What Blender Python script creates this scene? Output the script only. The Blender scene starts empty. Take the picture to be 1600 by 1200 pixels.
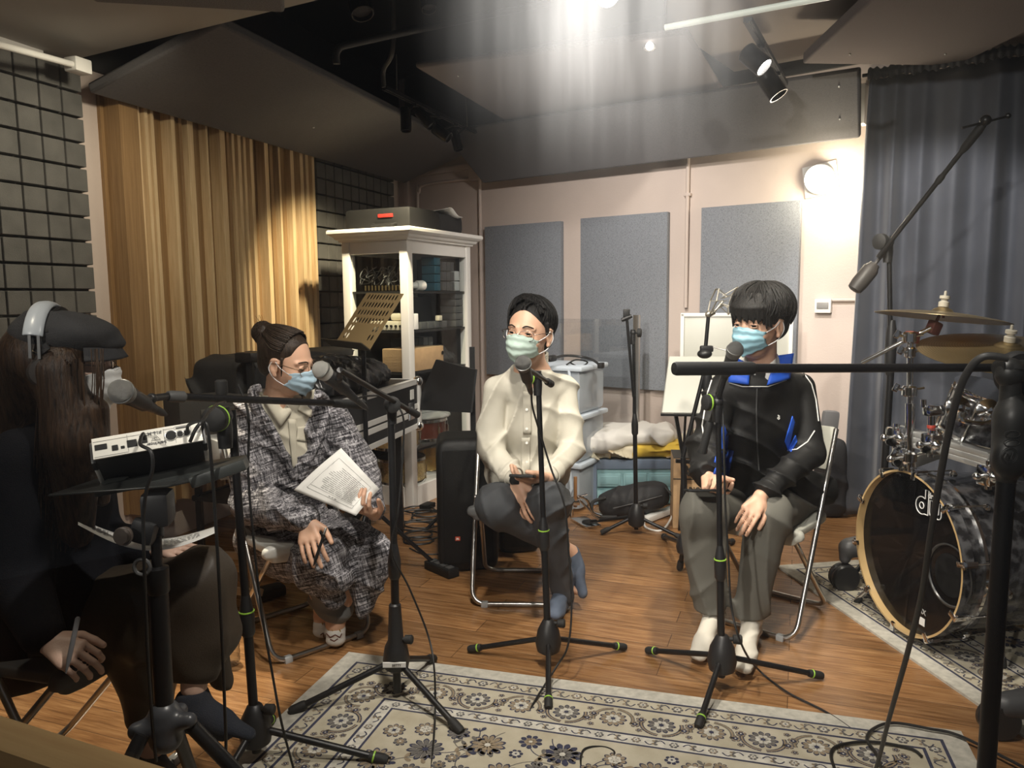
import bpy, bmesh, math, random
import numpy as np
from mathutils import Vector, Matrix, Euler, Quaternion

# ------------------------------------------------------------------ camera, world, lights, exposure
SC = bpy.context.scene
COL = SC.collection
FPX, CAMH = 1202.0, 1.33
_up = Vector((-100.0, 10700.0, 1202.0)).normalized()
_fw = Vector((0, 0, -1.0)); _fw = (_fw - _up * _fw.dot(_up)).normalized()
_rt = _fw.cross(_up).normalized()
RW = Matrix((_rt, _fw, _up))            # rows: world axes in camera coordinates
CAM = Vector((0, 0, CAMH))
cam = bpy.data.cameras.new('camera')
cam.sensor_width = 36.0
cam.lens = 36.0 * FPX / 1600.0
cam.clip_start = 0.05
camo = bpy.data.objects.new('camera', cam)
camo.matrix_world = Matrix.Translation(CAM) @ RW.to_4x4()
COL.objects.link(camo)
SC.camera = camo

def ray(u, v):
    return RW @ Vector(((u - 800.0) / FPX, -(v - 600.0) / FPX, -1.0))
def P(u, v, d):
    "point seen at photo position u,v standing d metres in front of the camera"
    r = ray(u, v); return CAM + r * (d / r.y)
def G(u, v, z=0.0):
    "point seen at photo position u,v on the level z"
    r = ray(u, v); return CAM + r * ((z - CAMH) / r.z)
def onplane(u, v, p0, n):
    r = ray(u, v); return CAM + r * ((p0 - CAM).dot(n) / r.dot(n))
def pxm(d): return FPX / d

w = bpy.data.worlds.new('world'); SC.world = w; w.use_nodes = True
w.node_tree.nodes['Background'].inputs[0].default_value = (0.80, 0.84, 0.90, 1)
w.node_tree.nodes['Background'].inputs[1].default_value = 0.10
SC.view_settings.view_transform = 'Standard'
SC.view_settings.look = 'None'
SC.view_settings.gamma = 1.0
SC.view_settings.use_curve_mapping = False
SC.view_settings.exposure = 0.0
SC.cycles.max_bounces = 7
SC.cycles.use_denoising = True

def spot(name, loc, target, power, size=60, blend=0.5, col=(1, .93, .82), rad=0.04):
    l = bpy.data.lights.new(name, 'SPOT'); l.energy = power; l.spot_size = math.radians(size)
    l.spot_blend = blend; l.color = col; l.shadow_soft_size = rad
    o = bpy.data.objects.new(name, l); o.location = loc
    o.rotation_euler = (Vector(target) - Vector(loc)).to_track_quat('-Z', 'Y').to_euler()
    COL.objects.link(o); return o
def point(name, loc, power, col=(1, .93, .82), rad=0.05):
    l = bpy.data.lights.new(name, 'POINT'); l.energy = power; l.color = col; l.shadow_soft_size = rad
    o = bpy.data.objects.new(name, l); o.location = loc; COL.objects.link(o); return o
def area(name, loc, target, power, sx, sy, col=(1, .95, .88)):
    l = bpy.data.lights.new(name, 'AREA'); l.shape = 'RECTANGLE'; l.size = sx; l.size_y = sy
    l.energy = power; l.color = col
    o = bpy.data.objects.new(name, l); o.location = loc
    o.rotation_euler = (Vector(target) - Vector(loc)).to_track_quat('-Z', 'Y').to_euler()
    COL.objects.link(o); return o

spot('spot_key', (-0.15, 1.95, 2.55), (0.30, 3.3, 0.75), 165, 95, 0.7, (1, .93, .82), .06)
spot('control_room_lamp', (-2.25, -2.2, 2.95), (1.45, 4.3, 1.0), 680, 33, 0.6, (1, .95, .86), .06)
spot('spot_right', (0.95, 2.5, 2.5), (1.15, 3.9, 0.3), 170, 80, 0.5, (1, .92, .78), .05)
spot('spot_foam', (-1.12, 2.95, 2.34), (-2.0, 3.60, 1.50), 62, 105, 0.9, (1, .90, .70), .05)
spot('spot_wood', (-0.62, 4.35, 2.38), (-1.15, 5.4, 1.2), 260, 66, 0.7, (1, .86, .58), .04)
spot('spot_curtain', (1.30, 3.45, 2.42), (2.15, 4.2, 1.5), 120, 62, 0.6, (1, .95, .90), .04)
spot('spot_cabinet', (-0.10, 3.7, 2.42), (-0.50, 4.95, 0.45), 75, 42, 0.6, (1, .92, .80), .04)
spot('spot_floor_left', (-1.30, 3.10, 2.42), (-1.36, 2.60, 0.0), 330, 30, 0.4, (1, .88, .66), .03)
spot('spot_back', (0.35, 4.0, 2.50), (0.75, 5.4, 1.2), 110, 110, 0.9, (1, .93, .86), .04)
spot('spot_front', (-1.35, 1.35, 2.33), (-1.05, 2.25, 0.0), 22, 60, 0.6, (1, .90, .72), .04)
spot('spot_rug', (0.15, 1.1, 2.45), (0.1, 2.2, 0.0), 135, 95, 0.9, (1, .94, .84), .05)
point('bulkhead_glow', P(1291, 288, 4.60), 16, (1, .88, .66), .06)

# ------------------------------------------------------------------ materials
MATS = {}
def mat(name, col=(.5, .5, .5), rough=.5, metal=0.0, spec=.5, bump=0, bscale=200, var=0, vscale=8, emit=None, estr=1, sheen=0, trans=0, alpha=1, coat=0, stretch=None):
    if name in MATS: return MATS[name]
    m = bpy.data.materials.new(name); m.use_nodes = True; MATS[name] = m
    nt = m.node_tree; b = nt.nodes['Principled BSDF']
    b.inputs['Base Color'].default_value = (*col, 1); b.inputs['Roughness'].default_value = rough
    b.inputs['Metallic'].default_value = metal; b.inputs['Specular IOR Level'].default_value = spec
    b.inputs['Coat Weight'].default_value = coat
    if sheen: b.inputs['Sheen Weight'].default_value = sheen
    if trans: b.inputs['Transmission Weight'].default_value = trans
    if alpha < 1: b.inputs['Alpha'].default_value = alpha
    if emit:
        b.inputs['Emission Color'].default_value = (*emit, 1); b.inputs['Emission Strength'].default_value = estr
    if bump or var:
        tc = nt.nodes.new('ShaderNodeTexCoord'); src = tc.outputs['Object']
        if stretch:
            mp = nt.nodes.new('ShaderNodeMapping'); mp.inputs['Scale'].default_value = stretch
            nt.links.new(src, mp.inputs[0]); src = mp.outputs[0]
    if bump:
        n = nt.nodes.new('ShaderNodeTexNoise'); n.inputs['Scale'].default_value = bscale; n.inputs['Detail'].default_value = 3
        bp = nt.nodes.new('ShaderNodeBump'); bp.inputs['Strength'].default_value = min(1, bump); bp.inputs['Distance'].default_value = .004
        nt.links.new(src, n.inputs['Vector']); nt.links.new(n.outputs['Fac'], bp.inputs['Height']); nt.links.new(bp.outputs[0], b.inputs['Normal'])
    if var:
        n = nt.nodes.new('ShaderNodeTexNoise'); n.inputs['Scale'].default_value = vscale; n.inputs['Detail'].default_value = 5
        r = nt.nodes.new('ShaderNodeValToRGB'); r.color_ramp.elements[0].position = .3; r.color_ramp.elements[1].position = .7
        r.color_ramp.elements[0].color = (*[max(0, c * (1 - var)) for c in col], 1)
        r.color_ramp.elements[1].color = (*[min(1, c * (1 + var)) for c in col], 1)
        nt.links.new(src, n.inputs['Vector']); nt.links.new(n.outputs['Fac'], r.inputs[0]); nt.links.new(r.outputs[0], b.inputs['Base Color'])
    return m

class NT:
    "small helper for hand-made node materials"
    def __init__(s, name):
        s.m = bpy.data.materials.new(name); s.m.use_nodes = True; MATS[name] = s.m
        s.nt = s.m.node_tree; s.b = s.nt.nodes['Principled BSDF']
    def n(s, t, **kw):
        x = s.nt.nodes.new('ShaderNode' + t)
        for k, v in kw.items(): setattr(x, k, v)
        return x
    def l(s, a, b): s.nt.links.new(a, b)
    def math(s, op, a, b=None, c=None):
        x = s.n('Math', operation=op)
        for i, v in enumerate((a, b, c)):
            if v is None: continue
            if isinstance(v, (int, float)): x.inputs[i].default_value = v
            else: s.l(v, x.inputs[i])
        return x.outputs[0]
    def noise(s, vec, scale, detail=3, rough=.5):
        x = s.n('TexNoise'); x.inputs['Scale'].default_value = scale; x.inputs['Detail'].default_value = detail
        x.inputs['Roughness'].default_value = rough
        s.l(vec, x.inputs['Vector']); return x.outputs['Fac']
    def mapping(s, vec, scale=(1, 1, 1), rot=(0, 0, 0), loc=(0, 0, 0)):
        x = s.n('Mapping'); x.inputs['Scale'].default_value = scale; x.inputs['Rotation'].default_value = rot
        x.inputs['Location'].default_value = loc; s.l(vec, x.inputs[0]); return x.outputs[0]
    def ramp(s, fac, stops, interp='LINEAR'):
        x = s.n('ValToRGB'); cr = x.color_ramp; cr.interpolation = interp
        while len(cr.elements) < len(stops): cr.elements.new(.5)
        for e, (p, c) in zip(cr.elements, stops): e.position = p; e.color = (*c, 1)
        s.l(fac, x.inputs[0]); return x.outputs[0]
    def mix(s, fac, a, b, mode='MIX'):
        x = s.n('Mix', data_type='RGBA', blend_type=mode)
        for i, v in ((0, fac), (6, a), (7, b)):
            if isinstance(v, (int, float)): x.inputs[i].default_value = v
            elif isinstance(v, tuple): x.inputs[i].default_value = (*v, 1)
            else: s.l(v, x.inputs[i])
        return x.outputs[2]
    def bump(s, h, strength=.5, dist=.002):
        x = s.n('Bump'); x.inputs['Strength'].default_value = strength; x.inputs['Distance'].default_value = dist
        s.l(h, x.inputs['Height']); s.l(x.outputs[0], s.b.inputs['Normal'])

# ------------------------------------------------------------------ objects
WM = {}
def tag(o, label=None, cat=None, group=None, kind=None):
    if label: o['label'] = label
    if cat: o['category'] = cat
    if group: o['group'] = group
    if kind: o['kind'] = kind
    return o
def thing(name, label, cat, loc=(0, 0, 0), rotz=0.0, group=None):
    o = bpy.data.objects.new(name, None); COL.objects.link(o)
    o.empty_display_size = .05
    o.location = loc; o.rotation_euler = (0, 0, rotz)
    WM[o.name] = Matrix.Translation(Vector(loc)) @ Matrix.Rotation(rotz, 4, 'Z')
    return tag(o, label, cat, group)
def copytree(r, loc, rotz=0.0, label=None, group=None, scale=None):
    def cp(o, parent):
        c = o.copy(); COL.objects.link(c); c.parent = parent
        for ch in [x for x in r_all if x.parent == o]: cp(ch, c)
        return c
    r_all = list(r.children_recursive)
    c = cp(r, None); c.location = loc; c.rotation_euler = (0, 0, rotz)
    if scale: c.scale = scale
    if label: c['label'] = label
    if group: c['group'] = group
    WM[c.name] = Matrix.Translation(Vector(loc)) @ Matrix.Rotation(rotz, 4, 'Z')
    return c

def frame(axis, hint=None):
    z = Vector(axis).normalized()
    h = Vector(hint) if hint is not None else (Vector((0, 0, 1)) if abs(z.z) < .95 else Vector((1, 0, 0)))
    x = h.cross(z)
    if x.length < 1e-6: x = Vector((1, 0, 0)).cross(z)
    x.normalize(); y = z.cross(x)
    return x, y, z
def smooth_pts(pts, n=6):
    "Catmull-Rom through pts"
    pts = [Vector(p) for p in pts]
    if len(pts) < 3: return pts
    out = []
    for i in range(len(pts) - 1):
        p0 = pts[max(i - 1, 0)]; p1 = pts[i]; p2 = pts[i + 1]; p3 = pts[min(i + 2, len(pts) - 1)]
        for k in range(n):
            t = k / n
            out.append(.5 * ((2 * p1) + (-p0 + p2) * t + (2 * p0 - 5 * p1 + 4 * p2 - p3) * t * t + (-p0 + 3 * p1 - 3 * p2 + p3) * t ** 3))
    out.append(pts[-1]); return out

class MB:
    def __init__(s): s.v = []; s.f = []; s.mi = []; s.cur = 0
    def m(s, i): s.cur = i; return s
    def add(s, vs, fs):
        b = len(s.v); s.v += [Vector(v) for v in vs]
        for f in fs: s.f.append([b + i for i in f]); s.mi.append(s.cur)
        return s
    def box(s, c, size, R=None, bev=0.0):
        c = Vector(c); hx, hy, hz = [a / 2 for a in size]
        bev = min(bev, hx * .95, hy * .95, hz * .95)
        if bev <= 0:
            vs = [Vector((x, y, z)) for z in (-hz, hz) for y in (-hy, hy) for x in (-hx, hx)]
            fs = [(0, 2, 3, 1), (4, 5, 7, 6), (0, 1, 5, 4), (2, 6, 7, 3), (0, 4, 6, 2), (1, 3, 7, 5)]
        else:
            b = bmesh.new(); bmesh.ops.create_cube(b, size=1)
            for v in b.verts: v.co = Vector((v.co.x * 2 * hx, v.co.y * 2 * hy, v.co.z * 2 * hz))
            bmesh.ops.bevel(b, geom=b.edges[:], offset=bev, segments=2, profile=.6, affect='EDGES')
            vs = [v.co.copy() for v in b.verts]; b.verts.index_update(); fs = [[v.index for v in f.verts] for f in b.faces]; b.free()
        if R is not None:
            if not isinstance(R, Matrix): R = Euler(R).to_matrix()
            vs = [R @ v for v in vs]
        return s.add([c + v for v in vs], fs)
    def bar(s, a, b, w, h, up=(0, 0, 1), bev=0.0):
        "rectangular bar from a to b, w across, h along up"
        a = Vector(a); b = Vector(b); y = (b - a); L = y.length; y.normalize()
        x = y.cross(Vector(up))
        if x.length < 1e-5: x = y.cross(Vector((1, 0, 0)))
        x.normalize(); z = x.cross(y)
        return s.box((a + b) / 2, (w, L, h), Matrix((x, y, z)).transposed(), bev)
    def cyl(s, a, b, r0, r1=None, n=16, caps=True):
        a = Vector(a); b = Vector(b); r1 = r0 if r1 is None else r1
        x, y, z = frame(b - a); vs = []
        for c, r in ((a, r0), (b, r1)):
            for i in range(n):
                t = 2 * math.pi * i / n; vs.append(c + (x * math.cos(t) + y * math.sin(t)) * r)
        fs = [(i, (i + 1) % n, n + (i + 1) % n, n + i) for i in range(n)]
        if caps: fs += [list(range(n))[::-1], list(range(n, 2 * n))]
        return s.add(vs, fs)
    def lathe(s, o, axis, prof, n=24, hint=None, caps=True):
        "prof: list of (radius, height along axis)"
        o = Vector(o); x, y, z = frame(axis, hint); vs = []
        for r, h in prof:
            for i in range(n):
                t = 2 * math.pi * i / n; vs.append(o + z * h + (x * math.cos(t) + y * math.sin(t)) * max(r, 1e-5))
        fs = []
        for j in range(len(prof) - 1):
            for i in range(n):
                fs.append((j * n + i, j * n + (i + 1) % n, (j + 1) * n + (i + 1) % n, (j + 1) * n + i))
        if prof[0] == prof[-1]: caps = False
        if caps and prof[0][0] > 1e-4: fs.append([i for i in range(n)][::-1])
        if caps and prof[-1][0] > 1e-4: fs.append([(len(prof) - 1) * n + i for i in range(n)])
        return s.add(vs, fs)
    def tube(s, pts, r, n=10, sm=0, closed=False, r2=None):
        pts = smooth_pts(pts, sm) if sm else [Vector(p) for p in pts]
        N = len(pts); vs = []; px = None
        for i, p in enumerate(pts):
            if closed: t = pts[(i + 1) % N] - pts[i - 1]
            else: t = pts[min(i + 1, N - 1)] - pts[max(i - 1, 0)]
            if t.length < 1e-9: t = Vector((0, 0, 1))
            t.normalize()
            if px is None: px, py, _ = frame(t)
            else:
                px = (px - t * px.dot(t))
                if px.length < 1e-6: px, _, _ = frame(t)
                px.normalize(); py = t.cross(px)
            rr = r if r2 is None else r + (r2 - r) * i / (N - 1)
            if callable(r): rr = r(i / max(1, N - 1))
            for k in range(n):
                a = 2 * math.pi * k / n; vs.append(p + (px * math.cos(a) + py * math.sin(a)) * rr)
        fs = []
        for i in range(N if closed else N - 1):
            j = (i + 1) % N
            for k in range(n): fs.append((i * n + k, i * n + (k + 1) % n, j * n + (k + 1) % n, j * n + k))
        if not closed: fs += [list(range(n))[::-1], [(N - 1) * n + k for k in range(n)]]
        return s.add(vs, fs)
    def sph(s, c, r, n=16, m=10, R=None):
        c = Vector(c); r = (r, r, r) if isinstance(r, (int, float)) else r; vs = [Vector((0, 0, -r[2]))]
        for j in range(1, m):
            ph = math.pi * j / m
            for i in range(n):
                t = 2 * math.pi * i / n; vs.append(Vector((r[0] * math.sin(ph) * math.cos(t), r[1] * math.sin(ph) * math.sin(t), -r[2] * math.cos(ph))))
        vs.append(Vector((0, 0, r[2])))
        fs = [(0, 1 + (i + 1) % n, 1 + i) for i in range(n)]
        for j in range(m - 2):
            for i in range(n): fs.append((1 + j * n + i, 1 + j * n + (i + 1) % n, 1 + (j + 1) * n + (i + 1) % n, 1 + (j + 1) * n + i))
        e = len(vs) - 1; b = 1 + (m - 2) * n
        fs += [(e, b + i, b + (i + 1) % n) for i in range(n)]
        if R is not None: vs = [R @ v for v in vs]
        return s.add([c + v for v in vs], fs)
    def prism(s, poly, ext):
        ext = Vector(ext); n = len(poly); poly = [Vector(p) for p in poly]
        nrm = sum(((poly[i].cross(poly[(i + 1) % n])) for i in range(n)), Vector())
        if nrm.dot(ext) > 0: poly = poly[::-1]
        vs = poly + [p + ext for p in poly]
        fs = [list(range(n)), list(range(n, 2 * n))[::-1]] + [((i + 1) % n, i, n + i, n + (i + 1) % n) for i in range(n)]
        return s.add(vs, fs)
    def grid(s, fn, nu, nv, closed=False):
        vs = [fn(i / nu, j / nv) for j in range(nv + 1) for i in range(nu + 1)]
        w = nu + 1
        return s.add(vs, [(j * w + i, j * w + i + 1, (j + 1) * w + i + 1, (j + 1) * w + i) for j in range(nv) for i in range(nu)])
    def build(s, name, mats, parent=None, world=True, smooth=True, bevel=0, solid=0, sub=0, auto=35):
        me = bpy.data.meshes.new(name)
        vs = s.v
        if parent is not None and world:
            inv = WM[parent.name].inverted(); vs = [inv @ v for v in vs]
        me.from_pydata([tuple(v) for v in vs], [], s.f)
        if not isinstance(mats, (list, tuple)): mats = [mats]
        for m in mats: me.materials.append(m)
        if len(mats) > 1: me.polygons.foreach_set('material_index', s.mi)
        me.validate(); me.update()
        o = bpy.data.objects.new(name, me); COL.objects.link(o)
        if parent is not None: o.parent = parent; WM[o.name] = WM[parent.name]
        else: WM[o.name] = Matrix.Identity(4)
        if solid:
            md = o.modifiers.new('solid', 'SOLIDIFY'); md.thickness = solid; md.offset = 0
        if bevel:
            md = o.modifiers.new('bevel', 'BEVEL'); md.width = bevel; md.segments = 2; md.limit_method = 'ANGLE'; md.angle_limit = .6
        if sub:
            md = o.modifiers.new('sub', 'SUBSURF'); md.levels = sub; md.render_levels = sub
        if smooth:
            me.shade_smooth()
            if auto and not sub: me.set_sharp_from_angle(angle=math.radians(auto))
        return o
def struct(name, mb, m, **kw):
    o = mb.build(name, m, **kw)
    if o.parent is None: o['kind'] = 'structure'
    return o
def text(name, body, size, M, m, parent, ext=.0006, bold=0.0, align='CENTER', sx=1.0):
    c = bpy.data.curves.new('txt', 'FONT'); c.body = body; c.size = size; c.extrude = ext; c.align_x = align; c.align_y = 'CENTER'
    c.offset = bold; c.resolution_u = 3
    t = bpy.data.objects.new('txt', c); COL.objects.link(t)
    bpy.context.view_layer.update()
    me = bpy.data.meshes.new_from_object(t); bpy.data.objects.remove(t)
    me.transform(Matrix.Diagonal((sx, 1, 1, 1)))
    me.transform(WM[parent.name].inverted() @ M if parent else M)
    me.materials.clear(); me.materials.append(m)
    o = bpy.data.objects.new(name, me); COL.objects.link(o)
    if parent: o.parent = parent; WM[o.name] = WM[parent.name]
    return o
def basis(o, x, y, z=None):
    x = Vector(x).normalized(); y = Vector(y); y = (y - x * y.dot(x)).normalized(); z = x.cross(y)
    return Matrix.Translation(Vector(o)) @ Matrix((x, y, z)).transposed().to_4x4()

# ------------------------------------------------------------------ implicit surfaces for soft shapes
class SDF:
    def __init__(s, lo, hi, h):
        s.lo = np.array(lo, float); s.h = h
        s.n = np.ceil((np.array(hi, float) - s.lo) / h).astype(int) + 1
        s.F = np.full(s.n, .06, np.float32)
        s.ax = [(s.lo[i] + h * np.arange(s.n[i])).astype(np.float32) for i in range(3)]
    def win(s, lo, hi, pad):
        a = np.maximum(0, np.floor((np.array(lo) - pad - s.lo) / s.h).astype(int))
        b = np.minimum(s.n, np.ceil((np.array(hi) + pad - s.lo) / s.h).astype(int) + 1)
        if (b <= a).any(): return None, None
        sl = tuple(slice(a[i], b[i]) for i in range(3))
        X = s.ax[0][sl[0]][:, None, None]; Y = s.ax[1][sl[1]][None, :, None]; Z = s.ax[2][sl[2]][None, None, :]
        return sl, (X, Y, Z)
    def comb(s, sl, d, k, sub=False):
        F = s.F[sl]
        if sub:
            d = -d
            if k <= 0: s.F[sl] = np.maximum(F, d); return
            hh = np.clip(.5 - .5 * (F - d) / k, 0, 1)
            s.F[sl] = F + (d - F) * hh + k * hh * (1 - hh); return
        if k <= 0: s.F[sl] = np.minimum(F, d); return
        hh = np.clip(.5 + .5 * (F - d) / k, 0, 1)
        s.F[sl] = F + (d - F) * hh - k * hh * (1 - hh)
    def cap(s, a, b, ra, rb=None, k=.015, flat=None, sub=False):
        a = np.array(a, float); b = np.array(b, float); rb = ra if rb is None else rb
        rm = max(ra, rb) * (max(1, flat[1]) if flat else 1)
        sl, q = s.win(np.minimum(a, b) - rm, np.maximum(a, b) + rm, k + 3 * s.h)
        if sl is None: return s
        ab = b - a; L = float(ab @ ab) + 1e-12
        x, y, z = q[0] - a[0], q[1] - a[1], q[2] - a[2]
        t = np.clip((x * ab[0] + y * ab[1] + z * ab[2]) / L, 0, 1)
        x = x - t * ab[0]; y = y - t * ab[1]; z = z - t * ab[2]
        if flat:
            ax = np.array(flat[0], float); ax /= np.linalg.norm(ax); g = 1.0 / flat[1] - 1
            dp = (x * ax[0] + y * ax[1] + z * ax[2]) * g
            x = x + dp * ax[0]; y = y + dp * ax[1]; z = z + dp * ax[2]
        d = np.sqrt(x * x + y * y + z * z) - (ra + (rb - ra) * t)
        s.comb(sl, d.astype(np.float32), k, sub); return s
    def chain(s, pts, rs, k=.015, flat=None):
        for i in range(len(pts) - 1): s.cap(pts[i], pts[i + 1], rs[i], rs[i + 1], k, flat)
        return s
    def ell(s, c, r, R=None, k=.015, sub=False, pw=2):
        c = np.array(c, float); r = np.array(r, float); m = r.max()
        sl, q = s.win(c - m, c + m, k + 3 * s.h)
        if sl is None: return s
        x, y, z = q[0] - c[0], q[1] - c[1], q[2] - c[2]
        if R is not None:
            R = np.array(R); lx = x * R[0, 0] + y * R[1, 0] + z * R[2, 0]; ly = x * R[0, 1] + y * R[1, 1] + z * R[2, 1]; lz = x * R[0, 2] + y * R[1, 2] + z * R[2, 2]
        else: lx, ly, lz = x, y, z
        if pw == 2:
            k0 = np.sqrt((lx / r[0]) ** 2 + (ly / r[1]) ** 2 + (lz / r[2]) ** 2) + 1e-6
            k1 = np.sqrt((lx / r[0] ** 2) ** 2 + (ly / r[1] ** 2) ** 2 + (lz / r[2] ** 2) ** 2) + 1e-6
            d = k0 * (k0 - 1) / k1
        else:
            k0 = ((np.abs(lx) / r[0]) ** pw + (np.abs(ly) / r[1]) ** pw + (np.abs(lz) / r[2]) ** pw) ** (1 / pw)
            d = (k0 - 1) * r.min()
        s.comb(sl, d.astype(np.float32), k, sub); return s
    def plane(s, p, n, k=.004, lo=None, hi=None):
        "cut away the side n points to (optionally only inside a window)"
        p = np.array(p, float); n = np.array(n, float); n /= np.linalg.norm(n)
        lo = s.lo if lo is None else lo; hi = s.lo + s.h * s.n if hi is None else hi
        sl, q = s.win(lo, hi, 0)
        d = (q[0] - p[0]) * n[0] + (q[1] - p[1]) * n[1] + (q[2] - p[2]) * n[2]
        s.F[sl] = np.maximum(s.F[sl], d.astype(np.float32)); return s
    def folds(s, lst, amp, warp=.02, wf=9.0, seed=0):
        "lst of (direction*frequency vectors); adds soft creases"
        X, Y, Z = s.ax[0][:, None, None], s.ax[1][None, :, None], s.ax[2][None, None, :]
        m = np.abs(s.F) < .02
        i, j, k = np.nonzero(m)
        x, y, z = s.ax[0][i], s.ax[1][j], s.ax[2][k]
        rs = np.random.RandomState(seed); tot = 0
        wx = warp * np.sin(wf * y + 1.3 * wf * z + rs.rand() * 6) + warp * .6 * np.sin(1.9 * wf * x - wf * z + rs.rand() * 6)
        nz = .4 * np.sin(5.3 * x + 7.1 * z + rs.rand() * 6) + .4 * np.sin(4.1 * y - 6.3 * z + rs.rand() * 6)
        wz = warp * np.sin(wf * x - .7 * wf * y + rs.rand() * 6) + warp * .6 * np.sin(2.1 * wf * z + wf * x + rs.rand() * 6)
        for (a, b, c) in lst:
            ph = a * (x + wx) + b * (y + wx) + c * (z + wz) + rs.rand() * 6 + 1.5 * nz
            mod = .5 + .5 * np.sin(wf * .8 * x + wf * .6 * z + rs.rand() * 6)
            tot = tot + (1 - np.abs(np.sin(ph))) ** 2.2 * mod ** 2.5 * 1.6
        s.F[i, j, k] -= (amp * .62 * (tot - .12 * len(lst))).astype(np.float32); return s
    def mesh(s, name, m, parent=None, smooth_it=1):
        F = s.F; S = F < 0; h = s.h
        n0, n1, n2 = F.shape
        cnt = np.zeros((n0 - 1, n1 - 1, n2 - 1), np.uint8)
        for a in (0, 1):
            for b in (0, 1):
                for c in (0, 1): cnt += S[a:n0 - 1 + a, b:n1 - 1 + b, c:n2 - 1 + c]
        I = np.nonzero((cnt > 0) & (cnt < 8)); del cnt
        N = len(I[0])
        if N == 0: return None
        acc = np.zeros((N, 3)); ct = np.zeros(N)
        cr = [(a, b, c) for a in (0, 1) for b in (0, 1) for c in (0, 1)]
        val = {o: F[I[0] + o[0], I[1] + o[1], I[2] + o[2]].astype(float) for o in cr}
        for o in cr:
            for ax in range(3):
                if o[ax] == 0:
                    p = list(o); p[ax] = 1; p = tuple(p)
                    va, vb = val[o], val[p]; mk = (va < 0) != (vb < 0)
                    t = np.where(mk, va / np.where(mk, va - vb, 1), 0)
                    pt = np.array(o, float)[None, :].repeat(N, 0); pt[:, ax] = t
                    acc[mk] += pt[mk]; ct[mk] += 1
        V = s.lo + h * (np.stack(I, 1) + acc / ct[:, None])
        idm = np.full((n0 - 1, n1 - 1, n2 - 1), -1, np.int32); idm[I] = np.arange(N)
        Q = []
        for ax in range(3):
            sa = [slice(None)] * 3; sb = [slice(None)] * 3; sa[ax] = slice(0, -1); sb[ax] = slice(1, None)
            A, B = S[tuple(sa)], S[tuple(sb)]
            E = np.stack(np.nonzero(A != B), 1)
            u, v = (ax + 1) % 3, (ax + 2) % 3
            ok = (E[:, u] > 0) & (E[:, v] > 0) & (E[:, u] < F.shape[u] - 1) & (E[:, v] < F.shape[v] - 1); E = E[ok]
            ins = A[tuple(E.T)]
            def cell(du, dv):
                e = E.copy(); e[:, u] -= du; e[:, v] -= dv; return idm[tuple(e.T)]
            q = np.stack([cell(1, 1), cell(0, 1), cell(0, 0), cell(1, 0)], 1)
            q[~ins] = q[~ins][:, ::-1]; Q.append(q)
        Q = np.concatenate(Q); Q = Q[(Q >= 0).all(1)]
        for _ in range(smooth_it):
            sm = np.zeros_like(V); c = np.zeros(N)
            for a, b in ((0, 1), (1, 2), (2, 3), (3, 0)):
                for dd in range(3):
                    sm[:, dd] += np.bincount(Q[:, a], V[Q[:, b], dd], N) + np.bincount(Q[:, b], V[Q[:, a], dd], N)
                c += np.bincount(Q[:, a], minlength=N) + np.bincount(Q[:, b], minlength=N)
            V = V * .4 + .6 * sm / np.maximum(c, 1)[:, None]
        if parent is not None:
            inv = np.array(WM[parent.name].inverted()); V = V @ inv[:3, :3].T + inv[:3, 3]
        me = bpy.data.meshes.new(name)
        me.vertices.add(N); me.vertices.foreach_set('co', V.astype(np.float32).ravel())
        me.loops.add(Q.size); me.loops.foreach_set('vertex_index', Q.astype(np.int32).ravel())
        me.polygons.add(len(Q)); me.polygons.foreach_set('loop_start', np.arange(0, Q.size, 4, dtype=np.int32))
        me.update(calc_edges=True); me.validate(); me.shade_smooth()
        me.materials.append(m)
        o = bpy.data.objects.new(name, me); COL.objects.link(o)
        if parent is not None: o.parent = parent; WM[o.name] = WM[parent.name]
        else: WM[o.name] = Matrix.Identity(4)
        return o
# ------------------------------------------------------------------ room frame
A0 = Vector((2.03, 4.70, 0)); BD = Vector((-.808, .589, 0)).normalized()      # back wall: point at its right, direction to the left
BN = Vector((-BD.y, BD.x, 0)); BN = -BN if BN.y > 0 else BN                    # faces the room
C0 = Vector((-.974, 6.89, 0)); LD = Vector((-.337, -.9415, 0)).normalized()    # left wall from the corner toward the camera
LN = Vector((-LD.y, LD.x, 0)); LN = LN if LN.x > 0 else -LN
Z = Vector((0, 0, 1))
def BW(t, z, off=0.0): return A0 + BD * t + BN * off + Z * z
def LW(s_, z, off=0.0): return C0 + LD * s_ + LN * off + Z * z
def bt(u, v=500, off=0.0):
    p = onplane(u, v, A0 + BN * off, BN); return (p - A0).dot(BD), p.z
def ls(u, v=500, off=0.0):
    p = onplane(u, v, C0 + LN * off, LN); return (p - C0).dot(LD), p.z

pink = mat('pink_plaster', (.56, .470, .415), .75, bump=.25, bscale=90, var=.04, vscale=3)
dark_ceil = mat('dark_ceiling_paint', (.028, .028, .027), .85, bump=.2, bscale=40)
white_paint = mat('white_paint', (.72, .70, .67), .45)
white_plastic = mat('white_plastic', (.75, .74, .70), .35)
black_metal = mat('black_metal', (.012, .012, .013), .38, .3, bump=.05, bscale=400)
black_plastic = mat('black_plastic', (.014, .014, .015), .45)
black_rubber = mat('black_rubber', (.011, .011, .011), .7)
green_ring = mat('green_band', (.30, .55, .06), .4)
chrome = mat('chrome', (.78, .78, .78), .12, 1.0)
steel = mat('brushed_steel', (.50, .49, .47), .3, 1.0)
cable_black = mat('black_cable', (.008, .008, .008), .5)
screw = mat('screw_head', (.8, .8, .78), .3, .8)

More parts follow.
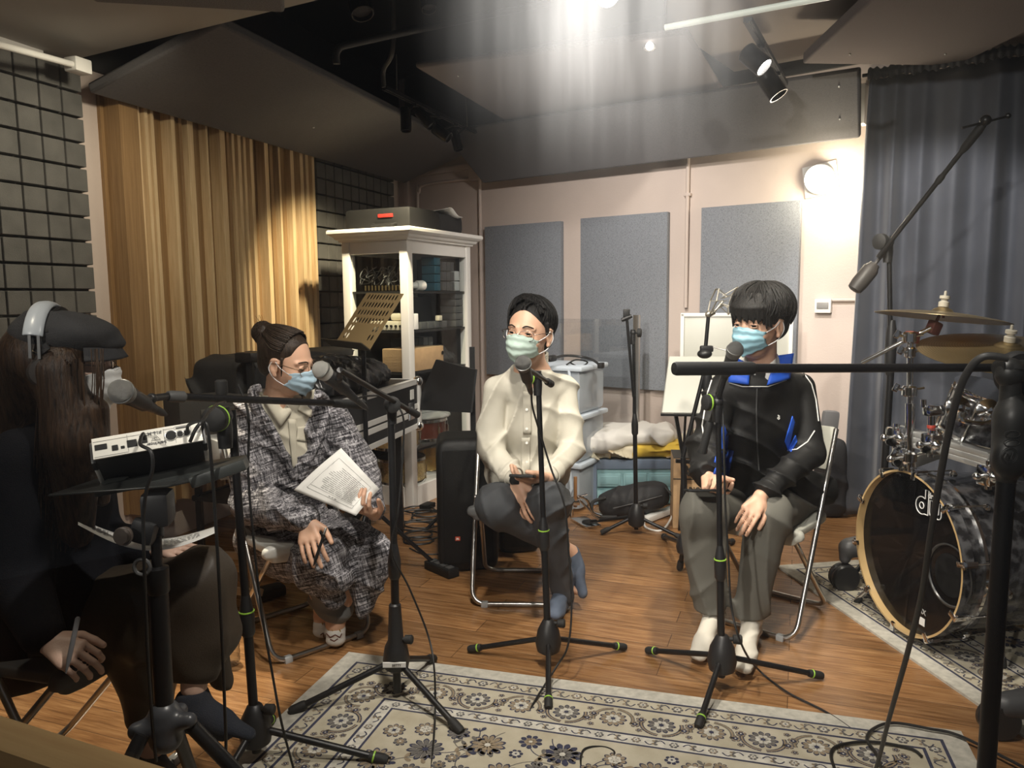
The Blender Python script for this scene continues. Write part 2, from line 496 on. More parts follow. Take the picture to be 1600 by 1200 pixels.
# floor: laminate planks
t = NT('laminate_floor')
tc = t.n('TexCoord').outputs['Object']
vec = t.mapping(tc, rot=(0, 0, math.radians(20.5)))
br = t.n('TexBrick'); br.offset = .37; br.inputs['Scale'].default_value = 1.0
br.inputs['Brick Width'].default_value = 1.18; br.inputs['Row Height'].default_value = .118
br.inputs['Mortar Size'].default_value = .0016; br.inputs['Mortar Smooth'].default_value = .3; br.inputs['Bias'].default_value = 0
br.inputs['Color1'].default_value = (.0, .0, .0, 1); br.inputs['Color2'].default_value = (1, 1, 1, 1); br.inputs['Mortar'].default_value = (.5, .5, .5, 1)
t.l(vec, br.inputs['Vector'])
g1 = t.noise(t.mapping(vec, (2.2, 26, 1)), 2.2, 6, .62)
g2 = t.noise(t.mapping(vec, (6, 150, 1)), 1.6, 3)
base = t.ramp(g1, [(.28, (.150, .066, .024)), (.5, (.29, .148, .060)), (.72, (.42, .240, .112))])
fine = t.ramp(g2, [(.3, (.72, .72, .72)), (.7, (1.1, 1.1, 1.1))])
c1 = t.mix(.8, base, fine, 'MULTIPLY')
pl = t.ramp(br.outputs['Color'], [(0, (.78, .76, .74)), (1, (1.18, 1.15, 1.12))])
c2 = t.mix(.9, c1, pl, 'MULTIPLY')
c3 = t.mix(t.math('MULTIPLY', br.outputs['Fac'], .75), c2, (.05, .022, .009))
t.l(c3, t.b.inputs['Base Color'])
t.b.inputs['Roughness'].default_value = .27
t.b.inputs['Specular IOR Level'].default_value = .6
hh = t.math('SUBTRACT', t.math('MULTIPLY', g2, .12), br.outputs['Fac'])
t.bump(hh, .5, .0025)
floor_m = t.m

mb = MB(); mb.box((0.6, 3.4, -.05), (9, 9.4, .1)); struct('floor', mb, floor_m, smooth=False)
mb = MB(); mb.box((0.6, 3.9, 3.25), (9, 8.4, .1)); struct('ceiling', mb, dark_ceil, smooth=False)
mb = MB(); mb.prism([BW(-2.6, 0), BW(3.72, 0), BW(3.72, 3.2), BW(-2.6, 3.2)], BN * -.12); struct('wall_back', mb, pink, smooth=False)
mb = MB(); mb.prism([LW(-.15, 0), LW(6.6, 0), LW(6.6, 3.2), LW(-.15, 3.2)], LN * -.12); struct('wall_left', mb, pink, smooth=False)
mb = MB(); mb.box(LW(3.2, 2.84, .012), (7.0, .024, .78), Matrix((-LD, LN, Z)).transposed()); struct('trim_3', mb, dark_ceil, smooth=False)
mb = MB(); mb.box(BW(.5, 2.95, .012), (6.2, .024, .56), Matrix((BD, BN, Z)).transposed()); struct('trim_4', mb, dark_ceil, smooth=False)
rw0 = BW(-2.6, 0); mb = MB(); mb.prism([rw0, rw0 + Vector((-.5, -3.6, 0)), rw0 + Vector((-.5, -3.6, 3.2)), rw0 + Z * 3.2], Vector((.12, 0, 0))); struct('wall_right', mb, pink, smooth=False)

# window between the control room and the live room: sill, pane
SD = Vector((.917, -.399, 0)).normalized(); SN = Vector((SD.y, -SD.x, 0)) * -1     # SN points into the room
if SN.y < 0: SN = -SN
S0 = G(0, 1118, .86)
sill_wood = NT('sill_pine')
tc = sill_wood.n('TexCoord').outputs['Object']
v_ = sill_wood.mapping(tc, rot=(0, 0, math.radians(23.5)))
gg = sill_wood.noise(sill_wood.mapping(v_, (1.2, 22, 22)), 3, 5)
sill_wood.l(sill_wood.ramp(gg, [(.3, (.44, .27, .115)), (.7, (.58, .39, .18))]), sill_wood.b.inputs['Base Color'])
sill_wood.b.inputs['Roughness'].default_value = .45
def SW(a, b, z): return S0 + SD * a + SN * b + Z * (z - .86)
win = MB()
win.m(0).prism([SW(-1.6, 0, .86), SW(-1.6, -.045, .86), SW(-1.6, -.045, .815), SW(-1.6, 0, .815)], SD * 4.4)
win.m(0).prism([SW(-1.6, -.045, .835), SW(-1.6, -.075, .835), SW(-1.6, -.075, .80), SW(-1.6, -.045, .80)], SD * 4.4)
sill = struct('window_1', win, [sill_wood.m])
mb = MB(); mb.prism([SW(-1.6, 0.04, .80), SW(-1.6, -.075, .80), SW(-1.6, -.075, 0), SW(-1.6, 0.04, 0)], SD * 4.4)
struct('wall_front', mb, mat('dark_green_grey_paint', (.10, .10, .085), .7), smooth=False)
# glass pane
g = bpy.data.materials.new('window_glass'); g.use_nodes = True; nt = g.node_tree; nt.nodes.clear()
out = nt.nodes.new('ShaderNodeOutputMaterial'); mx = nt.nodes.new('ShaderNodeMixShader'); tr = nt.nodes.new('ShaderNodeBsdfTransparent')
gl = nt.nodes.new('ShaderNodeBsdfGlossy'); gl.inputs['Roughness'].default_value = .0
fr = nt.nodes.new('ShaderNodeValue'); fr.outputs[0].default_value = .035
tl = nt.nodes.new('ShaderNodeBsdfRefraction'); tl.inputs['Color'].default_value = (1, 1, 1, 1); tl.inputs['IOR'].default_value = 1.45; tl.inputs['Roughness'].default_value = .66; geo_ = nt.nodes.new('ShaderNodeNewGeometry'); nt.links.new(geo_.outputs['Incoming'], tl.inputs['Normal'])
mx2 = nt.nodes.new('ShaderNodeMixShader'); tcn = nt.nodes.new('ShaderNodeTexCoord'); mp = nt.nodes.new('ShaderNodeMapping'); mp.inputs['Scale'].default_value = (17, 17, 1.3)
no = nt.nodes.new('ShaderNodeTexNoise'); no.inputs['Scale'].default_value = 2.2; no.inputs['Detail'].default_value = 5
rp = nt.nodes.new('ShaderNodeMapRange'); rp.inputs[1].default_value = .35; rp.inputs[2].default_value = .75; rp.inputs[3].default_value = .012; rp.inputs[4].default_value = .038
nt.links.new(tcn.outputs['Object'], mp.inputs[0]); nt.links.new(mp.outputs[0], no.inputs['Vector']); nt.links.new(no.outputs['Fac'], rp.inputs[0])
nt.links.new(rp.outputs[0], mx2.inputs[0]); nt.links.new(tr.outputs[0], mx2.inputs[1]); nt.links.new(tl.outputs[0], mx2.inputs[2])
nt.links.new(fr.outputs[0], mx.inputs[0]); nt.links.new(mx2.outputs[0], mx.inputs[1]); nt.links.new(gl.outputs[0], mx.inputs[2]); nt.links.new(mx.outputs[0], out.inputs[0])
mb = MB(); mb.add([SW(-1.5, -.02, .86), SW(2.7, -.02, .86), SW(2.7, -.02, 2.3), SW(-1.5, -.02, 2.3)], [(0, 1, 2, 3)])
po = mb.build('glass_pane', g, parent=sill, smooth=False)

# ------------------------------------------------------------------ acoustic foam
t = NT('grey_foam')
tc = t.n('TexCoord').outputs['Object']
n1 = t.noise(tc, 260, 2); n2 = t.noise(tc, 9, 4)
t.l(t.ramp(n2, [(.3, (.085, .083, .076)), (.7, (.125, .12, .11))]), t.b.inputs['Base Color'])
t.b.inputs['Roughness'].default_value = .95; t.bump(n1, .6, .003); foam_m = t.m
foam_gap = mat('foam_backing', (.035, .033, .030), .95)
def foam_panel(nc, nr, name_label, s0, z0):
    "s0: start along wall, panel grows toward the corner"
    th = thing('acoustic_foam_panel', name_label, 'acoustic foam', LW(s0, z0), 0, 'grey square-cut acoustic foam panels on the left wall')
    mb = MB(); pt = .115; R = Matrix((-LD, LN, Z)).transposed()
    mb.m(1).box(LW(s0 - nc * pt / 2, z0 + nr * pt / 2, .014), (nc * pt - .004, .024, nr * pt - .006), R)
    for i in range(nc):
        for j in range(nr):
            c = LW(s0 - (i + .5) * pt, z0 + (j + .5) * pt, .045)
            k = len(mb.v); mb.m(0).box(c, (pt - .005, .05, pt - .007), R)
            for v in mb.v[k:]:
                q = v - c
                if q.dot(LN) > 0: mb.v[mb.v.index(v)] = c + q * 1.0 - (LD * (-LD).dot(q) * -1) * 0 + (-LD) * (-(-LD).dot(q) * .05) + Z * (-q.z * .05)
    o = mb.build('foam_block', [foam_m, foam_gap], parent=th, smooth=False, bevel=.003)
    return th
zrow = [.12, .695, 1.27, 1.845]
rowname = ['lowest row', 'second row from the floor', 'third row from the floor', 'top row']
f0 = foam_panel(5, 5, 'x', 3.865, zrow[1])
f0['label'] = 'square-cut grey foam panel beside the flat cap at far left'
for k, lb in ((2, 'square-cut grey foam panel at far left, just above cap height'), (3, 'topmost square-cut foam panel at far left, under the white pipe')):
    copytree(f0, LW(3.865, zrow[k]), 0, lb)
for i, s0 in enumerate((1.37, .795)):
    for k in (1, 2, 3):
        if k == 1 and i == 1: continue
        lb = 'foam panel %s, %s' % (('right of the wooden slats', 'in the back corner by the door')[i],
                                              ('behind the music stand', 'at the height of the cabinet top', 'highest of its column')[k - 1])
        o = copytree(f0, LW(s0, zrow[k]), 0, lb)

# ------------------------------------------------------------------ skyline wood diffuser on the left wall
t = NT('pale_pine'); tc = t.n('TexCoord').outputs['Object']
wv = t.noise(t.mapping(tc, (14, 14, .9)), 4, 5, .6)
t.l(t.ramp(wv, [(.3, (.50, .34, .17)), (.7, (.68, .51, .30))]), t.b.inputs['Base Color']); t.b.inputs['Roughness'].default_value = .55
pine_a = t.m
t = NT('brown_pine'); tc = t.n('TexCoord').outputs['Object']
wv = t.noise(t.mapping(tc, (20, 20, .7)), 4, 6, .65)
t.l(t.ramp(wv, [(.3, (.20, .11, .042)), (.7, (.32, .195, .082))]), t.b.inputs['Base Color']); t.b.inputs['Roughness'].default_value = .6
pine_b = t.m
dif = thing('wood_slat_diffuser', 'tall wooden slat diffuser of boards at uneven depths on the left wall', 'wall panel', LW(2.2, .25))
mb = MB(); RL = Matrix((-LD, LN, Z)).transposed()
DZ0, DZ1 = .22, 2.36
sL, _ = ls(173, 168, .09); sR, _ = ls(481, 247, .09)
mb.m(1).box(LW((sL + sR) / 2, (DZ0 + DZ1) / 2, .01), (sL - sR, .02, DZ1 - DZ0), RL)
# photo x at the top edge of every board: (x1, depth, shade)
edges = [(173, None, 0), (203, .10, 1), (208, .085, 0), (213, .07, 0), (216, .055, 1), (221, .09, 0), (225, .07, 0), (229, .09, 0), (234, .075, 0), (237, .03, 1), (256, .025, 1),
         (262, .095, 0), (268, .075, 1), (273, .06, 1), (278, .075, 1), (283, .05, 1), (292, .09, 0), (299, .06, 1), (311, .045, 1), (314, .095, 0), (333, .02, 1), (341, .095, 0),
         (346, .07, 0), (350, .085, 1), (354, .06, 0), (358, .085, 0), (362, .055, 1), (367, .09, 0), (372, .06, 1), (376, .085, 0), (380, .06, 0), (385, .095, 0), (403, .03, 1),
         (409, .095, 0), (414, .065, 1), (419, .08, 1), (425, .055, 1), (428, .095, 0), (444, .05, 1), (449, .095, 0), (460, .04, 1), (465, .09, 0), (469, .06, 1), (473, .09, 0), (477, .065, 0), (481, .10, 0)]
def sx(x): return ls(x, 168 + (x - 173) * .2565, .07)[0]
for (xa, _, _), (xb, dp, sh) in zip(edges[:-1], edges[1:]):
    a, b = sx(xa), sx(xb)
    mb.m(sh).box(LW((a + b) / 2, (DZ0 + DZ1) / 2, .02 + dp / 2), (a - b - .0006, dp, DZ1 - DZ0), RL)
mb.build('slat_board', [pine_a, pine_b], parent=dif, smooth=False)
tag(dif.children[0], 'pale and brown pine boards')

# foam top ledge, pipe, pink strip are wall; ledge trim
mb = MB(); mb.box(LW(4.2, 2.435, .03), (1.45, .06, .04), RL); struct('trim_1', mb, white_paint, smooth=False)
pp = thing('conduit_pipe', 'white conduit pipe ending in a junction box above the foam at top left', 'pipe', LW(4.2, 2.5, .08))
mb = MB(); a = P(122, 103, 3.52); d = (P(0, 70, 3.05) - a); mb.tube([a, a + d, a + d * 2], .014, 12); mb.build('pipe', white_plastic, parent=pp)
mb = MB(); mb.box(a, (.085, .07, .06), RL, .006); mb.build('junction_box', white_plastic, parent=pp)

# ------------------------------------------------------------------ carpeted baffles and ceiling pieces
t = NT('charcoal_felt'); tc = t.n('TexCoord').outputs['Object']
a1 = t.noise(t.mapping(tc, (420, 420, 90)), 1, 2); a2 = t.noise(t.mapping(tc, (90, 90, 420)), 1, 2); n2 = t.noise(tc, 3, 4)
t.l(t.mix(.55, t.ramp(t.math('ADD', a1, a2), [(.7, (.060, .058, .060)), (1.3, (.135, .130, .132))]), t.ramp(n2, [(.3, (.085, .080, .082)), (.7, (.105, .10, .10))])), t.b.inputs['Base Color'])
t.b.inputs['Roughness'].default_value = .95; t.bump(a1, .4, .002); felt = t.m
t = NT('blue_grey_fabric'); tc = t.n('TexCoord').outputs['Object']
a1 = t.noise(t.mapping(tc, (620, 620, 90)), 1, 2); a2 = t.noise(t.mapping(tc, (90, 90, 620)), 1, 2)
t.l(t.ramp(t.math('ADD', a1, a2), [(.70, (.085, .095, .110)), (1.30, (.235, .250, .275))]), t.b.inputs['Base Color'])
t.b.inputs['Roughness'].default_value = .95; t.bump(a1, .4, .002); fab = t.m
t = NT('brown_grey_felt'); tc = t.n('TexCoord').outputs['Object']; n1 = t.noise(tc, 300, 2)
t.l(t.ramp(n1, [(.3, (.095, .078, .073)), (.7, (.155, .13, .123))]), t.b.inputs['Base Color']); t.b.inputs['Roughness'].default_value = .95; felt_b = t.m
t = NT('taupe_felt'); tc = t.n('TexCoord').outputs['Object']; n1 = t.noise(tc, 300, 2)
t.l(t.ramp(n1, [(.3, (.22, .185, .16)), (.7, (.29, .25, .22))]), t.b.inputs['Base Color']); t.b.inputs['Roughness'].default_value = .95; felt_t = t.m
grey_paint = mat('grey_ceiling_paint', (.36, .35, .32), .6, bump=.3, bscale=14, var=.08, vscale=2)
pale_paint = mat('pale_ceiling_paint', (.52, .51, .46), .7)

def slab(name, label, cat, pts, thick, m, bevel=.012, kind=None, group=None, screws=()):
    "closed outline with a real thickness away from the viewer side"
    pts = [Vector(p) for p in pts]
    n = (pts[1] - pts[0]).cross(pts[2] - pts[1]).normalized()
    if n.dot(CAM - pts[0]) > 0: n = -n
    th = None
    if kind is None: th = thing(name, label, cat, sum(pts, Vector()) / len(pts), 0, group)
    mb = MB(); mb.prism(pts, n * thick)
    o = mb.build('felt_board' if th else name, m, parent=th, bevel=bevel)
    if kind: o['kind'] = kind
    for q in screws:
        p = onplane(q[0], q[1], pts[0], n); s2 = MB(); s2.sph(p - n * .001, .006, 8, 6); s2.build('screw', screw, parent=th)
    return o
# left baffle along the wooden diffuser
p1 = P(140, 146, 3.70); p2 = P(632, 287, 6.64); p3 = P(737, 236, 6.2); p4 = P(345, 38, 3.32)
slab('ceiling_baffle', 'long charcoal felt baffle slanting over the wooden slats', 'acoustic panel', [p1, p2, p3, p4], .05, felt, screws=[(228, 104), (544, 159), (490, 199)])
# back baffle
p1 = P(755, 287, 6.15); p2 = P(1343, 216, 4.50); p3 = P(1343, 107, 4.35); p4 = P(690, 205, 6.0)
slab('ceiling_baffle', 'wide charcoal felt baffle above the pink back wall', 'acoustic panel', [p1, p2, p3, p4], .05, felt, screws=[(1311, 135), (1312, 186), (743, 218), (772, 257)])
# hanging cloud
def GZ(u, v, z): return G(u, v, z)
slab('ceiling_cloud', 'square grey felt cloud panel hanging in the middle of the ceiling', 'acoustic panel', [GZ(648, 106, 2.6), GZ(815, 205, 2.6), GZ(1138, 156, 2.6), GZ(1075, 52, 2.6)], .035, felt_b, .02, screws=[(716, 118), (832, 190), (997, 183), (1084, 152)])
slab('ceiling_panel', 'brown grey felt ceiling panel over the curtain at top right', 'acoustic panel', [GZ(1254, 100, 2.55), GZ(1493, 103, 2.55), GZ(1536, 83, 2.55), GZ(1620, 42, 2.55), GZ(1640, -80, 2.55), GZ(1450, -80, 2.55)], .06, felt_b, .01, screws=[(1328, 84), (1477, 84)])
slab('ceiling_panel', 'taupe felt ceiling panel behind the spotlight track on the right', 'acoustic panel', [GZ(1040, 40, 2.75), GZ(1167, 127, 2.75), GZ(1256, 100, 2.75), GZ(1400, -20, 2.75), GZ(1040, -60, 2.75)], .05, felt_t, .01)
slab('ceiling_panel', 'dark brown felt ceiling panel corner at the right edge above the curtain', 'acoustic panel', [GZ(1530, 83, 2.62), GZ(1640, 91, 2.62), GZ(1660, 30, 2.62), GZ(1600, 40, 2.62)], .05, felt_b, .01)
slab('ceiling_bay', '', '', [GZ(1368, 128, 2.70), GZ(1640, 92, 2.70), GZ(1640, 20, 2.70), GZ(1390, 40, 2.70)], .05, pale_paint, kind='structure', bevel=0).name = 'ceiling_right'
# lowered ceiling at the top left
q1 = GZ(100, 97, 2.45); q2 = GZ(505, -2, 2.45); dd = (q2 - q1).normalized()
mb = MB(); mb.prism([q1 - dd * 1.2, q2 + dd * .6, q2 + dd * .6 + Vector((-.7, -1.3, 0)), q1 - dd * 1.2 + Vector((-.7, -1.3, 0))], Z * .18)
struct('ceiling_left', mb, grey_paint, smooth=False)
slab('ceiling_panel', 'speckled grey felt panel under the lowered ceiling at top left', 'acoustic panel', [GZ(150, 5, 2.38), GZ(445, 21, 2.38), GZ(440, -40, 2.38), GZ(60, -50, 2.38)], .05, mat('speckled_grey_felt', (.17, .165, .16), .95, bump=.5, bscale=350, var=.35, vscale=240), .012)
# duct work deep in the dark ceiling
mb = MB(); mb.tube([P(526, 100, 4.0), P(528, 78, 4.0), P(560, 66, 4.05), P(740, 28, 4.4), P(860, 4, 4.6)], .018, 12, sm=4)
tag(mb.build('ceiling_duct', mat('dark_duct', (.03, .03, .029), .6)), 'round dark duct running across the dark ceiling beyond the spotlights', 'duct')

# back wall fabric panels (outline measured on the wall plane)
def wall_panel(label, uL, vtL, uR, vtR, vb, ub):
    tl, zl = bt(uL, vtL, .045); tr_, zr = bt(uR, vtR, .045); _, zb = bt(ub, vb, .045)
    zt = (zl + zr) / 2
    th = thing('fabric_wall_panel', label, 'acoustic panel', BW((tl + tr_) / 2, zb), 0, 'blue-grey fabric panels on the back wall')
    mb = MB(); R = Matrix((BD, BN, Z)).transposed()
    mb.box(BW((tl + tr_) / 2, (zt + zb) / 2, .024), (abs(tl - tr_), .044, zt - zb), R, .004)
    mb.build('fabric_board', fab, parent=th)
wall_panel('blue-grey fabric wall panel beside the white cabinet', 757, 353, 876, 347, 592, 876)
wall_panel('blue-grey fabric wall panel in the middle, behind the tall microphone stand', 907, 341, 1043, 331, 611, 1041)
wall_panel('blue-grey fabric wall panel behind the youth in the black jacket', 1096, 325, 1251, 312, 622, 1250)
# vertical pipe
pp = thing('wall_pipe', 'thin pink-painted vertical pipe between two fabric wall panels', 'pipe', BW(bt(1073)[0], 1.2))
tt = bt(1073)[0]; mb = MB(); mb.cyl(BW(tt, 1.25, .02), BW(tt, 2.6, .02), .013, n=12); mb.build('pipe', pink, parent=pp)
mb = MB(); mb.box(BW(tt, bt(1073, 305)[1], .02), (.05, .03, .02), Matrix((BD, BN, Z)).transposed(), .003); mb.build('bracket', pink, parent=pp)
# switch with conduit
tt, zz = bt(1288, 478); RB = Matrix((-BD, BN, Z)).transposed()
sw = thing('wall_switch', 'white double wall socket with a conduit running right to the curtain', 'switch', BW(tt, zz))
mb = MB(); mb.box(BW(tt, zz, .02), (.095, .04, .085), RB, .004); mb.build('wall_box', white_plastic, parent=sw)
mb = MB(); mb.box(BW(tt, zz + .004, .043), (.068, .01, .038), RB, .002); mb.build('socket_insert', mat('grey_insert', (.25, .24, .23), .4), parent=sw)
mb = MB(); mb.cyl(BW(tt - .05, zz + .035, .02), BW(tt - .34, zz + .035, .02), .010, n=10); mb.build('conduit', pink, parent=sw)
# bulkhead lamp
tt, zz = bt(1283, 281); c = BW(tt, zz, 0)
lamp = thing('bulkhead_lamp', 'round glowing bulkhead lamp on a square plate high on the back wall', 'lamp', c)
mb = MB(); Rr = Matrix((-BD, BN, Z)).transposed() @ Euler((0, math.radians(-8), 0)).to_matrix()
mb.box(c + BN * .008, (.20, .014, .19), Rr, .003); mb.build('base_plate', white_paint, parent=lamp)
mb = MB(); mb.lathe(c + BN * .014, BN, [(.088, 0), (.090, .03), (.085, .036)], 32); mb.build('lamp_ring', white_plastic, parent=lamp)
mb = MB(); mb.lathe(c + BN * .05, BN, [(.083, 0), (.080, .02), (.06, .036), (.03, .044), (0, .046)], 32)
mb.build('lamp_globe', mat('lamp_glow', (1, .95, .85), .4, emit=(1, .92, .78), estr=6), parent=lamp)
# door frame mouldings in the recess of the back wall
dr = MB(); R = Matrix((BD, BN, Z)).transposed()
tA, zA = bt(652, 290, .02); tB, _ = bt(742, 280, .02)
pts = [BW(tA, 0.05, .02), BW(tA, zA - .18, .02), BW(tA - .02, zA - .06, .02), BW(tA - .10, zA, .02), BW(tB, zA, .02)]
dr.tube(pts, .012, 8, sm=5)
dr.box(BW((tA + tB) / 2, zA + .10, .015), (abs(tA - tB) + .2, .03, .05), R, .004)
dr.box(BW(tB - .02, zA + .05, .03), (.11, .06, .14), R, .004)
dr.box(BW(tA + .13, 1.3, .015), (.05, .03, 2.5), R, .004)
dr.cyl(BW(tB - .05, .3, .02), BW(tB - .05, zA, .02), .014, n=10)
struct('door_1', dr, pink)

# curtain
t = NT('curtain_cloth'); tc = t.n('TexCoord').outputs['Object']; n1 = t.noise(tc, 500, 2); n3 = t.noise(tc, 4, 3)
t.l(t.ramp(n3, [(.3, (.040, .045, .058)), (.7, (.058, .064, .080))]), t.b.inputs['Base Color']); t.b.inputs['Roughness'].default_value = .7
t.b.inputs['Sheen Weight'].default_value = .25; t.bump(n1, .2, .001); cur_m = t.m
cur = thing('curtain', 'long dark blue-grey curtain hanging behind the drum kit', 'curtain', BW(.0, 0, .16))
ct0, _ = bt(1341, 500, .16)
rs = random.Random(5)
fold = [rs.uniform(.7, 1.3) for _ in range(60)]
def curf(u, v):
    x = u * 2.3; ph = x * 2 * math.pi / .150 + 1.2 * math.sin(x * 5.1) + .8 * math.sin(x * 2.3 + 1)
    am = .050 * (.35 + .65 * min(1, (1 - v) * 5)) * (.75 + .35 * math.sin(x * 7 + 2))
    z = .02 + v * 2.52 + .008 * math.sin(ph) * (v > .93)
    xx = x + .012 * math.sin(ph * 1 + 1.2) - .05 * (1 - v) * (1 if x < .1 else 0) * (1 - x / .1)
    return BW(ct0 - xx, z, .16 + am * (math.sin(ph) + .12 * math.sin(2 * ph + v * 2)) + .006 * math.sin(v * 9 + x * 6))
mb = MB(); mb.grid(curf, 420, 50); mb.build('curtain_cloth', cur_m, parent=cur, auto=0, solid=.003)
mb = MB()
def gath(u, v):
    x = u * 2.3; a = v * 2 * math.pi; r = .021 + .004 * math.sin(x * 170) + .003 * math.sin(x * 61)
    return BW(ct0 - x, 2.56 + r * math.sin(a) * 1.5, .16 + r * math.cos(a))
mb.grid(gath, 500, 10); mb.build('rod_pocket', cur_m, parent=cur, auto=0)
mb = MB(); mb.cyl(BW(ct0 + .03, 2.56, .16), BW(ct0 - 2.4, 2.56, .16), .010); mb.build('curtain_rod', black_metal, parent=cur)
# bright vertical jamb beside the curtain
mb = MB(); tj = bt(1349, 190, .1)[0]; mb.box(BW(tj + .01, 2.42, .06), (.03, .1, .22), R); struct('trim_2', mb, mat('white_trim', (.8, .8, .78), .5), smooth=False)
# ------------------------------------------------------------------ display cabinet and what it holds
def rect(o, x, y): return Matrix((Vector(x), Vector(y), Z)).transposed()
B0 = Vector((-.636, 4.78, 0)); bx = Vector((.44, .90, 0)).normalized(); by = Vector((-.90, .44, 0)).normalized()
RBX = Matrix((bx, by, Z)).transposed(); CW, CD = .80, .50
def CB(x, y, z): return B0 + bx * x + by * y + Z * z
cab = thing('display_cabinet', 'white wooden display cabinet with glass sides, left of the back wall', 'cabinet', CB(CW / 2, CD / 2, 0))
cabw = mat('white_lacquer', (.70, .68, .64), .4)
mb = MB()
for x, y in ((0, 0), (CW, 0), (0, CD), (CW, CD)):
    mb.box(CB(x + (.03 if x == 0 else -.03), y + (.03 if y == 0 else -.03), .85), (.06, .06, 1.70), RBX, .004)
for z, h in ((.065, .13), (1.655, .09)):
    mb.box(CB(CW / 2, .02, z), (CW - .1, .03, h), RBX); mb.box(CB(CW / 2, CD - .02, z), (CW - .1, .03, h), RBX)
    mb.box(CB(.02, CD / 2, z), (.03, CD - .1, h), RBX); mb.box(CB(CW - .02, CD / 2, z), (.03, CD - .1, h), RBX)
mb.box(CB(CW / 2, CD / 2, .115), (CW - .02, CD - .02, .02), RBX)
mb.build('cabinet_frame', cabw, parent=cab, bevel=.002)
mb = MB()
prof = [(-.0, 1.69), (.012, 1.69), (.015, 1.70), (.03, 1.708), (.038, 1.722), (.06, 1.735), (.066, 1.742), (.066, 1.758), (.06, 1.765)]
ring = []
for o, z in prof: ring.append([CB(-o, -o, z), CB(CW + o, -o, z), CB(CW + o, CD + o, z), CB(-o, CD + o, z)])
vs = [v for r in ring for v in r]; fs = [(j * 4 + i, j * 4 + (i + 1) % 4, (j + 1) * 4 + (i + 1) % 4, (j + 1) * 4 + i) for j in range(len(ring) - 1) for i in range(4)]
fs += [[3, 2, 1, 0], [len(vs) - 4 + i for i in range(4)]]
mb.add(vs, fs); mb.build('crown_moulding', cabw, parent=cab, auto=20)
shelf_m = mat('black_shelf', (.02, .02, .02), .3)
SZ = {1: 1.378, 2: 1.13, 3: .866, 4: .365, 5: .125}
for k in (1, 2, 3, 4):
    mb = MB(); mb.box(CB(CW / 2, CD / 2, SZ[k] - .008), (CW - .04, CD - .04, .014), RBX); mb.build('shelf', shelf_m, parent=cab)
mb = MB(); mb.box(CB(CW / 2, CD - .012, .86), (CW - .06, .008, 1.5), RBX)
mb.box(CB(CW - .012, CD / 2, .86), (.008, CD - .06, 1.5), RBX)
mb.build('back_panel', mat('dark_backing', (.03, .028, .026), .6), parent=cab, smooth=False)
cg = bpy.data.materials.new('cabinet_glass'); cg.use_nodes = True; nt = cg.node_tree; nt.nodes.clear()
o_ = nt.nodes.new('ShaderNodeOutputMaterial'); m_ = nt.nodes.new('ShaderNodeMixShader'); a_ = nt.nodes.new('ShaderNodeBsdfTransparent'); b_ = nt.nodes.new('ShaderNodeBsdfGlossy')
b_.inputs['Roughness'].default_value = .01; m_.inputs[0].default_value = .06; a_.inputs['Color'].default_value = (.9, .93, .92, 1)
nt.links.new(a_.outputs[0], m_.inputs[1]); nt.links.new(b_.outputs[0], m_.inputs[2]); nt.links.new(m_.outputs[0], o_.inputs[0])
mb = MB(); mb.add([CB(.06, .02, .13), CB(CW - .06, .02, .13), CB(CW - .06, .02, 1.61), CB(.06, .02, 1.61)], [(0, 1, 2, 3)]); mb.build('glass_pane', cg, parent=cab, smooth=False)
mb = MB(); mb.add([CB(.02, .06, .13), CB(.02, CD - .06, .13), CB(.02, CD - .06, 1.61), CB(.02, .06, 1.61)], [(0, 1, 2, 3)]); mb.build('glass_pane', cg, parent=cab, smooth=False)

def item(name, label, cat, c, size, m, R=RBX, bev=.004, group=None, part='casing', extra=None):
    th = thing(name, label, cat, Vector(c) - Z * size[2] / 2, 0, group)
    mb = MB(); mb.box(c, size, R, bev); mb.build(part, m, parent=th)
    if extra: extra(th)
    return th
blk = mat('matte_black', (.008, .008, .008), .6, spec=.3); dgrey = mat('dark_grey_plastic', (.07, .07, .07), .5); lgrey = mat('light_grey_plastic', (.42, .43, .43), .45)
blue_box = mat('teal_blue_box', (.02, .09, .13), .35); cream = mat('cream_plastic', (.60, .54, .42), .5); card = mat('cardboard', (.46, .30, .16), .85, bump=.3, bscale=60, var=.08, vscale=30)
silver = mat('silver_paint', (.45, .45, .43), .35, .6)
# top of the cabinet
def case_x(th):
    mb = MB()
    for i in range(9): mb.box(CB(.10 + i * 0 - .0, .03, 0) + by * (i * .05) + Z * 1.835 - bx * .005, (.02, .012, .12), RBX, .003)
    mb.build('rib', blk, parent=th)
    mb = MB(); mb.box(CB(.075, .20, 1.85), (.03, .11, .022), RBX, .004); mb.build('red_latch', mat('red_latch', (.35, .02, .015), .4), parent=th)
    mb = MB(); mb.tube([CB(.07, .12, 1.80), CB(.03, .13, 1.79), CB(.03, .28, 1.79), CB(.07, .29, 1.80)], .008, 8); mb.build('handle', blk, parent=th)
item('hard_case', 'black ribbed hard case with a red latch on top of the cabinet', 'case', CB(.25, .27, 1.835), (.36, .50, .13), blk, bev=.02, extra=case_x)
def c2(th):
    mb = MB()
    def fn(u, v): return CB(.50 + u * .20, -.0 + v * .2, 1.925 - .05 * u * u - .02 * v + .012 * math.sin(u * 7))
    mb.grid(fn, 12, 6); mb.build('white_tag_sheet', mat('paper_white', (.75, .74, .71), .8), parent=th, solid=.001)
item('soft_bag', 'black soft bag with a white sheet on it, right end of the cabinet top', 'bag', CB(.60, .22, 1.835), (.36, .36, .13), mat('black_nylon', (.013, .013, .014), .75, bump=.4, bscale=60), bev=.04, extra=c2)
